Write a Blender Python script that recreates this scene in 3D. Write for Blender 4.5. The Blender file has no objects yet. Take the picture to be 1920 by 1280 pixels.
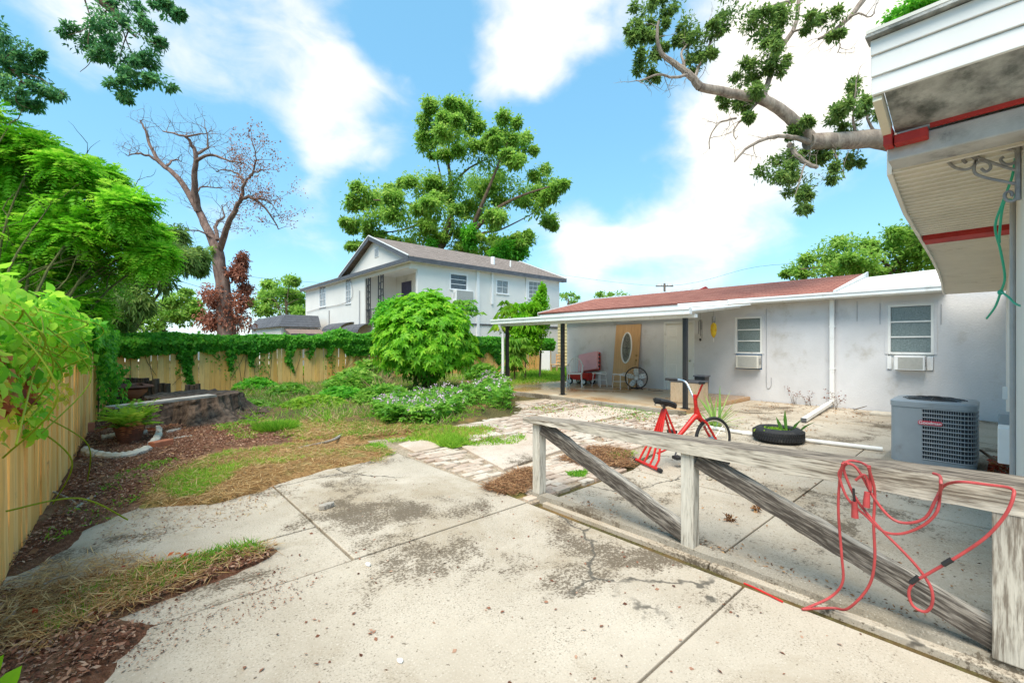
import bpy, math, random
import numpy as np
from mathutils import Vector, Matrix

random.seed(7)
RNG = np.random.default_rng(7)
S = bpy.context.scene
COL = S.collection
PI = math.pi

# ------------------------------------------------------------------ camera
# world axes follow the plot: +X runs from the left fence to the grey house, +Y towards the back fence
FPX, HOR, CAMH = 830.0, 645.0, 1.5
YAW = math.atan(741.0 / FPX)
SY, CY = math.sin(YAW), math.cos(YAW)
cam_d = bpy.data.cameras.new('camera')
cam_d.lens = 36.0 * FPX / 1920.0
cam_d.sensor_width = 36.0
cam_d.shift_y = (HOR - 640.0) / 1920.0
cam_d.clip_start = 0.05
cam_d.clip_end = 2000
cam = bpy.data.objects.new('camera', cam_d)
cam.location = (0, 0, CAMH)
cam.rotation_euler = (PI / 2, 0, -YAW)
COL.objects.link(cam)
S.camera = cam

# ------------------------------------------------------------------ sky, sun, exposure
SUN_EL, SUN_AZ = math.radians(60), math.radians(243)      # azimuth clockwise from +Y
EXPOSURE = 0.88
SKY_STRENGTH = 0.15
sun_d = bpy.data.lights.new('sun', 'SUN')
sun_d.energy = 3.2
sun_d.angle = math.radians(45)
sun_d.color = (1.0, 0.92, 0.78)
sun = bpy.data.objects.new('sun', sun_d)
COL.objects.link(sun)
sdir = Vector((math.sin(SUN_AZ) * math.cos(SUN_EL), math.cos(SUN_AZ) * math.cos(SUN_EL), math.sin(SUN_EL)))
sun.rotation_euler = sdir.to_track_quat('Z', 'Y').to_euler()
sun.location = sdir * 60


def pray(px, py):
    r = (px - 960.0) / FPX
    return Vector((SY + CY * r, CY - SY * r, (HOR - py) / FPX))


def build_world():
    w = bpy.data.worlds.new('World')
    S.world = w
    w.use_nodes = True
    nt = w.node_tree
    N, Lk = nt.nodes, nt.links
    bg = N['Background']
    sky = N.new('ShaderNodeTexSky')
    sky.sky_type = 'NISHITA'
    sky.sun_disc = False
    sky.sun_elevation = SUN_EL
    sky.sun_rotation = SUN_AZ
    sky.air_density = 1.0
    sky.dust_density = 0.3
    sky.ozone_density = 1.0
    tc = N.new('ShaderNodeTexCoord')
    # clouds: soft noise over the direction, heaped where the photograph shows its banks
    mp = N.new('ShaderNodeMapping')
    mp.inputs['Scale'].default_value = (1.0, 1.0, 1.9)
    Lk.new(tc.outputs['Generated'], mp.inputs['Vector'])
    n1 = N.new('ShaderNodeTexNoise')
    n1.inputs['Scale'].default_value = 2.8
    n1.inputs['Detail'].default_value = 7
    n1.inputs['Roughness'].default_value = 0.52
    n1.inputs['Distortion'].default_value = 0.35
    Lk.new(mp.outputs['Vector'], n1.inputs['Vector'])
    nf = N.new('ShaderNodeTexNoise')
    nf.inputs['Scale'].default_value = 9.0
    nf.inputs['Detail'].default_value = 8
    nf.inputs['Roughness'].default_value = 0.6
    nf.inputs['Distortion'].default_value = 0.6
    Lk.new(mp.outputs['Vector'], nf.inputs['Vector'])
    fine = N.new('ShaderNodeMath'); fine.operation = 'MULTIPLY_ADD'
    fine.inputs[1].default_value = .42; 
    Lk.new(nf.outputs['Fac'], fine.inputs[0]); Lk.new(n1.outputs['Fac'], fine.inputs[2])
    cen = N.new('ShaderNodeMath'); cen.operation = 'SUBTRACT'; cen.inputs[1].default_value = .21
    Lk.new(fine.outputs[0], cen.inputs[0])
    acc = cen.outputs[0]
    # warped direction for the banks
    n2 = N.new('ShaderNodeTexNoise')
    n2.inputs['Scale'].default_value = 3.0
    n2.inputs['Detail'].default_value = 5
    Lk.new(tc.outputs['Generated'], n2.inputs['Vector'])
    sub = N.new('ShaderNodeVectorMath'); sub.operation = 'MULTIPLY_ADD'
    sub.inputs[1].default_value = (0.34, 0.34, 0.34)
    sub.inputs[2].default_value = (-0.17, -0.17, -0.17)
    Lk.new(n2.outputs['Color'], sub.inputs[0])
    add = N.new('ShaderNodeVectorMath'); add.operation = 'ADD'
    Lk.new(sub.outputs[0], add.inputs[0]); Lk.new(tc.outputs['Generated'], add.inputs[1])
    nrm = N.new('ShaderNodeVectorMath'); nrm.operation = 'NORMALIZE'
    Lk.new(add.outputs[0], nrm.inputs[0])
    banks = [((1480, 190), 17, .34), ((1230, 385), 13, .33), ((1080, 400), 9, .2), ((660, 205), 7, .36), ((590, 270), 6, .2), ((330, 85), 8, .22), ((460, 115), 6, .24), ((60, 10), 9, .24), ((200, 40), 7, .22), ((600, 60), 5, .2),
             ((960, 60), 7, .40), ((1060, 40), 7, .36), ((550, 400), 8, .14), ((1560, 60), 12, .24), ((760, 90), 8, -.22), ((440, 210), 10, -.24), ((240, 180), 8, -.2),
             ((1080, 220), 11, -.30), ((1560, 430), 12, -.26), ((1185, 265), 7, -.28), ((100, 170), 9, -.1), ((760, 340), 8, -.16)]
    for (p, rad, amp) in banks:
        d = pray(*p).normalized()
        dt = N.new('ShaderNodeVectorMath'); dt.operation = 'DOT_PRODUCT'
        dt.inputs[1].default_value = d
        Lk.new(nrm.outputs[0], dt.inputs[0])
        mr = N.new('ShaderNodeMapRange'); mr.interpolation_type = 'SMOOTHSTEP'
        mr.inputs['From Min'].default_value = math.cos(math.radians(rad * 1.25))
        mr.inputs['From Max'].default_value = 1.0
        mr.inputs['To Min'].default_value = 0
        mr.inputs['To Max'].default_value = amp
        Lk.new(dt.outputs['Value'], mr.inputs['Value'])
        ad = N.new('ShaderNodeMath'); ad.operation = 'ADD'
        Lk.new(acc, ad.inputs[0]); Lk.new(mr.outputs[0], ad.inputs[1])
        acc = ad.outputs[0]
    mask = N.new('ShaderNodeMapRange'); mask.interpolation_type = 'SMOOTHSTEP'
    mask.inputs['From Min'].default_value = 0.50
    mask.inputs['From Max'].default_value = 1.08
    mask.inputs['To Max'].default_value = 0.95
    Lk.new(acc, mask.inputs['Value'])
    # blue part a little deeper and more saturated, as the photograph's processing
    hs = N.new('ShaderNodeHueSaturation')
    hs.inputs['Hue'].default_value = 0.479
    hs.inputs['Saturation'].default_value = 1.15
    hs.inputs['Value'].default_value = 1.22
    Lk.new(sky.outputs[0], hs.inputs['Color'])
    mix = N.new('ShaderNodeMix'); mix.data_type = 'RGBA'
    mix.inputs['B'].default_value = (4.9, 4.6, 4.1, 1)
    Lk.new(mask.outputs[0], mix.inputs['Factor'])
    # thin high haze evens the blue towards one pale tone
    pale = N.new('ShaderNodeMix'); pale.data_type = 'RGBA'
    pale.inputs['Factor'].default_value = .62
    pale.inputs['B'].default_value = (.95, 2.25, 3.4, 1)
    Lk.new(hs.outputs[0], pale.inputs['A'])
    Lk.new(pale.outputs['Result'], mix.inputs['A'])
    Lk.new(mix.outputs['Result'], bg.inputs['Color'])
    bg.inputs['Strength'].default_value = SKY_STRENGTH


build_world()
S.render.engine = 'CYCLES'
S.cycles.max_bounces = 6
S.cycles.diffuse_bounces = 4
S.cycles.glossy_bounces = 2
S.cycles.transmission_bounces = 4
S.view_settings.view_transform = 'Standard'
S.view_settings.look = 'None'
S.view_settings.gamma = 1
S.view_settings.use_curve_mapping = False
S.view_settings.exposure = EXPOSURE

# ------------------------------------------------------------------ measuring helpers (a pixel of the photo -> a point of the plot)
CAMP = Vector((0, 0, CAMH))


def G(px, py, z=0.0):
    d = pray(px, py); return CAMP + d * ((z - CAMH) / d.z)


def onA(px, py, a):
    d = pray(px, py); return CAMP + d * (a / d.x)


def onB(px, py, b):
    d = pray(px, py); return CAMP + d * (b / d.y)


def onY(px, py, Y):
    return CAMP + pray(px, py) * Y


# ------------------------------------------------------------------ materials
MATS = {}


def rgba(c):
    return (c[0], c[1], c[2], 1.0)


def new_mat(name):
    m = bpy.data.materials.new(name)
    m.use_nodes = True
    MATS[name] = m
    nt = m.node_tree
    return m, nt.nodes, nt.links, nt.nodes['Principled BSDF']


def noise(N, L, scale, detail=6, rough=.55, vec=None, dist=0.0):
    n = N.new('ShaderNodeTexNoise')
    n.inputs['Scale'].default_value = scale
    n.inputs['Detail'].default_value = detail
    n.inputs['Roughness'].default_value = rough
    n.inputs['Distortion'].default_value = dist
    if vec is not None:
        L.new(vec, n.inputs['Vector'])
    return n


def ramp(N, L, fac, stops, interp='LINEAR'):
    r = N.new('ShaderNodeValToRGB')
    r.color_ramp.interpolation = interp
    el = r.color_ramp.elements
    while len(el) < len(stops):
        el.new(0.5)
    for e, (p, c) in zip(el, stops):
        e.position = p
        e.color = rgba(c)
    L.new(fac, r.inputs['Fac'])
    return r


def mixc(N, L, fac, a, b, blend='MIX'):
    m = N.new('ShaderNodeMix'); m.data_type = 'RGBA'; m.blend_type = blend
    for sock, v in (('Factor', fac), ('A', a), ('B', b)):
        s = m.inputs[sock]
        if isinstance(v, (int, float)):
            s.default_value = v
        elif isinstance(v, tuple):
            s.default_value = rgba(v)
        else:
            L.new(v, s)
    return m.outputs['Result']


def maprange(N, L, v, a, b, c=0, d=1):
    m = N.new('ShaderNodeMapRange'); m.interpolation_type = 'SMOOTHSTEP'
    m.inputs['From Min'].default_value = a; m.inputs['From Max'].default_value = b
    m.inputs['To Min'].default_value = c; m.inputs['To Max'].default_value = d
    L.new(v, m.inputs['Value'])
    return m.outputs[0]


def pos(N, L, scale=(1, 1, 1), obj=False):
    if obj:
        t = N.new('ShaderNodeTexCoord'); o = t.outputs['Object']
    else:
        t = N.new('ShaderNodeNewGeometry'); o = t.outputs['Position']
    mp = N.new('ShaderNodeMapping'); mp.inputs['Scale'].default_value = scale
    L.new(o, mp.inputs['Vector'])
    return mp.outputs['Vector']


def bump(N, L, bs, h, strength=.3, dist=.01):
    b = N.new('ShaderNodeBump')
    b.inputs['Strength'].default_value = strength
    b.inputs['Distance'].default_value = dist
    L.new(h, b.inputs['Height'])
    L.new(b.outputs['Normal'], bs.inputs['Normal'])


def paint(name, c, rough=.5, metal=0.0, var=.12, scale=6, dirt=None, dirt_amt=.0, dirt_scale=3, bump_s=0.0, bump_scale=60, spec=.5):
    """a painted, plastic or metal surface with slight unevenness and optional grime"""
    m, N, L, bs = new_mat(name)
    p = pos(N, L)
    n = noise(N, L, scale, 5, .6, p)
    lo = tuple(x * (1 - var) for x in c); hi = tuple(min(1, x * (1 + var)) for x in c)
    r = ramp(N, L, n.outputs['Fac'], [(.3, lo), (.7, hi)])
    out = r.outputs['Color']
    if dirt is not None:
        n2 = noise(N, L, dirt_scale, 8, .68, p)
        f = maprange(N, L, n2.outputs['Fac'], .62 - .25 * dirt_amt, .85 - .2 * dirt_amt, 0, .9)
        out = mixc(N, L, f, out, dirt)
    L.new(out, bs.inputs['Base Color'])
    bs.inputs['Roughness'].default_value = rough
    bs.inputs['Metallic'].default_value = metal
    bs.inputs['Specular IOR Level'].default_value = spec
    if bump_s > 0:
        nb = noise(N, L, bump_scale, 4, .6, p)
        bump(N, L, bs, nb.outputs['Fac'], bump_s, .01)
    return m


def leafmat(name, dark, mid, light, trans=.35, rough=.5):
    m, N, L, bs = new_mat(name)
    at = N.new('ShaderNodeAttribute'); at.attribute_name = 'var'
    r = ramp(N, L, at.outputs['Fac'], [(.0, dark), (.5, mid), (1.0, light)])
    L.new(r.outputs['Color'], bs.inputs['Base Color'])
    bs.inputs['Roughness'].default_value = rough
    bs.inputs['Specular IOR Level'].default_value = .3
    tr = N.new('ShaderNodeBsdfTranslucent')
    hs = N.new('ShaderNodeHueSaturation'); hs.inputs['Value'].default_value = 1.25
    L.new(r.outputs['Color'], hs.inputs['Color'])
    L.new(hs.outputs[0], tr.inputs['Color'])
    mx = N.new('ShaderNodeMixShader'); mx.inputs[0].default_value = trans
    L.new(bs.outputs[0], mx.inputs[1]); L.new(tr.outputs[0], mx.inputs[2])
    L.new(mx.outputs[0], N['Material Output'].inputs['Surface'])
    return m


def concrete(name, base, light, stain_amt=.5, warm=(.30, .25, .18), mold=(.105, .08, .054), crack=True, seed=0.0):
    m, N, L, bs = new_mat(name)
    g = N.new('ShaderNodeNewGeometry')
    mp = N.new('ShaderNodeMapping'); mp.inputs['Location'].default_value = (seed, seed * .7, 0)
    L.new(g.outputs['Position'], mp.inputs['Vector'])
    p = mp.outputs['Vector']
    n1 = noise(N, L, 1.1, 9, .62, p)
    c = ramp(N, L, n1.outputs['Fac'], [(.3, base), (.68, light)]).outputs['Color']
    n2 = noise(N, L, .75, 8, .7, p, .6)
    f2 = maprange(N, L, n2.outputs['Fac'], .46, .66, 0, .75)
    c = mixc(N, L, f2, c, warm)
    # speckled aggregate
    n3 = noise(N, L, 95, 3, .7, p)
    f3 = maprange(N, L, n3.outputs['Fac'], .54, .66, 0, .75)
    nm = noise(N, L, 2.1, 6, .65, p)
    fm = maprange(N, L, nm.outputs['Fac'], .36, .64, .15, 1)
    m3 = N.new('ShaderNodeMath'); m3.operation = 'MULTIPLY'; L.new(f3, m3.inputs[0]); L.new(fm, m3.inputs[1])
    c = mixc(N, L, m3.outputs[0], c, tuple(x * .32 for x in base))
    f3b = maprange(N, L, n3.outputs['Fac'], .42, .30, 0, .55)
    c = mixc(N, L, f3b, c, (.72, .66, .57))
    # patches where the surface has worn to dark pitted aggregate: fine pepper gathered in ragged areas
    n4 = noise(N, L, .85, 9, .68, p, .3)
    n5 = noise(N, L, 48, 5, .72, p)
    area = maprange(N, L, n4.outputs['Fac'], .515 - .06 * stain_amt, .71 - .06 * stain_amt, 0, 1)
    thr = N.new('ShaderNodeMath'); thr.operation = 'MULTIPLY_ADD'; thr.inputs[1].default_value = .26
    L.new(area, thr.inputs[0]); L.new(n5.outputs['Fac'], thr.inputs[2])
    pep = maprange(N, L, thr.outputs[0], .60, .70, 0, .82)
    m4 = N.new('ShaderNodeMath'); m4.operation = 'MULTIPLY'; L.new(pep, m4.inputs[0])
    L.new(maprange(N, L, area, .02, .35, 0, 1), m4.inputs[1])
    c = mixc(N, L, maprange(N, L, area, .1, 1, 0, .35), c, tuple(x * 1.9 for x in mold))
    c = mixc(N, L, m4.outputs[0], c, mold)
    n6 = noise(N, L, 34, 4, .6, p)
    f6 = maprange(N, L, n6.outputs['Fac'], .635, .69, 0, .8)
    c = mixc(N, L, f6, c, mold)
    if crack:
        nd = noise(N, L, 1.7, 5, .6, p)
        v = N.new('ShaderNodeVectorMath'); v.operation = 'MULTIPLY_ADD'
        v.inputs[1].default_value = (.5, .5, .5)
        L.new(nd.outputs['Color'], v.inputs[0]); L.new(p, v.inputs[2])
        vo = N.new('ShaderNodeTexVoronoi'); vo.feature = 'DISTANCE_TO_EDGE'; vo.inputs['Scale'].default_value = .33
        L.new(v.outputs[0], vo.inputs['Vector'])
        nk = noise(N, L, .8, 3, .5, p)
        fk = maprange(N, L, nk.outputs['Fac'], .46, .52, 0, 1)
        fc = maprange(N, L, vo.outputs['Distance'], .006, .0008, 0, .9)
        mm = N.new('ShaderNodeMath'); mm.operation = 'MULTIPLY'
        L.new(fk, mm.inputs[0]); L.new(fc, mm.inputs[1])
        c = mixc(N, L, mm.outputs[0], c, (.09, .08, .065))
    L.new(c, bs.inputs['Base Color'])
    bs.inputs['Roughness'].default_value = .88
    bs.inputs['Specular IOR Level'].default_value = .25
    nb = noise(N, L, 60, 6, .7, p)
    bump(N, L, bs, nb.outputs['Fac'], .35, .006)
    return m


def wood(name, light, dark, mid=None, scale=(1, 1, 1), amt=.5, rough=.8, obj=True, ring=28):
    """weathered timber: long grain streaks along the piece's own X"""
    m, N, L, bs = new_mat(name)
    p = pos(N, L, scale, obj)
    n1 = noise(N, L, ring, 6, .65, p)
    n2 = noise(N, L, 2.2, 7, .7, p)
    r = ramp(N, L, n1.outputs['Fac'], [(.25, tuple(x * .7 for x in light)), (.6, light)])
    c = r.outputs['Color']
    if mid:
        c = mixc(N, L, maprange(N, L, n2.outputs['Fac'], .4, .6), c, mid)
    a = N.new('ShaderNodeMath'); a.operation = 'ADD'
    n3 = noise(N, L, ring * 1.7, 5, .6, p)
    L.new(n2.outputs['Fac'], a.inputs[0]); L.new(n3.outputs['Fac'], a.inputs[1])
    f = maprange(N, L, a.outputs[0], 1.03 - .22 * amt, 1.36 - .22 * amt, 0, .92)
    c = mixc(N, L, f, c, dark)
    L.new(c, bs.inputs['Base Color'])
    bs.inputs['Roughness'].default_value = rough
    bs.inputs['Specular IOR Level'].default_value = .2
    bump(N, L, bs, n3.outputs['Fac'], .5, .006)
    return m


def build_materials():
    paint('stucco_grey', (.64, .635, .65), .85, var=.07, scale=1.4, dirt=(.42, .39, .345), dirt_amt=.35, dirt_scale=1.3, bump_s=.6, bump_scale=28, spec=.2)
    paint('stucco_white', (.76, .74, .70), .85, var=.05, scale=.7, dirt=(.45, .44, .42), dirt_amt=.1, dirt_scale=.5, bump_s=.3, bump_scale=20, spec=.2)
    paint('white_trim', (.78, .78, .76), .5, var=.05, scale=3, dirt=(.36, .32, .27), dirt_amt=.25, dirt_scale=4)
    paint('white_gutter', (.80, .80, .79), .38, var=.04, scale=3, dirt=(.42, .38, .33), dirt_amt=.3, dirt_scale=2.5)
    paint('white_plain', (.80, .80, .80), .45, var=.04)
    paint('cream', (.70, .65, .52), .7, var=.08, scale=3, dirt=(.3, .22, .14), dirt_amt=.3)
    paint('charcoal_trim', (.085, .09, .105), .6, var=.25, scale=5)
    paint('black_metal', (.018, .018, .02), .42, var=.3, scale=8)
    paint('black_rubber', (.016, .017, .019), .75, var=.3, scale=20, dirt=(.12, .11, .1), dirt_amt=.2, dirt_scale=9)
    paint('black_plastic', (.02, .02, .022), .5, var=.2)
    paint('dark_grey_metal', (.10, .10, .11), .5, .4)
    paint('chrome', (.62, .62, .62), .25, 1.0, var=.15, scale=14)
    paint('brass', (.35, .22, .07), .4, .9)
    paint('red_paint', (.55, .018, .012), .38, var=.2, scale=9, dirt=(.2, .03, .02), dirt_amt=.2)
    paint('red_wood', (.46, .03, .025), .7, var=.25, scale=7, dirt=(.12, .05, .04), dirt_amt=.25, bump_s=.3)
    paint('red_cord', (.42, .055, .055), .5, var=.25, scale=10)
    paint('green_cord', (.02, .42, .26), .45, var=.1, scale=10)
    paint('pink_plastic', (.80, .40, .43), .55, var=.08, scale=3, dirt=(.5, .2, .2), dirt_amt=.1)
    paint('yellow_glass', (.85, .55, .02), .3, var=.3, scale=12, dirt=(.7, .12, .02), dirt_amt=.5, dirt_scale=10)
    paint('blue_tape', (.12, .28, .55), .5)
    paint('ac_grey', (.30, .335, .365), .45, var=.06, scale=5, dirt=(.2, .2, .19), dirt_amt=.1)
    paint('ac_dark', (.035, .045, .06), .55, var=.2)
    paint('ac_badge', (.62, .05, .09), .35, var=.05)
    paint('ac_beige', (.66, .64, .58), .5, var=.06)
    paint('ac_grille', (.38, .38, .37), .6, var=.15, scale=20)
    paint('galvanised', (.36, .37, .355), .5, .15, var=.45, scale=9, dirt=(.06, .075, .065), dirt_amt=.75, dirt_scale=7, bump_s=.4)
    paint('beam_grey', (.46, .46, .45), .7, var=.25, scale=4, dirt=(.10, .10, .10), dirt_amt=.35, dirt_scale=5, bump_s=.3)
    paint('soffit_cream', (.84, .80, .72), .6, var=.06, scale=3, dirt=(.42, .37, .29), dirt_amt=.25, dirt_scale=2.5)
    paint('iron_grey', (.30, .30, .31), .55, .3, var=.25, scale=20, dirt=(.5, .5, .48), dirt_amt=.3, dirt_scale=18)
    paint('terracotta', (.42, .14, .07), .8, var=.25, scale=6, dirt=(.12, .05, .03), dirt_amt=.3)
    paint('rust', (.16, .055, .03), .85, var=.4, scale=9, dirt=(.04, .02, .015), dirt_amt=.4, bump_s=.4)
    paint('white_roof', (.80, .77, .70), .6, var=.05, scale=2, dirt=(.5, .44, .35), dirt_amt=.2, dirt_scale=2)
    paint('metal_roof', (.66, .67, .68), .4, .3, var=.08, scale=1.2, dirt=(.4, .4, .4), dirt_amt=.2)
    paint('yellow_siding', (.62, .52, .28), .7, var=.06)
    paint('brown_roof', (.24, .17, .14), .85, var=.2, scale=4)
    paint('limestone', (.56, .50, .41), .85, var=.12, scale=8, dirt=(.25, .23, .19), dirt_amt=.35, dirt_scale=7, bump_s=.5)
    paint('pvc', (.78, .76, .72), .45, var=.05, dirt=(.4, .33, .25), dirt_amt=.3, dirt_scale=6)
    paint('fan_blade', (.62, .62, .60), .4, var=.08)
    paint('door_white', (.80, .79, .76), .5, var=.03, scale=3, dirt=(.6, .58, .54), dirt_amt=.15)
    paint('purple_dark', (.05, .045, .10), .5, var=.4, scale=3)
    paint('orange_box', (.70, .25, .12), .6, var=.1)
    paint('conduit', (.42, .42, .43), .5, .3, var=.1)
    paint('copper_line', (.18, .10, .06), .6, var=.3)
    paint('dead_leaf', (.22, .085, .035), .8, var=.45, scale=30)
    paint('utility_wood', (.16, .13, .11), .9, var=.3)

    # stone, earth
    concrete('concrete_near', (.40, .34, .265), (.53, .465, .38), .98, warm=(.31, .245, .165), seed=0)
    concrete('concrete_yard', (.40, .335, .26), (.53, .465, .375), .85, warm=(.38, .30, .21), seed=31)
    concrete('concrete_pink', (.52, .42, .34), (.62, .53, .44), .0, warm=(.45, .34, .25), crack=False, seed=12)
    concrete('curb_stone', (.22, .19, .15), (.38, .34, .28), .95, crack=False, seed=5)

    # covered patio floor: pale screed with a damp brown coat
    m, N, L, bs = new_mat('patio_floor')
    p = pos(N, L)
    n1 = noise(N, L, .55, 6, .6, p, .8)
    c = ramp(N, L, n1.outputs['Fac'], [(.34, (.53, .47, .37)), (.47, (.48, .36, .23)), (.58, (.44, .25, .11))]).outputs['Color']
    n2 = noise(N, L, 5, 6, .7, p)
    c = mixc(N, L, maprange(N, L, n2.outputs['Fac'], .55, .75, 0, .5), c, (.35, .3, .24))
    L.new(c, bs.inputs['Base Color'])
    r = ramp(N, L, n1.outputs['Fac'], [(.4, (.45, .45, .45)), (.6, (.18, .18, .18))])
    L.new(r.outputs['Color'], bs.inputs['Roughness'])

    # brick pavers, colour shifts from brick to brick
    m, N, L, bs = new_mat('paver_brick')
    oi = N.new('ShaderNodeObjectInfo')
    p = pos(N, L)
    wn = N.new('ShaderNodeTexWhiteNoise'); wn.noise_dimensions = '3D'
    sn = N.new('ShaderNodeVectorMath'); sn.operation = 'SNAP'; sn.inputs[1].default_value = (.21, .21, 10)
    L.new(p, sn.inputs[0]); L.new(sn.outputs[0], wn.inputs['Vector'])
    c = ramp(N, L, wn.outputs['Value'], [(0, (.42, .31, .24)), (.5, (.54, .44, .35)), (1, (.56, .50, .42))]).outputs['Color']
    n2 = noise(N, L, 9, 7, .7, p)
    c = mixc(N, L, maprange(N, L, n2.outputs['Fac'], .5, .72, 0, .8), c, (.15, .115, .085))
    L.new(c, bs.inputs['Base Color']); bs.inputs['Roughness'].default_value = .9
    nb = noise(N, L, 70, 5, .7, p); bump(N, L, bs, nb.outputs['Fac'], .5, .006)

    # soil with bark mulch
    def soil(name, a, b, c3, sc=1.0):
        m, N, L, bs = new_mat(name)
        p = pos(N, L)
        n1 = noise(N, L, 38 * sc, 6, .75, p)
        n2 = noise(N, L, 1.2, 7, .65, p)
        c = ramp(N, L, n1.outputs['Fac'], [(.32, tuple(x * .35 for x in a)), (.52, a), (.72, b)]).outputs['Color']
        c = mixc(N, L, maprange(N, L, n2.outputs['Fac'], .48, .66, 0, .75), c, c3)
        L.new(c, bs.inputs['Base Color']); bs.inputs['Roughness'].default_value = .95
        bs.inputs['Specular IOR Level'].default_value = .1
        bump(N, L, bs, n1.outputs['Fac'], .9, .03)
    soil('soil_mulch', (.19, .085, .05), (.34, .20, .13), (.30, .20, .12))
    soil('soil_grass', (.12, .10, .045), (.20, .22, .06), (.28, .17, .07))
    soil('soil_straw', (.30, .17, .07), (.48, .32, .15), (.20, .24, .07), .7)
    soil('soil_sand', (.47, .38, .28), (.60, .51, .40), (.34, .25, .17), .8)

    # painted fence board: pale yellow wash, knots and dark streaks at edges
    m, N, L, bs = new_mat('fence_yellow')
    oi = N.new('ShaderNodeObjectInfo')
    p = pos(N, L, (1, 1, .12))
    n1 = noise(N, L, 18, 6, .65, p)
    c1 = ramp(N, L, oi.outputs['Random'], [(0, (.80, .42, .10)), (.5, (.88, .51, .15)), (1, (.92, .60, .24))]).outputs['Color']
    c = mixc(N, L, maprange(N, L, n1.outputs['Fac'], .45, .75, 0, .6), c1, (.52, .30, .10))
    n2 = noise(N, L, 3.5, 8, .7, pos(N, L))
    c = mixc(N, L, maprange(N, L, n2.outputs['Fac'], .60, .78, 0, .7), c, (.22, .15, .09))
    L.new(c, bs.inputs['Base Color']); bs.inputs['Roughness'].default_value = .75
    bump(N, L, bs, n1.outputs['Fac'], .3, .006)

    wood('rail_white', (.66, .62, .54), (.16, .13, .10), (.52, .48, .41), (1, 1, .10), .40, ring=48)
    wood('rail_weathered', (.50, .46, .40), (.045, .036, .03), (.26, .225, .19), (.09, 1, 1), .95, ring=48)
    wood('rail_top', (.62, .56, .47), (.10, .075, .055), (.44, .38, .30), (1, .07, 1), .80, ring=46)
    wood('rail_top_worn', (.40, .34, .27), (.05, .04, .033), (.24, .20, .165), (1, .07, 1), .85, ring=46)
    wood('plank_grey', (.52, .49, .45), (.14, .12, .10), (.38, .36, .33), (.08, 1, 1), .4)
    wood('log_dark', (.14, .10, .075), (.02, .015, .012), (.08, .06, .045), (1, 1, .15), .6)
    wood('oak_veneer', (.68, .43, .23), (.44, .24, .11), (.60, .36, .18), (1, 1, .05), .1, rough=.5)
    wood('cabinet_ply', (.58, .45, .31), (.34, .22, .13), (.52, .38, .25), (1, 1, .3), .1, rough=.6)
    wood('driftwood', (.42, .38, .33), (.12, .10, .08), None, (1, 1, 1), .4)

    def bark(name, a, b, sc=7, zs=.25):
        m, N, L, bs = new_mat(name)
        p = pos(N, L, (1, 1, zs))
        n1 = noise(N, L, sc, 8, .7, p)
        n2 = noise(N, L, 1.1, 6, .6, p)
        c = ramp(N, L, n1.outputs['Fac'], [(.35, b), (.62, a)]).outputs['Color']
        c = mixc(N, L, maprange(N, L, n2.outputs['Fac'], .45, .65, 0, .5), c, tuple(x * .6 for x in a))
        L.new(c, bs.inputs['Base Color']); bs.inputs['Roughness'].default_value = .92
        bs.inputs['Specular IOR Level'].default_value = .15
        bump(N, L, bs, n1.outputs['Fac'], 1.0, .05)
    bark('bark_pale', (.42, .35, .29), (.16, .12, .10))
    bark('bark_dead', (.30, .205, .17), (.09, .055, .045), 5)
    bark('bark_brown', (.21, .15, .10), (.06, .04, .03))
    bark('stump_bark', (.19, .135, .10), (.02, .015, .013), 9, .16)
    bark('stem_green', (.16, .17, .06), (.06, .07, .03), 12)

    # shingles: courses and tabs
    def shingle(name, a, b, c3, bw, rh):
        m, N, L, bs = new_mat(name)
        t = N.new('ShaderNodeTexCoord')
        br = N.new('ShaderNodeTexBrick')
        br.inputs['Color1'].default_value = rgba(a); br.inputs['Color2'].default_value = rgba(b); br.inputs['Mortar'].default_value = rgba(c3)
        br.inputs['Scale'].default_value = 1; br.inputs['Brick Width'].default_value = bw; br.inputs['Row Height'].default_value = rh
        br.inputs['Mortar Size'].default_value = .011; br.inputs['Bias'].default_value = .1
        L.new(t.outputs['Object'], br.inputs['Vector'])
        n1 = noise(N, L, 2.4, 8, .7, t.outputs['Object'])
        c = mixc(N, L, maprange(N, L, n1.outputs['Fac'], .4, .7, 0, .45), br.outputs['Color'], tuple(x * .55 for x in a))
        n2 = noise(N, L, 60, 3, .7, t.outputs['Object'])
        c = mixc(N, L, maprange(N, L, n2.outputs['Fac'], .5, .7, 0, .35), c, tuple(min(1, x * 1.6) for x in b))
        L.new(c, bs.inputs['Base Color']); bs.inputs['Roughness'].default_value = .95
        bs.inputs['Specular IOR Level'].default_value = .12
        bump(N, L, bs, br.outputs['Fac'], .6, .012)
        bs.inputs['Normal'].links[0].from_node.invert = True
    shingle('shingle_red', (.28, .105, .08), (.38, .165, .125), (.14, .055, .045), .30, .145)
    shingle('shingle_brown', (.20, .165, .145), (.29, .24, .215), (.11, .09, .08), .30, .16)
    shingle('shingle_grey', (.10, .105, .12), (.15, .155, .17), (.05, .05, .06), .4, .2)

    # glass: dark panes, obscured panes
    def glass(name, a, b, sc, rough):
        m, N, L, bs = new_mat(name)
        p = pos(N, L)
        n1 = noise(N, L, sc, 6, .75, p)
        c = ramp(N, L, n1.outputs['Fac'], [(.35, a), (.62, b)]).outputs['Color']
        L.new(c, bs.inputs['Base Color'])
        bs.inputs['Roughness'].default_value = rough
        bs.inputs['Specular IOR Level'].default_value = .7
        nb = noise(N, L, 25, 2, .5, p); bump(N, L, bs, nb.outputs['Fac'], .05, .01)
    glass('pane_dark', (.03, .035, .04), (.09, .10, .11), 4, .08)
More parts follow.
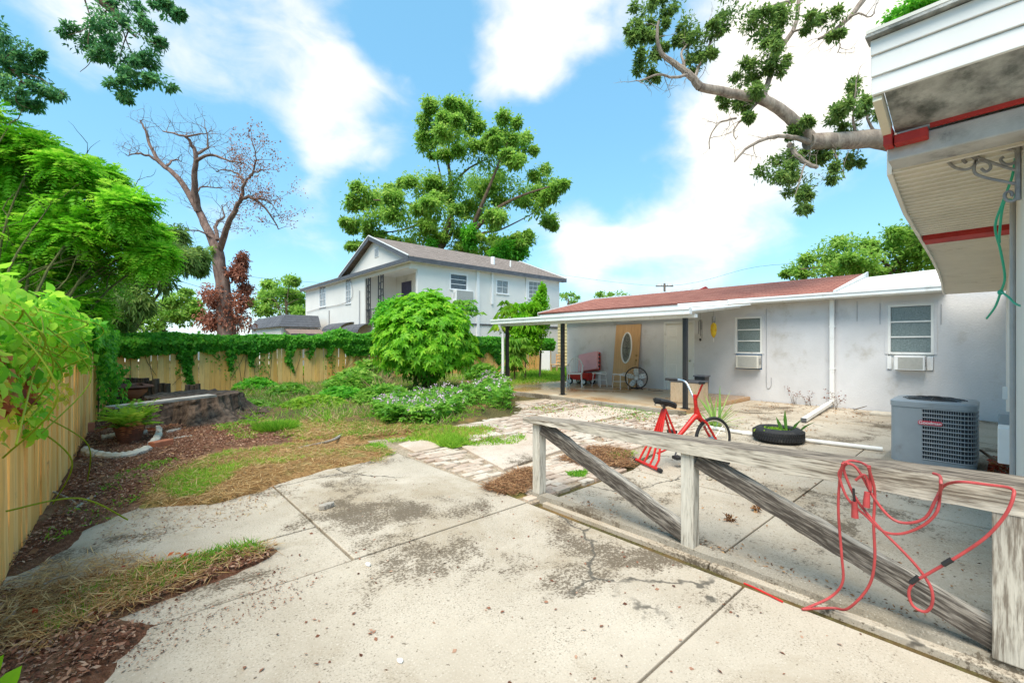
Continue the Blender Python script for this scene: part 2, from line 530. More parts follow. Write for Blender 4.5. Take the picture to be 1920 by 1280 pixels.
    glass('pane_obscure', (.06, .10, .105), (.26, .31, .31), 45, .35)
    glass('pane_grey', (.16, .17, .18), (.36, .38, .40), 8, .15)
    glass('pane_leaded', (.05, .05, .045), (.34, .34, .30), 32, .3)

    # foliage
    leafmat('leaf_lime', (.10, .34, .012), (.22, .54, .02), (.46, .68, .06), .45)
    leafmat('leaf_vine', (.045, .24, .015), (.12, .44, .03), (.30, .64, .06), .5)
    leafmat('leaf_feather', (.10, .36, .016), (.24, .60, .03), (.50, .76, .08), .55)
    leafmat('leaf_oak', (.08, .16, .04), (.17, .29, .065), (.34, .44, .12), .5)
    leafmat('leaf_oak_blue', (.04, .15, .06), (.10, .28, .10), (.24, .42, .14), .5)
    leafmat('leaf_tall', (.12, .29, .04), (.27, .47, .07), (.50, .63, .15), .55)
    leafmat('leaf_far', (.13, .30, .04), (.27, .47, .07), (.48, .62, .15), .55)
    leafmat('leaf_dead', (.16, .05, .03), (.36, .14, .085), (.55, .28, .18), .35)
    leafmat('grass_green', (.08, .26, .015), (.20, .46, .03), (.42, .58, .07), .4)
    leafmat('grass_dry', (.24, .12, .04), (.48, .29, .11), (.66, .50, .25), .25)
    leafmat('grass_tan', (.40, .29, .13), (.60, .47, .24), (.72, .62, .36), .25)
    leafmat('leaf_weed', (.07, .24, .025), (.18, .42, .04), (.40, .58, .11), .45)
    leafmat('leaf_yellow', (.30, .38, .02), (.55, .56, .05), (.66, .62, .12), .4)
    leafmat('leaf_fern', (.12, .30, .02), (.28, .50, .04), (.50, .62, .08), .45)
    leafmat('leaf_rust', (.18, .035, .014), (.38, .11, .04), (.54, .25, .10), .3)
    leafmat('leaf_spear', (.10, .25, .04), (.26, .43, .08), (.56, .60, .26), .35)
    leafmat('flower_lilac', (.55, .32, .48), (.72, .52, .66), (.82, .72, .78), .25)
    leafmat('mulch_chip', (.07, .026, .016), (.22, .088, .05), (.46, .30, .21), .0, .9)
    leafmat('litter_leaf', (.11, .05, .026), (.28, .13, .055), (.46, .28, .14), .05, .8)
    leafmat('litter_red', (.30, .02, .01), (.45, .06, .02), (.45, .22, .06), .1, .7)


build_materials()

# ------------------------------------------------------------------ object helpers
def wmat(o):
    m = Matrix.Identity(4)
    while o is not None:
        m = (Matrix.Translation(o.location) @ o.rotation_euler.to_matrix().to_4x4() @ Matrix.Diagonal((*o.scale, 1))) @ m
        o = o.parent
    return m


def tag(o, label=None, cat=None, group=None, kind=None):
    if label: o['label'] = label
    if cat: o['category'] = cat
    if group: o['group'] = group
    if kind: o['kind'] = kind
    return o


def thing(name, label, cat, loc=(0, 0, 0), rotz=0.0, group=None):
    o = bpy.data.objects.new(name, None)
    o.empty_display_size = .2
    o.location = loc
    o.rotation_euler = (0, 0, rotz)
    COL.objects.link(o)
    return tag(o, label, cat, group)


class MB:
    """collects shapes for one mesh object"""
    def __init__(self):
        self.v = []; self.f = []

    def add(self, vs, fs):
        o = len(self.v)
        self.v.extend([tuple(p) for p in vs]); self.f.extend([tuple(i + o for i in q) for q in fs])
        return self

    def box(self, x0, x1, y0, y1, z0, z1):
        x0, x1 = sorted((x0, x1)); y0, y1 = sorted((y0, y1)); z0, z1 = sorted((z0, z1))
        return self.add([(x0, y0, z0), (x1, y0, z0), (x1, y1, z0), (x0, y1, z0), (x0, y0, z1), (x1, y0, z1), (x1, y1, z1), (x0, y1, z1)],
                        [(0, 3, 2, 1), (4, 5, 6, 7), (0, 1, 5, 4), (1, 2, 6, 5), (2, 3, 7, 6), (3, 0, 4, 7)])

    def wbox(self, ax, c, s0, s1, z0, z1, d0, d1):
        """box on a wall plane: ax 'a' = wall at x=c, 'b' = wall at y=c; d>0 goes into the wall"""
        if ax == 'a':
            return self.box(c + d0, c + d1, s0, s1, z0, z1)
        return self.box(s0, s1, c + d0, c + d1, z0, z1)

    def beam(self, p0, p1, w, h, up=(0, 0, 1)):
        p0, p1 = Vector(p0), Vector(p1)
        d = (p1 - p0).normalized(); s = d.cross(Vector(up)).normalized(); u = s.cross(d).normalized()
        vs = []
        for p in (p0, p1):
            for (i, j) in ((-1, -1), (1, -1), (1, 1), (-1, 1)):
                vs.append(p + s * (w / 2 * i) + u * (h / 2 * j))
        return self.add(vs, [(0, 1, 2, 3), (7, 6, 5, 4), (0, 4, 5, 1), (1, 5, 6, 2), (2, 6, 7, 3), (3, 7, 4, 0)])

    def tube(self, pts, r, n=8, caps=True):
        pts = [Vector(p) for p in pts]
        if not hasattr(r, '__len__'): r = [r] * len(pts)
        rings = []; prev = None
        for i, p in enumerate(pts):
            if i == 0: t = pts[1] - p
            elif i == len(pts) - 1: t = p - pts[i - 1]
            else: t = pts[i + 1] - pts[i - 1]
            if t.length < 1e-9: t = Vector((0, 0, 1))
            t.normalize()
            if prev is None:
                a = Vector((0, 0, 1)) if abs(t.z) < .9 else Vector((1, 0, 0))
                u = t.cross(a).normalized()
            else:
                u = prev - t * prev.dot(t)
                u = u.normalized() if u.length > 1e-6 else t.orthogonal().normalized()
            prev = u; w = t.cross(u)
            rings.append([p + (u * math.cos(2 * PI * k / n) + w * math.sin(2 * PI * k / n)) * r[i] for k in range(n)])
        vs = [q for ring in rings for q in ring]; fs = []
        for i in range(len(pts) - 1):
            for k in range(n):
                k2 = (k + 1) % n
                fs.append((i * n + k, i * n + k2, (i + 1) * n + k2, (i + 1) * n + k))
        if caps:
            fs.append(tuple(range(n))[::-1]); fs.append(tuple((len(pts) - 1) * n + k for k in range(n)))
        return self.add(vs, fs)

    def cyl(self, p0, p1, r0, r1=None, n=16):
        return self.tube([p0, p1], [r0, r0 if r1 is None else r1], n)

    def lathe(self, prof, c=(0, 0, 0), n=24, closed=False):
        vs = []; fs = []
        for (r, z) in prof:
            for k in range(n):
                a = 2 * PI * k / n
                vs.append((c[0] + r * math.cos(a), c[1] + r * math.sin(a), c[2] + z))
        m = len(prof)
        for i in range(m if closed else m - 1):
            j = (i + 1) % m
            for k in range(n):
                k2 = (k + 1) % n
                fs.append((i * n + k, i * n + k2, j * n + k2, j * n + k))
        if not closed:
            if prof[0][0] > 1e-4: fs.append(tuple(range(n))[::-1])
            if prof[-1][0] > 1e-4: fs.append(tuple((m - 1) * n + k for k in range(n)))
        return self.add(vs, fs)

    def prism(self, poly, z0, z1):
        n = len(poly)
        vs = [(p[0], p[1], z0) for p in poly] + [(p[0], p[1], z1) for p in poly]
        ar = sum(poly[i][0] * poly[(i + 1) % n][1] - poly[(i + 1) % n][0] * poly[i][1] for i in range(n))
        fs = [tuple(range(n))[::-1], tuple(range(n, 2 * n))] + [(i, (i + 1) % n, n + (i + 1) % n, n + i) for i in range(n)]
        if ar < 0: fs = [q[::-1] for q in fs]
        return self.add(vs, fs)

    def slab(self, quad, t):
        """thick sheet: a polygon in space, thickness t along minus its normal"""
        q = [Vector(p) for p in quad]
        nrm = (q[1] - q[0]).cross(q[2] - q[0]).normalized()
        n = len(q)
        return self.add(q + [p - nrm * t for p in q],
                        [tuple(range(n)), tuple(range(n, 2 * n))[::-1]] + [(i, n + i, n + (i + 1) % n, (i + 1) % n) for i in range(n)])

    def build(self, name, mat, parent=None, smooth=False, bevel=0.0, local=False, seg=2):
        me = bpy.data.meshes.new(name)
        v = self.v
        o = bpy.data.objects.new(name, me)
        COL.objects.link(o)
        if parent is not None:
            o.parent = parent
            if not local:
                inv = wmat(parent).inverted()
                v = [inv @ Vector(p) for p in v]
        me.from_pydata([tuple(p) for p in v], [], self.f)
        me.validate()
        if mat: me.materials.append(MATS[mat])
        if smooth:
            me.polygons.foreach_set('use_smooth', [True] * len(me.polygons))
            me.set_sharp_from_angle(angle=math.radians(40))
        if bevel > 0:
            b = o.modifiers.new('bevel', 'BEVEL'); b.width = bevel; b.segments = seg; b.limit_method = 'ANGLE'
        return o


def place(me_obj, name, parent, loc, rot=(0, 0, 0), scale=(1, 1, 1)):
    """another piece sharing the mesh of me_obj"""
    o = bpy.data.objects.new(name, me_obj.data)
    COL.objects.link(o); o.parent = parent; o.location = loc; o.rotation_euler = rot; o.scale = scale
    for md in me_obj.modifiers:
        n = o.modifiers.new(md.name, md.type); n.width = md.width; n.segments = md.segments; n.limit_method = md.limit_method
    return o


def unit(a):
    return a / np.maximum(np.linalg.norm(a, axis=1, keepdims=True), 1e-9)


def leaves(name, mat, P, D, Nn, Ln, Wd, parent=None, fold=.25, droop=.0, var=None, wide=.45):
    """many folded leaf blades as one mesh; P base, D direction, Nn upper side"""
    P = np.asarray(P, float); n = len(P)
    D = unit(np.asarray(D, float)); Nn = np.asarray(Nn, float)
    Sd = unit(np.cross(D, Nn) + 1e-6); Nn = np.cross(Sd, D)
    Ln = np.broadcast_to(np.asarray(Ln, float), (n,))[:, None]; Wd = np.broadcast_to(np.asarray(Wd, float), (n,))[:, None]
    V = np.empty((n, 4, 3))
    V[:, 0] = P
    mid = P + D * Ln * wide
    V[:, 1] = mid + Sd * Wd * .5 + Nn * Wd * fold
    V[:, 2] = P + D * Ln - np.array([0, 0, 1.0]) * Ln * droop
    V[:, 3] = mid - Sd * Wd * .5 + Nn * Wd * fold
    V = V.reshape(-1, 3)
    if parent is not None:
        inv = np.array(wmat(parent).inverted())
        V = V @ inv[:3, :3].T + inv[:3, 3]
    me = bpy.data.meshes.new(name)
    me.vertices.add(4 * n); me.vertices.foreach_set('co', V.ravel())
    base = (np.arange(n) * 4)[:, None]
    idx = np.concatenate([base + np.array([[0, 1, 2]]), base + np.array([[0, 2, 3]])], axis=1).ravel().astype(np.int32)
    me.loops.add(6 * n); me.loops.foreach_set('vertex_index', idx)
    me.polygons.add(2 * n); me.polygons.foreach_set('loop_start', (np.arange(2 * n) * 3).astype(np.int32))
    me.update(calc_edges=True)
    at = me.attributes.new('var', 'FLOAT', 'POINT')
    if var is None: var = RNG.random(n)
    at.data.foreach_set('value', np.repeat(np.clip(var, 0, 1), 4).astype(np.float32))
    me.materials.append(MATS[mat])
    o = bpy.data.objects.new(name, me)
    COL.objects.link(o)
    if parent is not None: o.parent = parent
    return o


def round_leaves(name, mat, P, D, Nn, Ln, parent=None, var=None, heart=.12):
    """broad heart-shaped leaves, seven points round a midrib"""
    P = np.asarray(P, float); n = len(P); D = unit(np.asarray(D, float))
    Sd = unit(np.cross(D, np.asarray(Nn, float)) + 1e-6); Nn = np.cross(Sd, D); Ln = np.broadcast_to(np.asarray(Ln, float), (n,))[:, None]
    prof = [(0, 0, 0), (-heart, .30, .05), (.25, .50, .10), (.62, .36, .06), (1.0, 0, -.12), (.62, -.36, .06), (.25, -.50, .10), (-heart, -.30, .05)]
    V = np.stack([P + D * Ln * a + Sd * Ln * b + Nn * Ln * c for a, b, c in prof], 1).reshape(-1, 3)
    if parent is not None:
        inv = np.array(wmat(parent).inverted()); V = V @ inv[:3, :3].T + inv[:3, 3]
    fs = []
    for i in range(n):
        o = i * 8; fs += [(o, o + 1, o + 2), (o, o + 2, o + 3, o + 4), (o, o + 4, o + 5, o + 6), (o, o + 6, o + 7)]
    me = bpy.data.meshes.new(name); me.from_pydata(V.tolist(), [], fs)
    at = me.attributes.new('var', 'FLOAT', 'POINT')
    if var is None: var = RNG.random(n)
    at.data.foreach_set('value', np.repeat(np.clip(var, 0, 1), 8).astype(np.float32))
    me.polygons.foreach_set('use_smooth', [True] * len(me.polygons))
    me.materials.append(MATS[mat])
    o = bpy.data.objects.new(name, me); COL.objects.link(o)
    if parent is not None: o.parent = parent
    return o


def rdir(n):
    return unit(RNG.normal(size=(n, 3)))


def clump_points(clumps, sub=24, per=30, sr=.22, shell=.55):
    """clumps: (center, (rx,ry,rz)).  Leaves gather on twig ends spread through each clump's volume"""
    P, O, Vv = [], [], []
    for (c, r) in clumps:
        c = np.array(c, float); r = np.array(r if hasattr(r, '__len__') else (r, r, r), float)
        k = max(3, int(sub))
        d = rdir(k); rad = (shell + (1 - shell) * RNG.random((k, 1))) * (RNG.random((k, 1)) ** .25)
        cc = c + d * rad * r
        tone = RNG.normal(0, .16, k)
        for i in range(k):
            m = max(4, int(per * RNG.uniform(.5, 1.5)))
            q = RNG.normal(size=(m, 3)) * r * sr
            P.append(cc[i] + q); O.append(unit(q + d[i] * r * sr * 1.2 + 1e-6))
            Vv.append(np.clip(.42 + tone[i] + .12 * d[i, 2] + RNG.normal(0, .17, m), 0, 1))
    return np.concatenate(P), np.concatenate(O), np.concatenate(Vv)


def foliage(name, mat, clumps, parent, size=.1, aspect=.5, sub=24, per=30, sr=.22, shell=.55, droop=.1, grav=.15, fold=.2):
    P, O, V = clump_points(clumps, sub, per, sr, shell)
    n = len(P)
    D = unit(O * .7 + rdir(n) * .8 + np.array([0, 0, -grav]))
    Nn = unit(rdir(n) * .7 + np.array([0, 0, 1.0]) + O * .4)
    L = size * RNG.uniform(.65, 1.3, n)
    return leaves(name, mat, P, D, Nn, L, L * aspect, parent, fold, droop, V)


def inpoly(poly, x, y):
    poly = np.array(poly, float); n = len(poly); ins = np.zeros(len(x), bool); j = n - 1
    for i in range(n):
        xi, yi = poly[i]; xj, yj = poly[j]
        with np.errstate(divide='ignore', invalid='ignore'):
            t = ((yi > y) != (yj > y)) & (x < (xj - xi) * (y - yi) / (yj - yi + 1e-12) + xi)
        ins ^= t; j = i
    return ins


def polydist(poly, x, y):
    poly = np.array(poly, float); n = len(poly); d = np.full(len(x), 1e9)
    for i in range(n):
        a = poly[i]; b = poly[(i + 1) % n]; ab = b - a
        t = np.clip(((x - a[0]) * ab[0] + (y - a[1]) * ab[1]) / max(ab @ ab, 1e-9), 0, 1)
        d = np.minimum(d, np.hypot(x - a[0] - t * ab[0], y - a[1] - t * ab[1]))
    return np.where(inpoly(poly, x, y), d, -d)


_ph = RNG.random((12, 3)) * 6.28
_fr = RNG.normal(size=(12, 2))


def wob(x, y, s=1.0):
    """cheap smooth noise, about -1..1"""
    z = 0
    for i in range(12):
        f = s * (1 + .45 * i)
        z = z + np.sin(_fr[i, 0] * f * x + _fr[i, 1] * f * y + _ph[i, 0]) / (1 + .5 * i)
    return z / 2.6


def gpoly(pts):
    return [tuple(G(*p)[:2]) for p in pts]


def sample(poly, n, edge=.0, s=2.0, thr=-.2):
    """n points in a polygon, thinning out to ragged edges and bare spots"""
    poly = np.array(poly); lo = poly.min(0); hi = poly.max(0)
    X, Y = [], []; got = 0; it = 0
    while got < n and it < 60:
        x = RNG.uniform(lo[0], hi[0], n); y = RNG.uniform(lo[1], hi[1], n)
        d = polydist(poly, x, y)
        k = (d + edge * wob(x, y, s * 2) > 0) & (wob(x + 5, y, s) > thr + RNG.normal(0, .25, n))
        X.append(x[k]); Y.append(y[k]); got += k.sum(); it += 1
    x = np.concatenate(X)[:n]; y = np.concatenate(Y)[:n]
    return x, y


def grass(name, poly, n, h, mat, label=None, cat=None, z=0.0, lean=.5, w=.012, edge=.15, thr=-.2, parent=None, dense=2.0, kind='stuff'):
    x, y = sample(poly, n, edge, dense, thr)
    n = len(x)
    P = np.stack([x, y, np.full(n, z)], 1)
    D = unit(RNG.normal(size=(n, 3)) * np.array([lean, lean, .15]) + np.array([0, 0, 1.0]))
    tall = h * RNG.uniform(.4, 1.25, n) * (1 + .35 * wob(x, y, 3))
    V = np.clip(.5 + .3 * wob(x, y, 1.6) + RNG.normal(0, .2, n), 0, 1)
    o = leaves(name, mat, P, D, rdir(n), tall, w * RNG.uniform(.6, 1.5, n), parent, .1, .15, V, wide=.3)
    if kind and parent is None: tag(o, label, cat, kind=kind)
    return o


def flat_bits(name, poly, n, size, mat, label=None, cat=None, z=.012, aspect=.5, edge=.1, thr=-.3, tilt=.35, parent=None, hstack=.02, dense=2.0):
    """chips, straws or fallen leaves lying on the ground"""
    x, y = sample(poly, n, edge, dense, thr); n = len(x)
    P = np.stack([x, y, z + RNG.random(n) * hstack], 1)
    a = RNG.random(n) * 6.283
    D = np.stack([np.cos(a), np.sin(a), RNG.normal(0, tilt, n) * .6], 1)
    Nn = np.stack([RNG.normal(0, tilt, n), RNG.normal(0, tilt, n), np.ones(n)], 1)
    L = size * RNG.uniform(.5, 1.5, n)
    o = leaves(name, mat, P, D, Nn, L, L * aspect, parent, .12, 0, None, .5)
    if parent is None: tag(o, label, cat, kind='stuff')
    return o


def mound(name, poly, h, mat, res=.06, edge=.2, rough=.35, base=-.03, kind='structure', freq=2.5):
    """low heap of earth whose rim dives under the paving with an uneven outline"""
    poly = np.array(poly, float); lo = poly.min(0) - edge; hi = poly.max(0) + edge
    nx = int((hi[0] - lo[0]) / res) + 2; ny = int((hi[1] - lo[1]) / res) + 2
    gx, gy = np.meshgrid(np.linspace(lo[0], hi[0], nx), np.linspace(lo[1], hi[1], ny), indexing='ij')
    x, y = gx.ravel(), gy.ravel()
    d = polydist(poly, x, y) + edge * .6 * wob(x, y, freq)
    t = np.clip(d / edge * .5 + .5, 0, 1); t = t * t * (3 - 2 * t)
    z = base + (h - base) * t + rough * h * wob(x, y, 9) * t + RNG.normal(0, .12 * h, len(x)) * t
    keep = d > -edge * 1.1
    m = MB(); m.v = list(zip(x, y, z))
    for i in range(nx - 1):
        for j in range(ny - 1):
            q = (i * ny + j, (i + 1) * ny + j, (i + 1) * ny + j + 1, i * ny + j + 1)
            if keep[q[0]] or keep[q[1]] or keep[q[2]] or keep[q[3]]: m.f.append(q)
    o = m.build(name, mat, smooth=True)
    me = o.data
    used = set(i for f in m.f for i in f)
    import bmesh
    bm = bmesh.new(); bm.from_mesh(me)
    bmesh.ops.delete(bm, geom=[v for v in bm.verts if not v.link_faces], context='VERTS')
    bm.to_mesh(me); bm.free()
    tag(o, kind=kind)
    return o


def px_path(pts):
    return [onY(x, y, Y) for (x, y, Y) in pts]


def smooth_path(pts, k=5):
    pts = [Vector(p) for p in pts]; out = []
    for i in range(len(pts) - 1):
        p0 = pts[max(i - 1, 0)]; p1 = pts[i]; p2 = pts[i + 1]; p3 = pts[min(i + 2, len(pts) - 1)]
        for j in range(k):
            t = j / k
            out.append(.5 * ((2 * p1) + (p2 - p0) * t + (2 * p0 - 5 * p1 + 4 * p2 - p3) * t * t + (3 * p1 - p0 - 3 * p2 + p3) * t ** 3))
    out.append(pts[-1])
    return out


def limb(mb, pts, r0, r1, n=8, k=4, wobble=.0):
    p = smooth_path(pts, k)
    if wobble:
        p = [q + Vector(RNG.normal(0, wobble, 3)) if 0 < i < len(p) - 1 else q for i, q in enumerate(p)]
    m = len(p)
    mb.tube(p, [r0 + (r1 - r0) * (i / (m - 1)) ** .8 for i in range(m)], n)
    return p


def twigs(mb, start, d, length, r, depth, spread=.7, ends=None, up=.1, n=5):
    """forking twigs; collects their tips"""
    d = Vector(d).normalized(); p = Vector(start); pts = [p.copy()]
    steps = 4
    for i in range(steps):
        d = (d + Vector(RNG.normal(0, .22, 3)) + Vector((0, 0, up * .3))).normalized()
        p = p + d * (length / steps); pts.append(p.copy())
        if depth > 0 and i >= 1 and RNG.random() < .75:
            sd = (d + Vector(RNG.normal(0, spread, 3))).normalized()
            twigs(mb, p, sd, length * RNG.uniform(.45, .75), r * .55, depth - 1, spread, ends, up, max(3, n - 1))
    mb.tube(pts, [r * (1 - .75 * i / steps) for i in range(steps + 1)], n)
    if ends is not None: ends.append(p)

# ------------------------------------------------------------------ ground and paving
def build_ground():
    m = MB(); E = 700
    m.add([(-E, -E, -.045), (E, -E, -.045), (E, E, -.045), (-E, E, -.045)], [(0, 1, 2, 3)])
    tag(m.build('ground', 'soil_grass'), kind='structure')

    # near apron: separate slabs with open joints
    yard = bpy.data.objects.new('concrete_apron', None); COL.objects.link(yard); tag(yard, kind='structure')

    def slab(poly, mat='concrete_near', z=0.0, parent=yard, wobble=.0):
        mb = MB(); mb.prism(poly, -.09, z); return mb.build('slab', mat, parent, bevel=.006)
    slab([(-.45, -6), (2.90, -6), (2.90, 1.085), (-.45, 1.085)])
    slab([(-.45, 1.10), (2.90, 1.10), (2.90, 3.035), (-.5, 3.035)], z=-.002)
    slab([(1.238, 3.05), (2.90, 3.05), (2.88, 5.66), (2.3, 5.9), (1.238, 6.0)], z=.002)
    slab([(-.55, 3.05), (1.222, 3.05), (1.222, 3.79), (-.55, 3.79)], z=-.004)
    slab([(-.55, 3.805), (1.222, 3.805), (1.222, 6.0), (.3, 6.0), (-.5, 5.4)])

    yard2 = bpy.data.objects.new('concrete_yard', None); COL.objects.link(yard2); tag(yard2, kind='structure')
    c = 'concrete_yard'
    slab([(3.02, -5), (5.30, -5), (5.30, 1.36), (3.02, 1.36)], c, -.006, yard2)
    slab([(5.315, -5), (8.2, -5), (8.2, 1.36), (5.315, 1.36)], c, -.003, yard2)
    slab([(3.02, 1.375), (4.62, 1.375), (4.62, 3.0), (3.02, 2.95)], c, -.008, yard2)
    slab([(4.635, 1.375), (8.2, 1.375), (8.2, 3.6), (6.2, 3.4), (4.635, 3.0)], c, -.004, yard2)
    slab([(8.22, -5), (12.72, -5), (12.72, 1.1), (8.22, 1.1)], c, -.002, yard2)
    slab([(8.22, 1.115), (10.4, 1.115), (10.4, 4.6), (8.22, 4.6)], c, -.006, yard2)
    slab([(10.415, 1.115), (12.72, 1.115), (12.72, 4.6), (10.415, 4.6)], c, -.001, yard2)

    # covered patio floor, a step up, pale edge
    patio = MB(); patio.box(9.05, 12.74, 4.62, 12.6, -.1, .09)
    p = tag(patio.build('patio_floor', 'patio_floor', bevel=.012), kind='structure')
    e = MB(); e.box(8.95, 9.046, 4.55, 12.6, -.1, .075)
    e.build('edging', 'curb_stone', p, bevel=.01)

    # brick path
    bed = MB(); bed.prism([(2.93, 3.02), (8.9, 3.62), (8.93, 8.6), (6.2, 8.9), (2.93, 7.2)], -.09, -.022)
    bed = tag(bed.build('brick_path', 'soil_sand'), kind='structure')
    pads = [[(3.45, 4.02), (5.25, 4.30), (5.15, 5.40), (3.75, 5.30)], [(6.45, 5.35), (8.75, 5.45), (8.7, 6.65), (6.6, 6.6)],
            [(3.1, 5.5), (3.75, 5.55), (3.7, 6.3), (3.15, 6.1)], [(4.0, 5.75), (4.8, 5.6), (4.9, 6.2), (4.1, 6.4)]]
    for i, q in enumerate(pads):
        mb = MB(); mb.prism(q, -.08, .012 if i < 2 else .004)
        mb.build('stone_pad', 'concrete_pink' if i != 3 else 'limestone', bed, bevel=.01)
    proto = MB(); proto.box(-.098, .098, -.047, .047, -.03, .03)
    proto = proto.build('brick', 'paver_brick', bed, bevel=.006, local=True, seg=1)
    spots = []
    for i in range(29):
        for j in range(50):
            x = 3.06 + i * .207 + (j % 2) * .10; y = 3.12 + j * .104
            if x > 8.85 or y > 3.6 + (x - 3) * .9 + 2.2 or y > 8.4: continue
            if x > 4.6 and y < 3.62 and x < 9: continue
            if any(polydist(q, np.array([x]), np.array([y]))[0] > -.10 for q in pads): continue
            if RNG.random() < .10: continue
            spots.append((x, y))
    spots.sort(key=lambda p: p[0] * SY + p[1] * CY)
    rest = MB()
    for k, (x, y) in enumerate(spots):
        z = -.027 + RNG.normal(0, .006); rz = RNG.normal(0, .05); rx = RNG.normal(0, .03); ry = RNG.normal(0, .03)
        if k == 0:
            proto.location = (x, y, z); proto.rotation_euler = (rx, ry, rz)
        elif k < 300:
            place(proto, 'brick', bed, (x, y, z), (rx, ry, rz))
        else:
            M = Matrix.Translation((x, y, z)) @ Matrix.Rotation(rz, 4, 'Z') @ Matrix.Rotation(rx, 4, 'X')
            t = MB(); t.box(-.098, .098, -.047, .047, -.03, .03)
            rest.add([M @ Vector(q) for q in t.v], t.f)
    tag(rest.build('far_bricks', 'paver_brick', bed), kind='stuff')

    # beds of earth
    mulch = gpoly([(-60, 1160), (60, 985), (130, 900), (150, 820), (205, 770), (300, 775), (430, 780), (480, 800), (560, 815), (520, 835), (400, 845), (330, 885), (245, 955), (160, 1000), (70, 1060), (20, 1100), (-40, 1200), (-200, 1400)])
    mound('mulch_bed', mulch, .035, 'soil_mulch', .06, .16)
    strip = [(-.58, 3.15), (.2, 3.32), (.72, 3.45), (.85, 3.56), (.6, 3.68), (.15, 3.78), (-.3, 3.95), (-.6, 4.2)]
    mound('dirt_strip', strip, .03, 'soil_mulch', .035, .10)
    edge = [(-.6, 1.2), (-.3, 1.2), (-.2, 2.2), (-.10, 2.65), (.12, 3.05), (-.1, 3.3), (-.6, 3.4)]
    mound('dirt_verge', edge, .035, 'soil_mulch', .04, .12)
    straw = gpoly([(270, 950), (300, 890), (430, 848), (600, 830), (690, 845), (740, 850), (690, 868), (610, 880), (520, 905), (400, 945)])
    mound('straw_bed', straw, .035, 'soil_straw', .05, .14)
    straw2 = gpoly([(480, 795), (620, 785), (780, 795), (800, 808), (690, 822), (560, 825)])
    mound('straw_patch', straw2, .03, 'soil_straw', .07, .2)
    weed = gpoly([(395, 770), (460, 720), (700, 705), (990, 706), (940, 740), (960, 775), (900, 790), (760, 800), (640, 795), (520, 800)])
    mound('weed_bed', weed, .08, 'soil_grass', .12, .35)
    lawn = gpoly([(955, 705), (1075, 690), (1080, 712), (1030, 722), (960, 725)])
    mound('lawn_strip', lawn, .05, 'soil_grass', .15, .3)
    st3 = gpoly([(905, 915), (960, 885), (1000, 878), (1010, 900), (1000, 925), (950, 930)])
    mound('straw_heap', st3, .02, 'soil_straw', .04, .08)
    sand = gpoly([(1180, 790), (1330, 775), (1420, 750), (1560, 760), (1640, 772), (1660, 800), (1450, 815), (1330, 800), (1230, 815)])
    return dict(mulch=mulch, strip=strip, edge=edge, straw=straw, straw2=straw2, weed=weed, lawn=lawn, st3=st3, sand=sand)


BEDS = build_ground()


# ------------------------------------------------------------------ building helpers
def wall(parent, ax, c, s0, s1, z0, z1, t, mat, openings=(), name='wall'):
    """wall with real openings (s0,s1,z0,z1)"""
    ss = sorted(set([s0, s1] + [v for o in openings for v in o[:2]]))
    zs = sorted(set([z0, z1] + [v for o in openings for v in o[2:]]))
    mb = MB()
    for i in range(len(ss) - 1):
        for j in range(len(zs) - 1):
            a, b, e, f = ss[i], ss[i + 1], zs[j], zs[j + 1]
            ms, mz = (a + b) / 2, (e + f) / 2
            if any(o[0] < ms < o[1] and o[2] < mz < o[3] for o in openings): continue
            mb.wbox(ax, c, a, b, e, f, 0, t)
    return mb.build(name, mat, parent)


def window(parent, ax, c, s0, s1, z0, z1, rows=2, cols=1, fr=.045, rec=.03, pane='pane_obscure', frame_mat='white_trim', sill=True, bar=.03, label=None, trim=.05):
    f = MB()
    f.wbox(ax, c, s0, s0 + fr, z0, z1, -.012, rec + .06); f.wbox(ax, c, s1 - fr, s1, z0, z1, -.012, rec + .06)
    f.wbox(ax, c, s0 + fr, s1 - fr, z1 - fr, z1, -.010, rec + .06); f.wbox(ax, c, s0 + fr, s1 - fr, z0, z0 + fr, -.010, rec + .06)
    is0, is1, iz0, iz1 = s0 + fr, s1 - fr, z0 + fr, z1 - fr
    hh = (iz1 - iz0) / rows; ww = (is1 - is0) / cols
    for r in range(1, rows): f.wbox(ax, c, is0, is1, iz0 + r * hh - bar / 2, iz0 + r * hh + bar / 2, .004, rec + .05)
    for q in range(1, cols): f.wbox(ax, c, is0 + q * ww - bar * .35, is0 + q * ww + bar * .35, iz0, iz1, .007, rec + .045)
    w = f.build('window', frame_mat, parent)
    if trim:
        t = MB()
        t.wbox(ax, c, s0 - trim, s0, z0, z1 + trim, -.02, .0); t.wbox(ax, c, s1, s1 + trim, z0, z1 + trim, -.02, .0)
        t.wbox(ax, c, s0, s1, z1, z1 + trim, -.019, .0)
        t.build('trim', 'stucco_grey' if frame_mat == 'white_trim' else frame_mat, w)
    if sill:
        t = MB(); t.wbox(ax, c, s0 - .04, s1 + .04, z0 - .05, z0 - .001, -.06, .02); t.build('sill', frame_mat, w, bevel=.005)
    for r in range(rows):
        for q in range(cols):
            p = MB()
            p.wbox(ax, c, is0 + q * ww + bar * .2, is0 + (q + 1) * ww - bar * .2, iz0 + r * hh + bar * .3, iz0 + (r + 1) * hh - bar * .3, rec, rec + .008)
            o = p.build('pane', pane, w)
            if pane == 'pane_obscure': o.rotation_euler = (0, 0, 0)
    return w


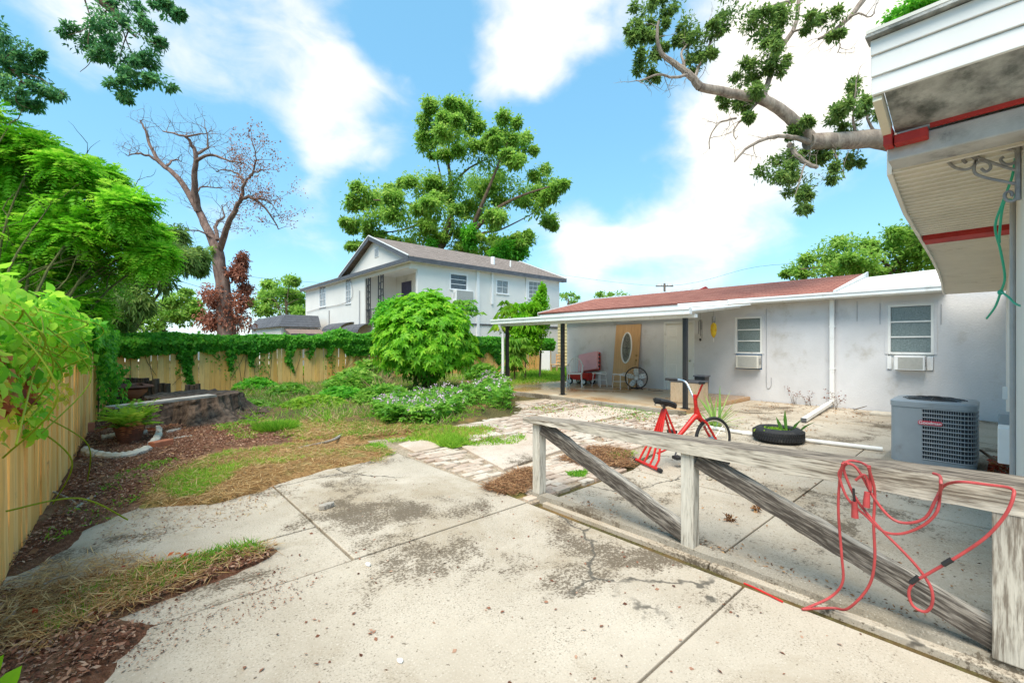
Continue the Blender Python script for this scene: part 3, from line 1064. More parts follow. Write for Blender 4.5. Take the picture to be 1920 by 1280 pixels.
def roof_plane(name, mat, origin, xd, yd, lx, ly, t, parent):
    """sheet in its own plane (x along the eave, y up the slope) so that shingle courses follow it"""
    X = Vector(xd).normalized(); Y = Vector(yd).normalized(); Z = X.cross(Y)
    mb = MB(); mb.box(0, lx, 0, ly, -t, 0)
    o = mb.build(name, mat, parent, local=True)
    M = Matrix((X, Y, Z)).transposed()
    inv = wmat(parent).inverted() if parent else Matrix.Identity(4)
    o.location = inv @ Vector(origin)
    o.rotation_euler = M.to_euler()
    return o


def gutter(parent, ax, c, s0, s1, z, d=.11, h=.12, mat='white_gutter', name='gutter'):
    mb = MB()
    mb.wbox(ax, c, s0, s1, z, z + h * .62, -d, -d + .012)
    mb.wbox(ax, c, s0, s1, z + h * .62, z + h, -d - .018, -d + .012)
    mb.wbox(ax, c, s0, s1, z - .0, z + .01, -d + .012, -.002)
    for s in (s0, s1 - .01): mb.wbox(ax, c, s, s + .01, z + .01, z + h * .95, -d + .012, -.002)
    return mb.build(name, mat, parent, bevel=.004)


# ------------------------------------------------------------------ the grey house with its covered patio
HA = 12.75


def build_grey_house():
    h = thing('grey_house', 'low grey stucco house with red shingle roof and covered patio', 'house', (HA, 6, 0))

    def sz(px, py): p = onA(px, py, HA); return p.y, p.z
    d0, d1 = sz(1302, 0)[0], sz(1245, 0)[0]
    w1 = (sz(1429, 0)[0], sz(1379, 0)[0], sz(1404, 692)[1], sz(1404, 594)[1])
    w2 = (sz(1751, 0)[0], sz(1665, 0)[0], sz(1708, 695)[1], sz(1708, 570)[1])
    dtop = 2.20
    corner = sz(1063, 0)[0]
    wall(h, 'a', HA, .02, corner, -.1, 2.62, .18, 'stucco_grey', [(d0, d1, .09, dtop), w1, w2])
    e = MB(); e.box(HA + .18, 19.3, corner - .18, corner, -.1, 2.62); e.build('end_wall', 'stucco_grey', h)
    inn = MB(); inn.box(HA + .9, HA + 1.0, .2, corner - .2, -.1, 2.6); inn.build('inner_wall', 'charcoal_trim', h)
    # white flush door
    dr = MB()
    dr.wbox('a', HA, d0, d0 + .06, .09, dtop, -.02, .12); dr.wbox('a', HA, d1 - .06, d1, .09, dtop, -.02, .12); dr.wbox('a', HA, d0 + .06, d1 - .06, dtop - .07, dtop, -.018, .12)
    fr = dr.build('door_frame', 'white_trim', h)
    db = MB(); db.wbox('a', HA, d0 + .062, d1 - .062, .10, dtop - .072, .03, .07)
    door = db.build('door', 'door_white', h)
    w = (d1 - d0 - .124) / 2
    for q in range(2):
        for (za, zb) in ((1.72, 1.98), (1.02, 1.62), (.28, .88)):
            s0 = d0 + .062 + q * w + .09; s1 = s0 + w - .18
            p = MB(); p.wbox('a', HA, s0, s1, za, zb, .022, .034)
            p.build('door_panel', 'door_white', door, bevel=.01)
    k = MB(); k.lathe([(.0, .07), (.02, .068), (.032, .05), (.03, .03), (.012, .02), (.012, .0)], n=14)
    kb = MB(); M = Matrix.Translation((HA + .03, d0 + .13, 1.0)) @ Matrix.Rotation(-PI / 2, 4, 'Y')
    kb.add([M @ Vector(v) for v in k.v], k.f); kb.build('knob', 'chrome', door, smooth=True)
    # windows: louvred sashes above the cooling units
    zc = sz(1404, 663)[1]; zc2 = sz(1708, 664)[1]
    window(h, 'a', HA, w1[0], w1[1], zc, w1[3], 3, 1, sill=False)
    window(h, 'a', HA, w2[0], w2[1], zc2, w2[3], 3, 1, sill=False)
    c = MB(); c.wbox('a', HA, w1[0] + .005, w1[1] - .005, w1[2], zc - .003, .04, .06); c.build('filler_panel', 'blue_tape', h)
    c = MB(); c.wbox('a', HA, w2[0] + .005, w2[1] - .005, w2[2], zc2 - .003, .04, .06); c.build('filler_panel', 'white_trim', h)
    # eave: soffit, fascia, gutter
    g0 = sz(1812, 0)[0] + .28
    EZ, EA = 2.60, 12.36
    s = MB(); s.box(EA, HA - .001, g0, 12.2, EZ - .03, EZ); s.build('soffit', 'cream', h)
    f = MB(); f.box(EA - .025, EA - .001, g0, 12.2, EZ - .06, EZ + .10); f.build('fascia', 'white_trim', h)
    gl = onA(1297, 580, EA).y + .35
    gutter(h, 'a', EA - .027, g0, 5.0, EZ - .03)
    gutter(h, 'a', EA - .027, 5.01, gl, EZ - .045)
    # red shingle roof, gabled
    RA, RZ = 16.0, 3.52
    ga, gb = 2.68, 12.25
    sl = math.hypot(RA - EA, RZ - (EZ + .11))
    roof_plane('roof', 'shingle_red', (EA - .06, gb, EZ + .105), (0, -1, 0), (RA - EA + .06, 0, RZ - EZ - .105), gb - ga, sl + .06, .05, h)
    roof_plane('roof', 'shingle_red', (19.7, ga, EZ + .1), (0, 1, 0), (RA - 19.7, 0, RZ - EZ - .1), gb - ga, math.hypot(3.7, RZ - EZ - .1), .05, h)
    for (s, nm) in ((ga, 'rake_board'), (gb, 'rake_board')):
        r = MB(); off = -.03 if s == ga else .03
        r.beam((EA - .05, s + off / 2 + off * .04, EZ + .06), (RA, s + off / 2 + off * .04, RZ - .03), .03, .15)
        r.build(nm, 'white_trim', h)
    gt = MB(); gt.add([(EA + .3, ga + .1, EZ), (19.4, ga + .1, EZ), (RA, ga + .1, RZ - .12)], [(0, 1, 2)]); gt.add([(EA + .3, gb - .75, EZ), (19.4, gb - .75, EZ), (RA, gb - .75, RZ - .12)], [(0, 2, 1)])
    gt.build('gable', 'white_trim', h)
    # low white roof over the joint to the next building
    lr = MB(); lr.slab([(EA - .04, g0, EZ + .10), (EA - .04, ga - .07, EZ + .10), (15.6, ga - .07, 3.36), (15.6, g0, 3.42)][::-1], .05)
    lr.build('low_roof', 'white_roof', h)
    # downspout: elbow and long ground extension
    pb = onA(1560, 0, HA - .10).y
    ds = MB(); w_ = .045
    ds.box(HA - .13, HA - .05, pb - w_, pb + w_, .16, EZ - .05)
    e0 = Vector((HA - .10, pb, .13)); e1 = G(1507, 786, .06); e1 = Vector((e1.x, e1.y, .05))
    ds.beam(e0, e1, .09, .07)
    ds.build('downspout', 'white_gutter', h, bevel=.006)
    d = (e1 - e0).normalized()
    dm = MB(); dm.beam(e1 + d * .002, e1 + d * .03, .094, .074); dm.build('spout_mouth', 'dark_grey_metal', h)
    for z in (.9, 1.9):
        st = MB(); st.box(HA - .135, HA - .002, pb - .055, pb + .055, z, z + .03); st.build('strap', 'white_gutter', h)
    # conduit and wires on the wall
    for (px, y0, y1) in ((1437, 578, 715), (1607, 565, 602), (1650, 568, 608), (1765, 570, 608)):
        p0 = onA(px, y0, HA); p1 = onA(px, y1, HA)
        c = MB(); c.cyl((HA - .008, p0.y, p0.z), (HA - .008, p0.y, p1.z), .006 if px != 1437 else .008, n=6); c.build('cable', 'conduit', h)
    p = [onA(x, y, HA - .01) for x, y in ((1437, 715), (1438, 726), (1442, 728), (1446, 722), (1446, 708))]
    c = MB(); c.tube(smooth_path(p, 4), .007, 6); c.build('cable', 'conduit', h)

    # patio cover: pan roof, front gutter, black posts
    FA = 9.02
    f0 = onA(1298, 590, FA).y; f1 = onA(926, 606, FA).y
    zt = 2.20
    cv = MB(); cv.slab([(FA, f0, zt + .02), (FA, f1, zt + .02), (EA - .15, f1, EZ - .06), (EA - .15, f0, EZ - .06)][::-1], .03)
    cv.build('patio_cover', 'white_trim', h)
    for q in range(11):
        s = f0 + .25 + q * (f1 - f0 - .5) / 10
        rb = MB(); rb.beam((FA + .05, s, zt - .045), (EA - .2, s, EZ - .125), .03, .05); rb.build('roof_rib', 'white_trim', h)
    mb = MB()
    mb.box(FA - .13, FA - .115, f0, f1, zt - .07, zt + .025); mb.box(FA - .15, FA - .115, f0, f1, zt + .025, zt + .075)
    mb.box(FA - .115, FA - .002, f0, f1, zt - .07, zt - .06); mb.box(FA - .115, FA - .002, f0, f0 + .012, zt - .06, zt + .06); mb.box(FA - .115, FA - .002, f1 - .012, f1, zt - .06, zt + .06)
    mb.build('patio_gutter', 'white_gutter', h, bevel=.004)
    bm_ = MB(); bm_.box(FA + .18, FA + .30, f0 + .03, f1 - .03, zt - .13, zt - .055); bm_.build('header_beam', 'white_trim', h)
    for px in (1285, 1055, 951):
        q = onA(px, 740, FA + .24)
        po = MB(); po.box(q.x - .045, q.x + .045, q.y - .045, q.y + .045, .091, zt - .131)
        po.box(q.x - .08, q.x + .08, q.y - .08, q.y + .08, .0905, .105)
        po.build('post', 'black_metal', h, bevel=.006)
    # the patio gutter's own spout at the far post
    q = onA(945, 730, FA + .10)
    pth = [(FA - .06, f1 - .35, zt - .065), (FA - .06, f1 - .36, zt - .14), (FA + .02, q.y + .02, zt - .32), (FA + .05, q.y, zt - .5), (FA + .05, q.y, .12)]
    sp = MB(); sp.tube(smooth_path(pth, 4), .045, 10); sp.build('patio_spout', 'white_gutter', h, smooth=True)
    # exposed rafter tails beside the patio cover
    for s in (gl - .1, gl - .55, gl - 1.0):
        rt = MB(); rt.box(EA + .02, HA - .01, s, s + .05, EZ - .11, EZ - .032); rt.build('rafter_tail', 'cream', h)
    return h


build_grey_house()


# ------------------------------------------------------------------ the building at the right edge: gable fascia, beam, soffit, wall
def build_right_building():
    r = thing('white_building', 'white building at the right edge with deep eave and cream slatted soffit', 'building', (8, -.4, 0))
    far = onA(1886, 640, 12.7); n0 = onA(1922, 640, 3.2)
    F = Vector((12.72, far.y, 0)); N0 = Vector((3.2, n0.y, 0))
    w = MB()
    # wall, slightly turned from the plot
    w.prism([(N0.x, N0.y), (F.x, F.y), (F.x, F.y - 3), (N0.x, N0.y - 3)], -.1, 2.52)
    w.build('wall', 'stucco_white', r)
    # eave edge bows outwards along its length
    edge = [(3.30, .44), (4.4, .50), (5.6, .53), (6.9, .565), (8.4, .62), (10.0, .70), (11.4, .79), (12.3, .83)]

    def eb(x):
        for (a, b) in zip(edge[:-1], edge[1:]):
            if x <= b[0]: return a[1] + (b[1] - a[1]) * (x - a[0]) / (b[0] - a[0])
        return edge[-1][1]

    def wb(x): return N0.y + (F.y - N0.y) * (x - N0.x) / (F.x - N0.x)
    SZ = 2.50
    x = 3.32; st = .1
    while x < 12.25:
        p = MB(); x2 = x + st - .006
        mid = (x + x2) / 2
        if not (5.50 < mid < 5.80):
            p.add([(x, wb(x), SZ), (x2, wb(x2), SZ), (x2, eb(x2), SZ), (x, eb(x), SZ), (x, wb(x), SZ + .02), (x2, wb(x2), SZ + .02), (x2, eb(x2), SZ + .02), (x, eb(x), SZ + .02)],
                  [(0, 1, 2, 3), (7, 6, 5, 4), (0, 4, 5, 1), (1, 5, 6, 2), (2, 6, 7, 3), (3, 7, 4, 0)])
            p.add([(x + .01, wb(x), SZ - .016), (x + .028, wb(x), SZ - .016), (x + .028, eb(x), SZ - .016), (x + .01, eb(x), SZ - .016), (x + .01, wb(x), SZ), (x + .028, wb(x), SZ), (x + .028, eb(x), SZ), (x + .01, eb(x), SZ)],
                  [(0, 1, 2, 3), (0, 4, 5, 1), (1, 5, 6, 2), (2, 6, 7, 3), (3, 7, 4, 0)])
            p.build('soffit_panel', 'soffit_cream', r)
        x += st
    b = MB(); b.prism([(5.52, wb(5.52)), (5.78, wb(5.78)), (5.78, eb(5.78) - .01), (5.52, eb(5.52) - .01)], SZ - .05, SZ + .02)
    b.build('red_band', 'red_wood', r)
    e = MB()
    for (a, c) in zip(edge[:-1], edge[1:]):
        e.beam((a[0], a[1] + .012, SZ + .045), (c[0], c[1] + .012, SZ + .045), .022, .15)
    e.build('eave_trim', 'soffit_cream', r)
    cap = MB(); cap.prism([(3.14, -4), (3.14, .40)] + [(a, c - .03) for a, c in edge] + [(12.3, -4)], SZ + .13, SZ + .19)
    cap.build('roof_deck', 'white_roof', r)
    # grey beam under the gable overhang
    g = MB(); g.box(3.12, 3.30, -4, .435, SZ - .012, SZ + .10); g.build('beam', 'beam_grey', r, bevel=.008)
    g = MB(); g.box(3.05, 3.118, .27, .40, SZ + .05, SZ + .10); g.build('rafter_end', 'red_wood', r, bevel=.005)
    g = MB(); g.box(3.09, 3.115, -4, .265, SZ + .108, SZ + .13); g.build('red_trim', 'red_wood', r)
    g = MB(); g.box(3.03, 3.115, .405, .44, SZ + .05, SZ + .14); g.build('red_trim', 'red_wood', r)
    # sloping galvanised underside from beam to fascia
    g = MB(); g.slab([(3.10, .40, SZ + .135), (2.79, .40, SZ + .235), (2.79, -4, SZ + .235), (3.10, -4, SZ + .135)], .012)
    g.build('underside_sheet', 'galvanised', r)
    g = MB(); g.beam((3.06, .425, SZ + .13), (2.78, .425, SZ + .22), .035, .07); g.build('end_board', 'cream', r)
    # fascia: three lapped boards and a drip edge
    z0 = SZ + .215
    for i, (hgt, off) in enumerate(((.085, .0), (.10, .010), (.075, .020))):
        g = MB(); g.box(2.755 - off, 2.775 - off, -4, .445, z0, z0 + hgt - .003); g.build('fascia_board', 'white_trim', r, bevel=.003); z0 += hgt
    g = MB(); g.box(2.70, 2.80, -4, .46, z0 + .002, z0 + .014); g.build('drip_edge', 'galvanised', r)
    g = MB(); g.slab([(2.72, .46, z0 + .03), (2.72, -4, z0 + .03), (6.5, -4, z0 + .55), (6.5, .46, z0 + .55)][::-1], .015)
    g.build('gable_roof', 'white_roof', r)
    g = MB(); g.add([(2.78, .44, SZ + .2), (2.78, .44, z0), (6.5, .44, z0 + .5), (6.5, .44, SZ + .2)], [(0, 1, 2, 3)])
    # electrical boxes, conduit on the wall
    for (px, y0, y1, x_, wd, dp, mt, nm) in ((1888, 722, 742, 10.2, .35, .05, 'white_plain', 'socket_box'), (1895, 768, 805, 7.2, .30, .09, 'ac_grey', 'switch_box'), (1903, 792, 855, 5.0, .22, .09, 'white_plain', 'meter_box')):
        za = CAMH + (HOR - y1) / FPX * (x_ * .70); zb = CAMH + (HOR - y0) / FPX * (x_ * .70)
        g = MB(); g.box(x_ - wd / 2, x_ + wd / 2, wb(x_) - .02, wb(x_) + dp, za, zb); g.build(nm, mt, r, bevel=.008)
    g = MB(); g.tube([(4.6, wb(4.6) + .02, .0), (4.6, wb(4.6) + .02, 2.5)], .015, 8); g.build('conduit_pipe', 'conduit', r)
    g = MB(); g.tube(smooth_path([(6.5, wb(6.5) + .03, .62), (6.8, .05, .36), (7.3, .10, .22), (7.9, .22, .2)], 6), .016, 8); g.build('refrigerant_line', 'copper_line', r, smooth=True)
    # corner post
    return r, wb


RB, WB = build_right_building()


# ------------------------------------------------------------------ fences
def build_fences():
    # left fence
    P0 = Vector((-.66, .6, 0)); P1 = Vector((-.17, 16.75, 0))
    f = thing('board_fence', 'pale yellow board fence along the left side under leafy creepers', 'fence', P0)
    d = (P1 - P0); Lf = d.length; ang = math.atan2(d.y, d.x)
    proto = MB(); proto.add([(-.068, -.01, 0), (.068, -.01, 0), (.068, .01, 0), (-.068, .01, 0), (-.068, -.01, .97), (.068, -.01, .97), (.068, .01, .97), (-.068, .01, .97),
                             (-.035, -.01, 1), (.035, -.01, 1), (.035, .01, 1), (-.035, .01, 1)],
                            [(0, 3, 2, 1), (0, 1, 5, 4), (1, 2, 6, 5), (2, 3, 7, 6), (3, 0, 4, 7), (4, 5, 9, 8), (5, 6, 10, 9), (6, 7, 11, 10), (7, 4, 8, 11), (8, 9, 10, 11)])
    proto = proto.build('board', 'fence_yellow', f, local=True)
    first = True; s = 0.05
    while s < Lf:
        p = d.normalized() * s
        off = RNG.normal(0, .006)
        loc = (p.x - math.sin(ang) * off, p.y + math.cos(ang) * off, -.03)
        rot = (RNG.normal(0, .012), RNG.normal(0, .008), ang + RNG.normal(0, .015)); sc = (1, 1, 1.74 + RNG.normal(0, .02))
        if first: proto.location = loc; proto.rotation_euler = rot; proto.scale = sc; first = False
        else: place(proto, 'board', f, loc, rot, sc)
        s += .136 + .010 + (RNG.random() < .08) * .02
    n = Vector((-math.sin(ang), math.cos(ang), 0))      # behind the boards (away from the yard)
    for z in (.3, .95, 1.5):
        mb = MB(); mb.beam(P0 + n * .045 + Vector((0, 0, z)), P1 + n * .045 + Vector((0, 0, z)), .038, .085); mb.build('rail', 'fence_yellow', f)
    for k in range(8):
        q = P0 + d * (k / 7) + n * .11
        mb = MB(); mb.box(q.x - .045, q.x + .045, q.y - .045, q.y + .045, -.1, 1.85); mb.build('post', 'fence_yellow', f)
    # back fence
    Q0 = Vector((-.10, 16.82, 0)); Q1 = Vector((19.6, 18.35, 0))
    g = thing('board_fence', 'pale yellow board fence across the back of the yard topped with ivy', 'fence', Q0)
    d2 = Q1 - Q0; L2 = d2.length; a2 = math.atan2(d2.y, d2.x)
    s = .07
    while s < L2:
        p = d2.normalized() * s
        place(proto, 'board', g, (p.x, p.y + RNG.normal(0, .006), -.03), (RNG.normal(0, .01), RNG.normal(0, .008), a2 + RNG.normal(0, .012)), (1, 1, 1.72 + RNG.normal(0, .03)))
        s += .136 + .009 + (RNG.random() < .06) * .02
    n = Vector((-math.sin(a2), math.cos(a2), 0))
    for z in (.3, .95, 1.5):
        mb = MB(); mb.beam(Q0 + n * .05 + Vector((0, 0, z)), Q1 + n * .05 + Vector((0, 0, z)), .038, .085); mb.build('rail', 'fence_yellow', g)
    for k in range(9):
        q = Q0 + d2 * (k / 8) + n * .12
        mb = MB(); mb.box(q.x - .045, q.x + .045, q.y - .045, q.y + .045, -.1, 1.8); mb.build('post', 'fence_yellow', g)
    return P0, P1, Q0, Q1


P0, P1, Q0, Q1 = build_fences()


# ------------------------------------------------------------------ the white two-storey house behind the fence
def build_two_storey():
    AX, BX = 11.42, 20.72          # wall planes
    h = thing('two_storey_house', 'white two storey house with brown gabled roof behind the ivy fence', 'house', (17, 25, 0))
    AR = onB(1049, 600, BX).x
    EZ = 5.86
    BL = onA(573, 600, AX).y
    # right facade
    rs = lambda px, py: (onB(px, py, BX).x, onB(px, py, BX).z)

    def rect(p0, p1): a = rs(*p0); b = rs(*p1); return (min(a[0], b[0]), max(a[0], b[0]), min(a[1], b[1]), max(a[1], b[1]))
    wA = rect((844, 512), (876, 545)); wB = rect((931, 524), (953, 552)); wC = rect((991, 526), (1016, 562))
    pier = rs(783, 500)[0]
    wall(h, 'b', BX, pier, AR, -.1, EZ, .2, 'stucco_white', [wA, wB, wC])
    window(h, 'b', BX, *wA, 3, 1, pane='pane_dark', frame_mat='white_plain', sill=True)
    window(h, 'b', BX, *wB, 2, 2, pane='pane_grey', frame_mat='white_plain')
    window(h, 'b', BX, *wC, 4, 3, pane='pane_grey', frame_mat='white_plain')
    fl = MB(); fl.box(pier, AR, BX - .06, BX - .001, 2.62, 2.70); fl.build('band', 'charcoal_trim', h)
    e = MB(); e.box(AR - .2, AR, BX + .2, 29.6, -.1, EZ); e.build('end_wall', 'stucco_white', h)
    hd = MB(); hd.box(AX, pier, BX, BX + .2, EZ - .42, EZ); hd.build('header', 'stucco_white', h)
    # left facade
    ls = lambda px, py: (onA(px, py, AX).y, onA(px, py, AX).z)

    def rectl(p0, p1): a = ls(*p0); b = ls(*p1); return (min(a[0], b[0]), max(a[0], b[0]), min(a[1], b[1]), max(a[1], b[1]))
    w1 = rectl((599, 538), (611, 574)); w2 = rectl((648, 522), (658, 568))
    pb = ls(684, 500)[0]
    wall(h, 'a', AX, pb, BL, -.1, EZ, .2, 'stucco_white', [w1, w2])
    window(h, 'a', AX, *w1, 3, 2, pane='pane_grey', frame_mat='white_plain', trim=.06)
    window(h, 'a', AX, *w2, 4, 2, pane='pane_grey', frame_mat='white_plain', trim=.06)
    hd = MB(); hd.box(AX, AX + .2, BX + .201, pb, EZ - .32, EZ); hd.build('header', 'stucco_white', h)
    # porch recess at the near corner: floor, back wall, side wall, dark doorway
    px_ = AX + 2.1
    fl = MB(); fl.box(AX, px_, BX, pb, 2.55, 2.72); fl.build('porch_floor', 'stucco_white', h)
    bk = MB(); bk.box(px_, px_ + .1, BX + .2, pb, 2.72, EZ); bk.build('porch_wall', 'stucco_white', h)
    sd = MB(); sd.box(AX + .2, px_, pb, pb + .1, -.1, EZ); sd.build('porch_wall', 'stucco_white', h)
    cl = MB(); cl.box(AX + .2, px_, BX + .2, pb, EZ - .05, EZ - .02); cl.build('porch_ceiling', 'white_trim', h)
    lw = MB(); lw.box(AX + .01, px_, BX + .01, BX + .2, -.1, 2.54); lw.build('wall', 'stucco_white', h)
    lw = MB(); lw.box(AX + .01, AX + .2, BX + .2, pb, -.1, 2.54); lw.build('wall', 'stucco_white', h)
    dz = onA(765, 510, px_ - .02); dw = onA(753, 600, px_ - .02).y; dn = onA(771, 600, px_ - .02).y
    dm = MB(); dm.box(px_ - .03, px_ - .002, dn, dw, 2.73, 5.4); dm.build('doorway', 'purple_dark', h)
    for (px, wd) in ((691, .5), (714, .62)):
        q = onA(px, 560, AX + .1)
        if px == 714: q.y = q.y
        for s in (-wd / 2, 0, wd / 2):
            m = MB(); m.box(q.x - .025, q.x + .025, q.y + s - .025, q.y + s + .025, 2.72, EZ - .32); m.build('iron_post', 'black_metal', h)
        m = MB()
        for k in range(7):
            z = 2.95 + k * .38
            ring = [(q.x, q.y + (wd / 4) * (1 if k % 2 else -1) + .085 * math.cos(t * PI / 5), z + .14 * math.sin(t * PI / 5)) for t in range(11)]
            m.tube(ring, .014, 5)
            m.box(q.x - .02, q.x + .02, q.y + (wd / 4) * (1 if k % 2 else -1) - .05, q.y + (wd / 4) * (1 if k % 2 else -1) + .05, z + .17, z + .26)
        m.build('iron_scroll', 'black_metal', h)
    m = MB()
    for k in range(18):
        s = BX + .15 + k * (pb - BX - .3) / 17
        m.box(AX + .08, AX + .10, s - .01, s + .01, 2.72, 3.6)
    m.box(AX + .07, AX + .11, BX + .1, pb, 3.6, 3.64); m.build('railing', 'black_metal', h)
    # roof: gable along the right facade
    RBc, RZ = 25.1, 7.85
    e0, e1 = BX - .36, 2 * RBc - BX + .36
    x0, x1 = AX - .32, AR + .32
    run = RBc - e0; rise = RZ - EZ - .14
    roof_plane('roof', 'shingle_brown', (x0, e0, EZ + .14), (1, 0, 0), (0, run, rise), x1 - x0, math.hypot(run, rise), .06, h)
    roof_plane('roof', 'shingle_brown', (x1, e1, EZ + .14), (-1, 0, 0), (0, -run, rise), x1 - x0, math.hypot(run, rise), .06, h)
    fc = MB(); fc.box(x0, x1, e0 - .02, e0 + .02, EZ - .1, EZ + .13); fc.build('fascia', 'charcoal_trim', h)
    so = MB(); so.box(x0, x1, e0 + .021, BX - .001, EZ - .08, EZ - .05); so.build('soffit', 'white_trim', h)
    for xx in (x0, x1):
        for sg in (1, -1):
            r = MB(); yb = e0 if sg > 0 else e1
            r.beam((xx - .016, yb, EZ + .05), (xx - .016, RBc, RZ - .09), .03, .24); r.build('rake_board', 'charcoal_trim', h)
            r = MB(); r.beam((xx - .025, yb - sg * .05, EZ + .17), (xx - .025, RBc, RZ + .045), .05, .05); r.build('rake_cap', 'white_plain', h)
    gm = MB(); gm.slab([(AX, e0 + .5, EZ), (AX, RBc, RZ - .16), (AX, e1 - .5, EZ)], .1); gm.build('gable', 'stucco_white', h)
    gm = MB(); gm.slab([(AR, e0 + .5, EZ), (AR, e1 - .5, EZ), (AR, RBc, RZ - .16)], .1); gm.build('gable', 'stucco_white', h)
    v = onA(720, 463, AX - .02)
    gv = MB(); gv.box(AX - .03, AX - .001, RBc - .65, RBc - .1, EZ + .75, EZ + 1.3); gv.build('vent_frame', 'white_plain', h)
    for k in range(6):
        s = MB(); s.box(AX - .045, AX - .031, RBc - .60, RBc - .15, EZ + .80 + k * .078, EZ + .85 + k * .078); s.build('vent_slat', 'conduit', h)
    # eave of the left side, running on over the rear wing
    fc = MB(); fc.box(AX - .34, AX - .30, e0, BL + .3, EZ - .12, EZ + .08); fc.build('fascia', 'charcoal_trim', h)
    so = MB(); so.box(AX - .299, AX - .001, e0, BL + .3, EZ - .10, EZ - .07); so.build('soffit', 'white_trim', h)
    pr = MB(); pr.slab([(AX - .33, e0, EZ + .09), (AX - .33, e1, EZ + .09), (AX - .002, e1, EZ + .17), (AX - .002, e0, EZ + .17)][::-1], .03); pr.build('skirt_roof', 'shingle_brown', h)
    lw = MB(); lw.slab([(AX - .36, e1 - .3, EZ + .10), (AX - .36, BL + .35, EZ + .10), (AX + 4, BL + .35, EZ + .95), (AX + 4, e1 - .3, EZ + .95)][::-1], .08)
    lw.build('wing_roof', 'shingle_brown', h)
    rw = MB(); rw.box(AX + .2, AX + 6, BL - .2, BL, -.1, EZ); rw.build('rear_wall', 'stucco_white', h)
    # downspouts and pipes
    for (px, y0, y1, wd) in ((895, 505, 640, .09), (922, 510, 570, .06), (986, 518, 565, .04)):
        a = rs(px, y0); b = rs(px, y1)
        m = MB(); m.box(a[0] - wd, a[0] + wd, BX - .1, BX - .002, b[1], EZ - .05); m.build('downspout', 'white_plain', h)
    for (px, hh, rr) in ((924, .45, .14), (957, .4, .05)):
        q = onB(px, 500, e0 + 1.6)
        zz = EZ + .14 + rise * 1.6 / run
        m = MB(); m.cyl((q.x, e0 + 1.6, zz - .1), (q.x, e0 + 1.6, zz + hh), rr, n=10); m.build('roof_vent', 'white_plain', h)
    c = MB(); p = [onA(x, y, AX - .05) for x, y in ((648, 505), (655, 520), (661, 545), (658, 560), (640, 570), (600, 578), (575, 585))]
    c.tube(smooth_path(p, 4), .018, 5); c.build('cable', 'conduit', h)
    for (px, y0, y1) in ((674, 545, 610), (617, 582, 610)):
        a = onA(px, y0, AX - .04); b = onA(px, y1, AX - .04)
        c = MB(); c.cyl(a, (a.x, a.y, b.z), .035, n=6); c.build('pipe', 'conduit', h)
    # two curved awnings over the ground floor
    for (pa, pb2) in (((630, 607), (664, 607)), ((664, 609), (700, 609))):
        a = onA(*pa, AX).y; b = onA(*pb2, AX).y
        y0, y1 = min(a, b), max(a, b); zc = onA(*pa, AX).z
        m = MB(); prof = []
        for k in range(7):
            t = k / 6 * PI / 2
            prof.append((AX - .95 * math.sin(t), zc - .55 * (1 - math.cos(t))))
        for k in range(6):
            m.slab([(prof[k][0], y0, prof[k][1]), (prof[k][0], y1, prof[k][1]), (prof[k + 1][0], y1, prof[k + 1][1]), (prof[k + 1][0], y0, prof[k + 1][1])][::-1], .02)
        m.build('awning', 'shingle_grey', h)
    q = rect((846, 545), (876, 562))
    return AX, BX, q


TS = build_two_storey()


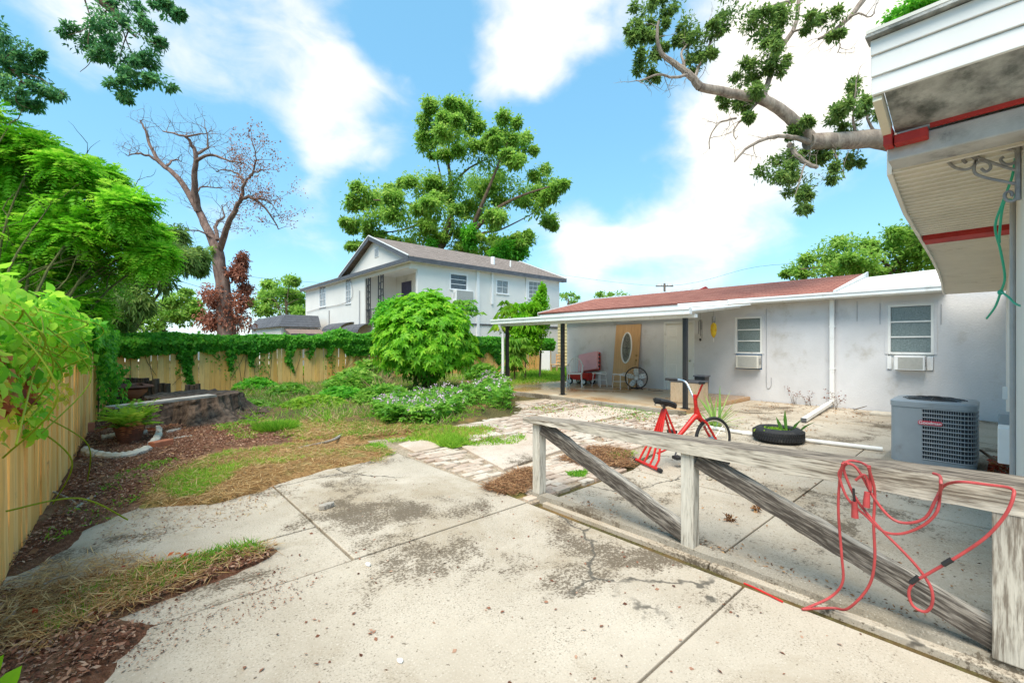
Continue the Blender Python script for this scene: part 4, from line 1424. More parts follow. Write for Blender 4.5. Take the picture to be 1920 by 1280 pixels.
# ------------------------------------------------------------------ far buildings
def build_far_buildings():
    # low white building with dark mansard, left of the two-storey house
    c = onY(527, 620, 30)
    x0, y0 = c.x, c.y
    L_ = onA(472, 620, x0).y; R_ = onB(600, 620, y0).x
    h = thing('flat_roofed_building', 'low white building with dark grey mansard roof behind the fence', 'building', (x0, y0, 0))
    z1, z2 = 2.70, 3.55
    wn = [(y0 + 2.2, y0 + 3.4, .9, 1.9)]
    wall(h, 'a', x0, y0, L_, -.1, z1, .2, 'stucco_white', wn)
    window(h, 'a', x0, *wn[0], 2, 1, pane='pane_dark', frame_mat='white_plain', trim=.0)
    m = MB(); m.box(x0 + .2, R_, y0, y0 + .2, -.1, z1); m.build('wall', 'stucco_white', h)
    m = MB(); m.slab([(x0 - .25, y0 - .25, z1), (x0 - .25, L_ + .2, z1), (x0 + .35, L_ - .3, z2), (x0 + .35, y0 + .35, z2)][::-1], .05); m.build('mansard', 'shingle_grey', h)
    for k in range(5):
        za = z1 + (z2 - z1) * k / 5; zb = za + (z2 - z1) / 5 - .01
        ya = y0 - .25 + .6 * k / 5; yb = ya + .12
        m = MB(); m.slab([(x0 - .25 + .6 * k / 5, ya, za), (R_, ya, za), (R_, yb, zb), (x0 - .25 + .6 * (k + 1) / 5, yb, zb)], .04); m.build('mansard_course', 'charcoal_trim', h)
    m = MB(); m.box(x0 + .36, R_, y0 + .36, L_ - .4, z2 - .1, z2 - .05); m.build('roof', 'brown_roof', h)
    q = onB(533, 613, y0 - .3)
    m = MB(); m.slab([(x0 + .2, y0 - .02, z1 - .12), (x0 + .2, y0 - 1.6, z1 - .55), (R_, y0 - 1.6, z1 - .55), (R_, y0 - .02, z1 - .12)], .06); m.build('porch_roof', 'brown_roof', h)
    m = MB(); m.box(x0 + .2, R_, y0 - 1.62, y0 - 1.56, z1 - .72, z1 - .5); m.build('porch_fascia', 'charcoal_trim', h)
    # long low white roof further left
    a = onY(280, 626, 34); b = onY(470, 626, 44)
    h2 = thing('long_low_building', 'long low white roofed shed glimpsed over the left end of the ivy', 'building', (a.x, a.y, 0))
    d = (b - a); d.z = 0; d.normalize(); nrm = Vector((-d.y, d.x, 0))
    for (z0, zz, off, mt, nm) in ((-.1, 1.98, .2, 'stucco_white', 'wall'), (2.0, 2.22, 0, 'white_plain', 'fascia'), (2.23, 2.30, -.15, 'metal_roof', 'roof')):
        A, B_ = a + nrm * off, b + nrm * off
        m = MB(); m.prism([(A.x, A.y), (B_.x, B_.y), (B_.x + nrm.x * 5, B_.y + nrm.y * 5), (A.x + nrm.x * 5, A.y + nrm.y * 5)], z0, zz); m.build(nm, mt, h2)
    for k in range(4):
        p = a + d * (1.5 + k * 3.3) + nrm * .18
        m = MB(); m.beam(p + Vector((0, 0, 1.4)), p + d * 1.1 + Vector((0, 0, 1.4)), .03, .9); m.build('window', 'pane_dark', h2)
    # neighbour behind the grey house: ribbed metal roof, red gable, yellow siding
    xa = 20.4; yl = onA(1046, 600, xa).y
    RA = 24.2; yr = onA(1308, 545, RA).y; rz = onA(1308, 541, RA).z; zl = onA(1047, 573, RA)
    h3 = thing('neighbour_house', 'yellow sided house with pale ribbed metal roof and red gable beyond the shingle roof', 'house', (RA, yr, 0))
    m = MB(); m.box(xa, xa + .2, yr, yl, -.1, 3.3); m.build('wall', 'yellow_siding', h3)
    for k in range(16):
        s = MB(); s.slab([(xa - .012, yl, .1 + k * .2), (xa - .03, yl, .0 + k * .2), (xa - .03, yr, .0 + k * .2), (xa - .012, yr, .19 + k * .2)], .008); s.build('siding_board', 'yellow_siding', h3)
    ez = 3.35; run = RA - xa + .5; rise = rz - ez
    roof_plane('roof', 'metal_roof', (xa - .5, yl + .4, ez), (0, -1, 0), (run, 0, rise), yl + .8 - yr, math.hypot(run, rise), .04, h3)
    roof_plane('roof', 'metal_roof', (RA + run, yr - .4, ez), (0, 1, 0), (-run, 0, rise), yl + .8 - yr, math.hypot(run, rise), .04, h3)
    n = int((yl + .8 - yr) / .3)
    for k in range(n):
        y = yr - .35 + k * .3
        r = MB(); r.beam((xa - .5, y, ez + .02), (RA, y, rz + .02), .03, .03); r.build('roof_rib', 'metal_roof', h3)
    g = MB(); g.slab([(xa - .2, yr - .02, ez), (RA + run - .3, yr - .02, ez), (RA, yr - .02, rz - .05)], .08); g.build('gable', 'red_wood', h3)
    for sg in (-1, 1):
        g = MB(); g.beam((RA + sg * run, yr - .45, ez), (RA, yr - .45, rz), .05, .16); g.build('rake_board', 'red_wood', h3)
    # utility poles
    for (px, py, ybase, Y, lab, arm) in ((1246, 531, 640, 46, 'far utility pole with crossarm above the pale metal roof', True), (1599, 488, 640, 30, 'pale bare pole in front of the trees beyond the house', False)):
        t = onY(px, py, Y)
        p = thing('utility_pole', lab, 'pole', (t.x, t.y, 0))
        m = MB(); m.cyl((t.x, t.y, 0), t, .16, .11, 8); m.build('pole', 'utility_wood' if arm else 'driftwood', p)
        if arm:
            R_ = Vector((CY, -SY, 0))
            for dz in (-.3,):
                m = MB(); m.beam(t - R_ * .9 + Vector((0, 0, dz)), t + R_ * .9 + Vector((0, 0, dz)), .1, .12); m.build('crossarm', 'utility_wood', p)
            for s in (-.8, -.3, .3, .8):
                m = MB(); q = t + R_ * s + Vector((0, 0, -.24)); m.cyl(q, q + Vector((0, 0, .18)), .04, .03, 6); m.build('insulator', 'conduit', p)
    for (pts, lab) in (([(150, 465, 16), (330, 525, 24), (475, 560, 32), (575, 545, 38)], 'thin dark power line sagging left of the two storey house'),
                       ([(330, 490, 30), (480, 520, 34), (600, 530, 40)], 'upper thin power line passing behind the dead tree'),
                       ([(1050, 515, 60), (1246, 536, 46), (1420, 500, 40), (1600, 492, 30)], 'thin power line strung from the crossarm pole to the right')):
        m = MB(); m.tube(smooth_path(px_path(pts), 6), .012, 4)
        tag(m.build('power_line', 'black_plastic'), lab, 'cable')


build_far_buildings()

# ------------------------------------------------------------------ weathered rail in the foreground
def build_rail():
    AX = 3.13
    bs = [3.10, 1.55, -.02]
    t = thing('timber_railing', 'weathered white timber railing with diagonal braces across the concrete', 'railing', (AX, 1.55, 0))
    tops = [.715, .715, .74]
    # curb the posts stand on
    m = MB(); n = 40; vs = []
    for i in range(n + 1):
        y = 3.28 - (3.28 + .6) * i / n
        j = RNG.normal(0, .004, 4)
        vs += [(AX - .062 + j[0], y, -.05), (AX + .062 + j[1], y, -.05), (AX + .052 + j[2], y, .032 + j[0]), (AX - .052 + j[3], y, .032 + j[1])]
    fs = [(0, 1, 2, 3), tuple(4 * n + k for k in (3, 2, 1, 0))]
    for i in range(n):
        for k in range(4):
            k2 = (k + 1) % 4; fs.append((4 * i + k, 4 * (i + 1) + k, 4 * (i + 1) + k2, 4 * i + k2))
    m.add(vs, fs); m.build('curb', 'curb_stone', t)
    for y, z, w in zip(bs, tops, (.048, .048, .07)):
        m = MB(); m.box(AX - w, AX + w, y - w, y + w, .028, z); m.build('post', 'rail_white', t, bevel=.006)
    # braces: each built along its own length so the grain follows it
    for (p, q) in (((AX, bs[0] - .07, .68), (AX, bs[1] + .02, .10)), ((AX, bs[1] - .07, .67), (AX, bs[2] + .03, .10))):
        p, q = Vector(p), Vector(q); d = (q - p); Ln = d.length
        m = MB(); n = 16; vs = []; j = RNG.normal(0, .003, (n + 1, 4))
        for i in range(n + 1):
            x = Ln * i / n; e = j[i]
            vs += [(x, -.045 + e[0], -.055 + e[1]), (x, .045 + e[2], -.055 + e[3]), (x, .045 + e[1], .055 + e[0]), (x, -.045 + e[3], .055 + e[2])]
        fs = [(3, 2, 1, 0), tuple(4 * n + k for k in range(4))]
        for i in range(n):
            for k in range(4):
                k2 = (k + 1) % 4; fs.append((4 * i + k, 4 * i + k2, 4 * (i + 1) + k2, 4 * (i + 1) + k))
        m.add(vs, fs)
        o = m.build('brace', 'rail_weathered', t, local=True)
        X = d.normalized(); Y = Vector((1, 0, 0)); Z = X.cross(Y).normalized(); Y = Z.cross(X)
        o.rotation_euler = Matrix((X, Y, Z)).transposed().to_euler()
        o.location = p - t.location
    # hand rail: a board that turns from lying flat to standing on edge
    m = MB(); n = 30; vs = []
    for i in range(n + 1):
        f = i / n; y = 3.24 - (3.24 + .45) * f
        wd = .19 - .05 * f; th = .04 + .105 * min(1, f * 1.05); zt = .762 + .10 * f + .006 * math.sin(9 * f)
        tl = .02 * f
        e = RNG.normal(0, .003, 4)
        vs += [(AX - wd / 2 + e[0], y, zt - th + e[1]), (AX + wd / 2, y, zt - th + tl), (AX + wd / 2 + e[2], y, zt + tl), (AX - wd / 2 + e[3], y, zt + e[0])]
    fs = [(0, 1, 2, 3), tuple(4 * n + k for k in (3, 2, 1, 0))]
    for i in range(n):
        for k in range(4):
            k2 = (k + 1) % 4; fs.append((4 * i + k, 4 * (i + 1) + k, 4 * (i + 1) + k2, 4 * i + k2))
    m.add(vs, fs); o = m.build('hand_rail', 'rail_top', t)
    o.data.materials.append(MATS['rail_top_worn'])
    for p in o.data.polygons:
        if abs(p.normal.z) > .7: p.material_index = 1
    return AX


RAILX = build_rail()


def rail_top(b):
    f = (3.24 - b) / 3.69
    return .762 + .10 * f


# ------------------------------------------------------------------ cords
def build_cords():
    X = RAILX - .13; XB = RAILX + .10

    def q(px, py, a): p = onA(px, py, a); return p
    red = thing('extension_cord', 'red extension cord looped over the timber railing near the white wall', 'cord', (RAILX, .6, 0))
    A = X
    loops = [
        # two hanging loops down to the ground
        [(1580, 868, RAILX + .02), (1574, 905, A), (1572, 960, A), (1578, 1040, A), (1580, 1090, A), (1558, 1118, A), (1515, 1138, A + .02), (1508, 1141, A + .05), (1560, 1139, A + .02), (1590, 1140, A), (1628, 1100, A), (1640, 1050, A), (1638, 980, A), (1640, 920, A), (1628, 875, RAILX)],
        [(1628, 874, RAILX), (1612, 866, RAILX + .03), (1590, 864, RAILX + .03), (1576, 880, A - .01), (1574, 895, A - .01), (1590, 935, A - .01), (1625, 968, A), (1655, 995, A), (1690, 1000, A), (1730, 985, A), (1756, 960, A), (1762, 930, A + .01), (1764, 905, RAILX), (1762, 892, RAILX), (1750, 887, RAILX)],
        [(1580, 866, RAILX + .02), (1600, 872, A), (1615, 890, A), (1640, 935, A), (1670, 970, A), (1700, 980, A), (1735, 970, A), (1755, 935, A), (1770, 910, A + .02), (1800, 903, RAILX), (1850, 908, RAILX), (1895, 915, A + .02), (1900, 930, A), (1885, 965, A - .01), (1850, 1005, A - .01), (1800, 1040, A - .01), (1740, 1075, A - .01), (1715, 1090, A - .01), (1704, 1110, A - .01), (1712, 1135, A - .01), (1735, 1146, A - .01), (1748, 1130, A - .01), (1745, 1100, A), (1722, 1065, A), (1690, 1030, A), (1650, 990, A), (1620, 955, A), (1600, 925, A), (1582, 880, A), (1590, 868, RAILX)],
        [(1630, 872, RAILX - .02), (1632, 920, A - .012), (1622, 890, A - .02), (1604, 900, A - .02)],
    ]
    for lp in loops:
        pts = []
        for (x, y, a) in lp:
            p = onA(x, y, a)
            if a >= RAILX - .02:
                p = G(x, y, .855); p = G(x, y, rail_top(p.y) + .018)
            if p.z < .012: p = G(x, y, .012)
            pts.append(p)
        m = MB(); m.tube(smooth_path(pts, 6), .0068, 8); m.build('cord', 'red_cord', red, smooth=True)
    for (p0, p1) in (((1785, 1048), (1768, 1058)), ((1722, 1081), (1708, 1092))):
        a = onA(*p0, A - .01); b = onA(*p1, A - .01)
        m = MB(); m.cyl(a, b, .0115, n=10); m.build('tape', 'black_plastic', red)
    for (p0, p1) in (((1626, 922), (1624, 950)), ((1602, 940), (1603, 970))):
        a = onA(*p0, A - .02); b = onA(*p1, A - .02)
        m = MB(); m.cyl(a, b, .013, .017, n=10); m.build('plug', 'red_cord', red, smooth=True)
    a = onA(1600, 915, A - .02); b = onA(1602, 940, A - .02)
    m = MB(); m.cyl(a, b, .006, n=6); m.build('plug_lead', 'black_plastic', red)
    # green cord on the right wall
    g = thing('green_cord', 'green cord hanging from the iron bracket at the right edge', 'cord', (4.2, .2, 2.4))
    pts = [(1905, 285, 3.55), (1898, 330, 3.6), (1880, 380, 3.7), (1866, 425, 3.8), (1876, 470, 3.9), (1884, 520, 4.0), (1876, 548, 4.1), (1866, 575, 4.2), (1850, 597, 4.3)]
    m = MB(); m.tube(smooth_path([onA(*p) for p in pts], 6), .006, 8); m.build('cord', 'green_cord', g, smooth=True)
    pts = [(1876, 546, 4.1), (1890, 556, 4.0), (1905, 570, 3.9), (1925, 576, 3.8)]
    m = MB(); m.tube(smooth_path([onA(*p) for p in pts], 6), .006, 8); m.build('cord', 'green_cord', g, smooth=True)
    pts = [(1909, 280, 3.5), (1907, 330, 3.5), (1903, 372, 3.55), (1885, 376, 3.6), (1878, 400, 3.65), (1874, 440, 3.75), (1874, 455, 3.8)]
    m = MB(); m.tube(smooth_path([onA(*p) for p in pts], 6), .006, 8); m.build('cord', 'green_cord', g, smooth=True)
    q = onA(1876, 548, 4.1)
    m = MB(); m.lathe([(.0, -.02), (.013, -.01), (.015, 0), (.013, .01), (.0, .02)], q, 10); m.build('knot', 'green_cord', g, smooth=True)
    # wrought iron scroll bracket under the beam
    br = thing('scroll_bracket', 'grey wrought iron scroll bracket under the eave beam', 'bracket', (3.42, .2, 2.3))
    A = 3.42

    def spiral(cx, cy, r0, turns, a0, sgn=1):
        return [(cx + r0 * (1 - .75 * k / 14) * math.cos(a0 + sgn * turns * 2 * PI * k / 14), cy + r0 * (1 - .75 * k / 14) * math.sin(a0 + sgn * turns * 2 * PI * k / 14)) for k in range(15)]
    curves = [
        [(1770, 275), (1800, 285), (1840, 298), (1880, 312), (1908, 320)],
        [(1760, 278), (1775, 300), (1790, 314), (1810, 318), (1825, 312), (1830, 302), (1824, 294), (1812, 292), (1806, 300), (1812, 306)],
        [(1762, 278), (1750, 282), (1748, 292), (1742, 302), (1732, 303), (1727, 296), (1730, 288), (1740, 288), (1742, 294)],
        [(1830, 288), (1815, 280), (1812, 268), (1822, 258), (1836, 260), (1844, 268), (1840, 278), (1832, 276)],
        [(1835, 290), (1865, 283), (1890, 280), (1905, 284), (1908, 295), (1900, 306), (1885, 308), (1876, 300), (1882, 294)],
        [(1830, 300), (1826, 315), (1830, 326), (1850, 334), (1880, 340), (1908, 346)],
        [(1830, 306), (1842, 302), (1855, 306), (1857, 316), (1848, 322), (1840, 316)],
    ]
    for c in curves:
        pts = [onA(x, y, A) for (x, y) in c]
        m = MB(); m.tube(smooth_path(pts, 4), .0075, 6); m.build('scroll', 'iron_grey', br, smooth=True)
    pts = [onA(x, y, A) for (x, y) in spiral(1893, 366, 14, 1.1, 0)]
    m = MB(); m.tube(smooth_path(pts, 3), .0075, 6); m.build('scroll', 'iron_grey', br, smooth=True)
    pts = [onA(x, y, A) for (x, y) in ((1908, 246), (1909, 300), (1909, 375))]
    m = MB(); m.tube(pts, .012, 6); m.build('upright', 'iron_grey', br)


build_cords()


# ------------------------------------------------------------------ condenser
def rrect(w, d, r, n=5):
    pts = []
    for (cx, cy, a0) in ((w / 2 - r, d / 2 - r, 0), (-w / 2 + r, d / 2 - r, PI / 2), (-w / 2 + r, -d / 2 + r, PI), (w / 2 - r, -d / 2 + r, 1.5 * PI)):
        for k in range(n + 1):
            a = a0 + PI / 2 * k / n
            pts.append((cx + r * math.cos(a), cy + r * math.sin(a)))
    return pts


def build_condenser():
    W = .76; H = .80
    c = Vector((7.70, .62, 0))
    t = thing('air_conditioner_condenser', 'grey outdoor air conditioner condenser with louvred sides on the concrete', 'condenser', c)
    m = MB(); m.prism(rrect(W + .16, W + .16, .02, 2), -.002, .04); m.build('pad', 'curb_stone', t, local=True)
    m = MB(); m.prism(rrect(W - .06, W - .06, .10), .06, H - .06); m.build('coil', 'ac_dark', t, local=True, smooth=True)
    m = MB(); m.prism(rrect(W, W, .12), .04, .10); m.build('base_pan', 'ac_grey', t, local=True, smooth=True)
    # solid service panel on the left part of the front and the corner
    pts = [p for p in rrect(W, W, .12)]
    ring = rrect(W, W, .12, 6); inner = rrect(W - .02, W - .02, .11, 6)
    # front is -x; the panel covers y > .08 on the front, and the whole left corner
    sel = [i for i, p in enumerate(ring) if (p[0] < -.2 and p[1] > .05)]
    m = MB()
    poly = [(-W / 2, .075)] + [(-W / 2, W / 2 - .12)] + [(-W / 2 + .12 - .12 * math.cos(k * PI / 12), W / 2 - .12 + .12 * math.sin(k * PI / 12)) for k in range(1, 7)] + [(.1, W / 2)]
    vs = []; fs = []
    for (x, y) in poly: vs += [(x, y, .10), (x, y, H - .075)]
    for i in range(len(poly) - 1): fs.append((2 * i, 2 * i + 1, 2 * i + 3, 2 * i + 2))
    m.add(vs, fs); m.build('service_panel', 'ac_grey', t, local=True, smooth=True)
    # louvre bands round the other sides
    lou = [(-W / 2, .074), (-W / 2, -W / 2 + .12)] + [(-W / 2 + .12 - .12 * math.cos(k * PI / 12), -W / 2 + .12 - .12 * math.sin(k * PI / 12)) for k in range(1, 7)] + [(W / 2 - .1, -W / 2), (W / 2 - .02, -W / 2 + .03), (W / 2, W / 2 - .1), (W / 2 - .1, W / 2), (.1, W / 2)]
    nb = 13
    for k in range(nb):
        z = .105 + k * (H - .19) / (nb - 1)
        m = MB(); m.tube([(x, y, z) for x, y in lou], .0075, 6); m.build('louvre', 'ac_grey', t, local=True)
    # upright wires between the bands
    m = MB(); per = []
    for (a, b) in zip(lou[:-1], lou[1:]):
        L_ = math.hypot(b[0] - a[0], b[1] - a[1]); k = max(1, int(L_ / .02))
        for i in range(k): per.append((a[0] + (b[0] - a[0]) * i / k, a[1] + (b[1] - a[1]) * i / k))
    for (x, y) in per: m.tube([(x * .985, y * .985, .10), (x * .985, y * .985, H - .08)], .0032, 4, False)
    tag(m.build('guard_wires', 'ac_grey', t, local=True), kind='stuff')
    # top lid with round fan guard
    m = MB(); R0 = .30
    out = rrect(W + .015, W + .015, .125, 6); n = len(out)
    vs = []; fs = []
    for (x, y) in out: vs += [(x, y, H - .075), (x, y, H - .012), (x * .95, y * .95, H + .004)]
    for i in range(n):
        j = (i + 1) % n
        for k in range(2): fs.append((3 * i + k, 3 * j + k, 3 * j + k + 1, 3 * i + k + 1))
    o = len(vs)
    for (x, y) in out:
        a = math.atan2(y, x); vs += [(R0 * math.cos(a), R0 * math.sin(a), H + .004), (R0 * .97 * math.cos(a), R0 * .97 * math.sin(a), H - .05)]
    for i in range(n):
        j = (i + 1) % n
        fs.append((3 * i + 2, 3 * j + 2, o + 2 * j, o + 2 * i)); fs.append((o + 2 * i, o + 2 * j, o + 2 * j + 1, o + 2 * i + 1))
    m.add(vs, fs); m.build('lid', 'ac_grey', t, local=True, smooth=True)
    m = MB()
    for k in range(8):
        r = .05 + k * .033
        m.tube([(r * math.cos(a * PI / 16), r * math.sin(a * PI / 16), H + .01 + .025 * (1 - (r / .3) ** 2)) for a in range(33)], .003, 4, False)
    for k in range(8):
        a = k * PI / 4; m.tube([(.03 * math.cos(a), .03 * math.sin(a), H + .036), (.2 * math.cos(a), .2 * math.sin(a), H + .028), (.298 * math.cos(a), .298 * math.sin(a), H + .008)], .004, 4)
    m.cyl((0, 0, H + .02), (0, 0, H + .045), .06, n=14); tag(m.build('fan_guard', 'black_metal', t, local=True), kind='stuff')
    # badge with maker's lettering
    m = MB(); bw, bh = .215, .05
    prof = [(y, z) for (y, z) in rrect(bw, bh, .02, 4)]
    vs = [(-W / 2 - .012, y + .005, z + H * .685) for y, z in prof] + [(-W / 2 - .002, y + .005, z + H * .685) for y, z in prof]
    n = len(prof)
    m.add(vs, [tuple(range(n))[::-1], tuple(range(n, 2 * n))] + [(i, (i + 1) % n, n + (i + 1) % n, n + i) for i in range(n)])
    bo = m.build('badge', 'ac_badge', t, local=True)
    cu = bpy.data.curves.new('lettering', 'FONT'); cu.body = 'Goodman'; cu.size = .05; cu.align_x = 'CENTER'; cu.align_y = 'CENTER'; cu.extrude = .0008; cu.offset = .0006
    tmp = bpy.data.objects.new('lettering_tmp', cu); COL.objects.link(tmp)
    bpy.context.view_layer.update()
    me = bpy.data.meshes.new_from_object(tmp.evaluated_get(bpy.context.evaluated_depsgraph_get()))
    bpy.data.objects.remove(tmp)
    lo = bpy.data.objects.new('lettering', me); COL.objects.link(lo); me.materials.clear(); me.materials.append(MATS['white_plain'])
    lo.parent = bo; lo.location = (-W / 2 - .0135, .005, H * .685); lo.rotation_euler = (PI / 2, 0, -PI / 2)
    # second pad of white foam lying against the house, electrical whip
    s = thing('stepping_stone', 'flat white block lying at the foot of the grey wall', 'block', (11.2, 1.55, 0))
    m = MB(); a = G(1662, 778); m.box(a.x - .22, a.x + .22, a.y - .45, a.y + .25, .0, .05); m.build('block', 'limestone', s, bevel=.01)


build_condenser()


# ------------------------------------------------------------------ window units
def build_window_unit(name_label, ax, c, s0, s1, z0, z1, dep, mat, wings):
    t = thing('window_air_conditioner', name_label, 'air conditioner', (c if ax == 'a' else (s0 + s1) / 2, (s0 + s1) / 2 if ax == 'a' else c, z0))
    m = MB(); m.wbox(ax, c, s0, s1, z0, z1, -dep, .03); m.build('casing', mat, t, bevel=.012)
    f = .03
    m = MB(); m.wbox(ax, c, s0 + f, s1 - f * 2.2, z0 + f, z1 - f, -dep - .004, -dep + .01); m.build('grille_back', 'ac_grille', t)
    n = 12
    for k in range(n):
        z = z0 + f + (z1 - z0 - 2 * f) * (k + .5) / n
        m = MB(); m.wbox(ax, c, s0 + f, s1 - f * 2.2, z - .004, z + .004, -dep - .010, -dep - .0041); m.build('grille_slat', 'ac_beige', t)
    for k in range(5):
        m = MB(); z = z0 + (z1 - z0) * (.3 + .1 * k)
        m.wbox(ax, c, s0 - .004, s0 - .0005, z, z + .012, -dep + .06, -.05); m.build('side_slot', 'dark_grey_metal', t)
    if wings:
        for (a, b) in wings:
            m = MB(); m.wbox(ax, c, a, b, z0 + .01, z1 - .01, -.035, -.015); m.build('side_panel', 'white_plain', t)
    return t


def build_window_units():
    A = HA
    p = lambda x, y: onA(x, y, A - .2)
    build_window_unit('small beige window air conditioner under the narrow window', 'a', A, onA(1421, 0, A - .25).y, onA(1379, 0, A - .25).y, p(1400, 690).z, p(1400, 666).z, .25, 'ac_beige', None)
    build_window_unit('white window air conditioner with side panels under the wide window', 'a', A, onA(1734, 0, A - .22).y, onA(1676, 0, A - .22).y, p(1705, 694).z, p(1705, 667).z, .22, 'white_plain', [(onA(1750, 0, A).y, onA(1738, 0, A).y), (onA(1672, 0, A).y, onA(1664, 0, A).y)])
    AX, BX, q = TS
    build_window_unit('white window air conditioner on the upper floor of the two storey house', 'b', BX, q[0] + .1, q[1] + .25, q[2] - .15, q[3] + .05, .35, 'white_plain', None)


build_window_units()


# ------------------------------------------------------------------ exercise bike
def build_bike():
    o = Vector((4.82, 2.95, 0)); ang = math.atan2(-.42, .907)
    t = thing('exercise_bike', 'old red exercise bike with black saddle and single front wheel', 'exercise bike', o, ang)
    t['category'] = 'bike'
    R = .275; wc = Vector((1.0, 0, .29))

    def P(x, y, z): return (x, y, z)
    m = MB(); ring = [(wc.x + (R - .018) * math.cos(k * PI / 20), 0, wc.z + (R - .018) * math.sin(k * PI / 20)) for k in range(41)]
    m.tube(ring, .021, 8, False); wheel = m.build('wheel', 'black_rubber', t, local=True, smooth=True)
    m = MB(); ring = [(wc.x + (R - .046) * math.cos(k * PI / 20), 0, wc.z + (R - .046) * math.sin(k * PI / 20)) for k in range(41)]
    m.tube(ring, .011, 6, False); m.build('rim', 'cream', wheel, local=True, smooth=True)
    m = MB()
    for k in range(16):
        a = k * PI / 8; b = a + .35 * (1 if k % 2 else -1)
        m.tube([(wc.x + .022 * math.cos(b), .012 * (1 if k % 2 else -1), wc.z + .022 * math.sin(b)), (wc.x + (R - .05) * math.cos(a), 0, wc.z + (R - .05) * math.sin(a))], .0018, 4)
    m.cyl((wc.x, -.05, wc.z), (wc.x, .05, wc.z), .02, n=10); m.build('spokes', 'chrome', wheel, local=True)
    # fork and its stays
    head = Vector((.74, 0, .66))
    for s in (-1, 1):
        m = MB(); m.tube([(.76, s * .035, .58), (.86, s * .05, .50), (1.0, s * .05, .29)], .016, 8); m.build('fork_blade', 'red_paint', t, local=True, smooth=True)
        m = MB(); m.tube([(1.0, s * .055, .29), (1.04, s * .075, .10), (1.05, s * .16, .03)], .013, 8); m.build('front_stay', 'red_paint', t, local=True, smooth=True)
    m = MB(); m.tube([(1.05, -.22, .022), (1.05, .22, .022)], .018, 8); m.build('front_foot', 'black_plastic', t, local=True)
    # head, stem
    m = MB(); m.tube([(.78, 0, .56), (.755, 0, .62), (.74, 0, .70)], [.045, .04, .028], 12); m.tube([(.74, 0, .70), (.72, 0, .86)], .024, 10); m.build('head_tube', 'red_paint', t, local=True, smooth=True)
    m = MB(); m.tube([(.76, 0, .60), (.70, 0, .56), (.47, 0, .34), (.42, 0, .26)], [.042, .034, .028, .026], 10); m.build('main_tube', 'red_paint', t, local=True, smooth=True)
    m = MB(); m.lathe([(0, -.035), (.025, -.025), (.035, 0), (.025, .025), (0, .035)], (.42, 0, .25), 12); m.build('tube_end', 'red_paint', t, local=True, smooth=True)
    # handlebar: two arms rising in a V
    for s, mt in ((1, 'chrome'), (-1, 'red_paint')):
        m = MB(); m.tube(smooth_path([(.725, s * .015, .80), (.72, s * .08, .90), (.71, s * .15, 1.0), (.68, s * .22, 1.03), (.62, s * .27, 1.035)], 4), .0125, 8); h = m.build('handlebar', mt, t, local=True, smooth=True)
        m = MB(); m.tube([(.65, s * .245, 1.032), (.52, s * .33, 1.04)], [.019, .017], 10); m.build('grip', 'black_rubber', h, local=True, smooth=True)
    # seat pillar: splayed legs to the rear foot
    for (y, x1, y1) in ((-.03, .05, -.17), (-.01, .02, -.06), (.01, .02, .06), (.03, .05, .17)):
        m = MB(); m.tube([(.27, y, .70), (.18, y * 2.2, .42), (.07, y1, .12), (.02, y1, .04)], .0135, 8); m.build('rear_leg', 'red_paint', t, local=True, smooth=True)
    for s in (-1, 1):
        m = MB(); m.tube([(.27, s * .02, .70), (.38, s * .05, .42), (.43, s * .04, .26)], .014, 8); m.build('stay', 'red_paint', t, local=True, smooth=True)
    m = MB(); m.tube([(.02, -.24, .03), (.02, .24, .03)], .019, 10); f = m.build('rear_foot', 'red_paint', t, local=True, smooth=True)
    for s in (-1, 1):
        m = MB(); m.tube([(.02, s * .235, .03), (.02, s * .29, .03)], .023, 10); m.build('foot_cap', 'black_rubber', f, local=True, smooth=True)
    m = MB(); m.tube([(.10, -.10, .18), (.42, -.02, .24), (.92, 0, .16), (1.0, 0, .14)], .012, 6); m.build('chain_stay', 'red_paint', t, local=True)
    # crank and pedals
    m = MB(); m.cyl((.42, -.07, .25), (.42, .07, .25), .03, n=12); m.tube([(.42, -.075, .25), (.36, -.08, .12)], .010, 6); m.tube([(.42, .075, .25), (.48, .08, .38)], .010, 6); m.build('crank', 'dark_grey_metal', t, local=True)
    for (x, y, z) in ((.36, -.13, .12), (.48, .13, .38)):
        m = MB(); m.box(x - .045, x + .045, y - .05, y + .05, z - .02, z + .02); m.build('pedal', 'black_plastic', t, local=True, bevel=.008)
    # saddle: wide at the back, nose forward, tipped up at the rear
    m = MB(); n = 12; rings = []
    for i in range(n + 1):
        f = i / n; x = .14 + .29 * f
        w = .125 * (1 - f ** 1.6 * .72) * math.sqrt(max(.03, 1 - (1 - min(1, f * 3.5)) ** 2))
        z = .815 - .075 * f + .012 * math.sin(f * PI)
        rings.append((x, w, z))
    vs = []
    for (x, w, z) in rings:
        for k in range(10):
            a = 2 * PI * k / 10; vs.append((x, w * math.cos(a), z + (.035 if math.sin(a) > 0 else .05) * math.sin(a) * (1 if math.sin(a) < 0 else .8)))
    fs = [tuple(range(10))[::-1], tuple(n * 10 + k for k in range(10))]
    for i in range(n):
        for k in range(10):
            k2 = (k + 1) % 10; fs.append((10 * i + k, 10 * i + k2, 10 * (i + 1) + k2, 10 * (i + 1) + k))
    m.add(vs, fs); sd = m.build('saddle', 'black_rubber', t, local=True, smooth=True)
    m = MB()
    for s in (-1, 1): m.tube([(.20, s * .05, .78), (.26, s * .03, .735), (.36, s * .01, .74)], .006, 5)
    m.cyl((.27, 0, .68), (.26, 0, .77), .018, n=8)
    for s in (-1, 1):
        m.tube([(.19 + .012 * math.cos(k), s * .07 + .012 * math.sin(k), .73 + .006 * k) for k in range(10)], .004, 4)
    m.build('saddle_springs', 'dark_grey_metal', sd, local=True)


build_bike()


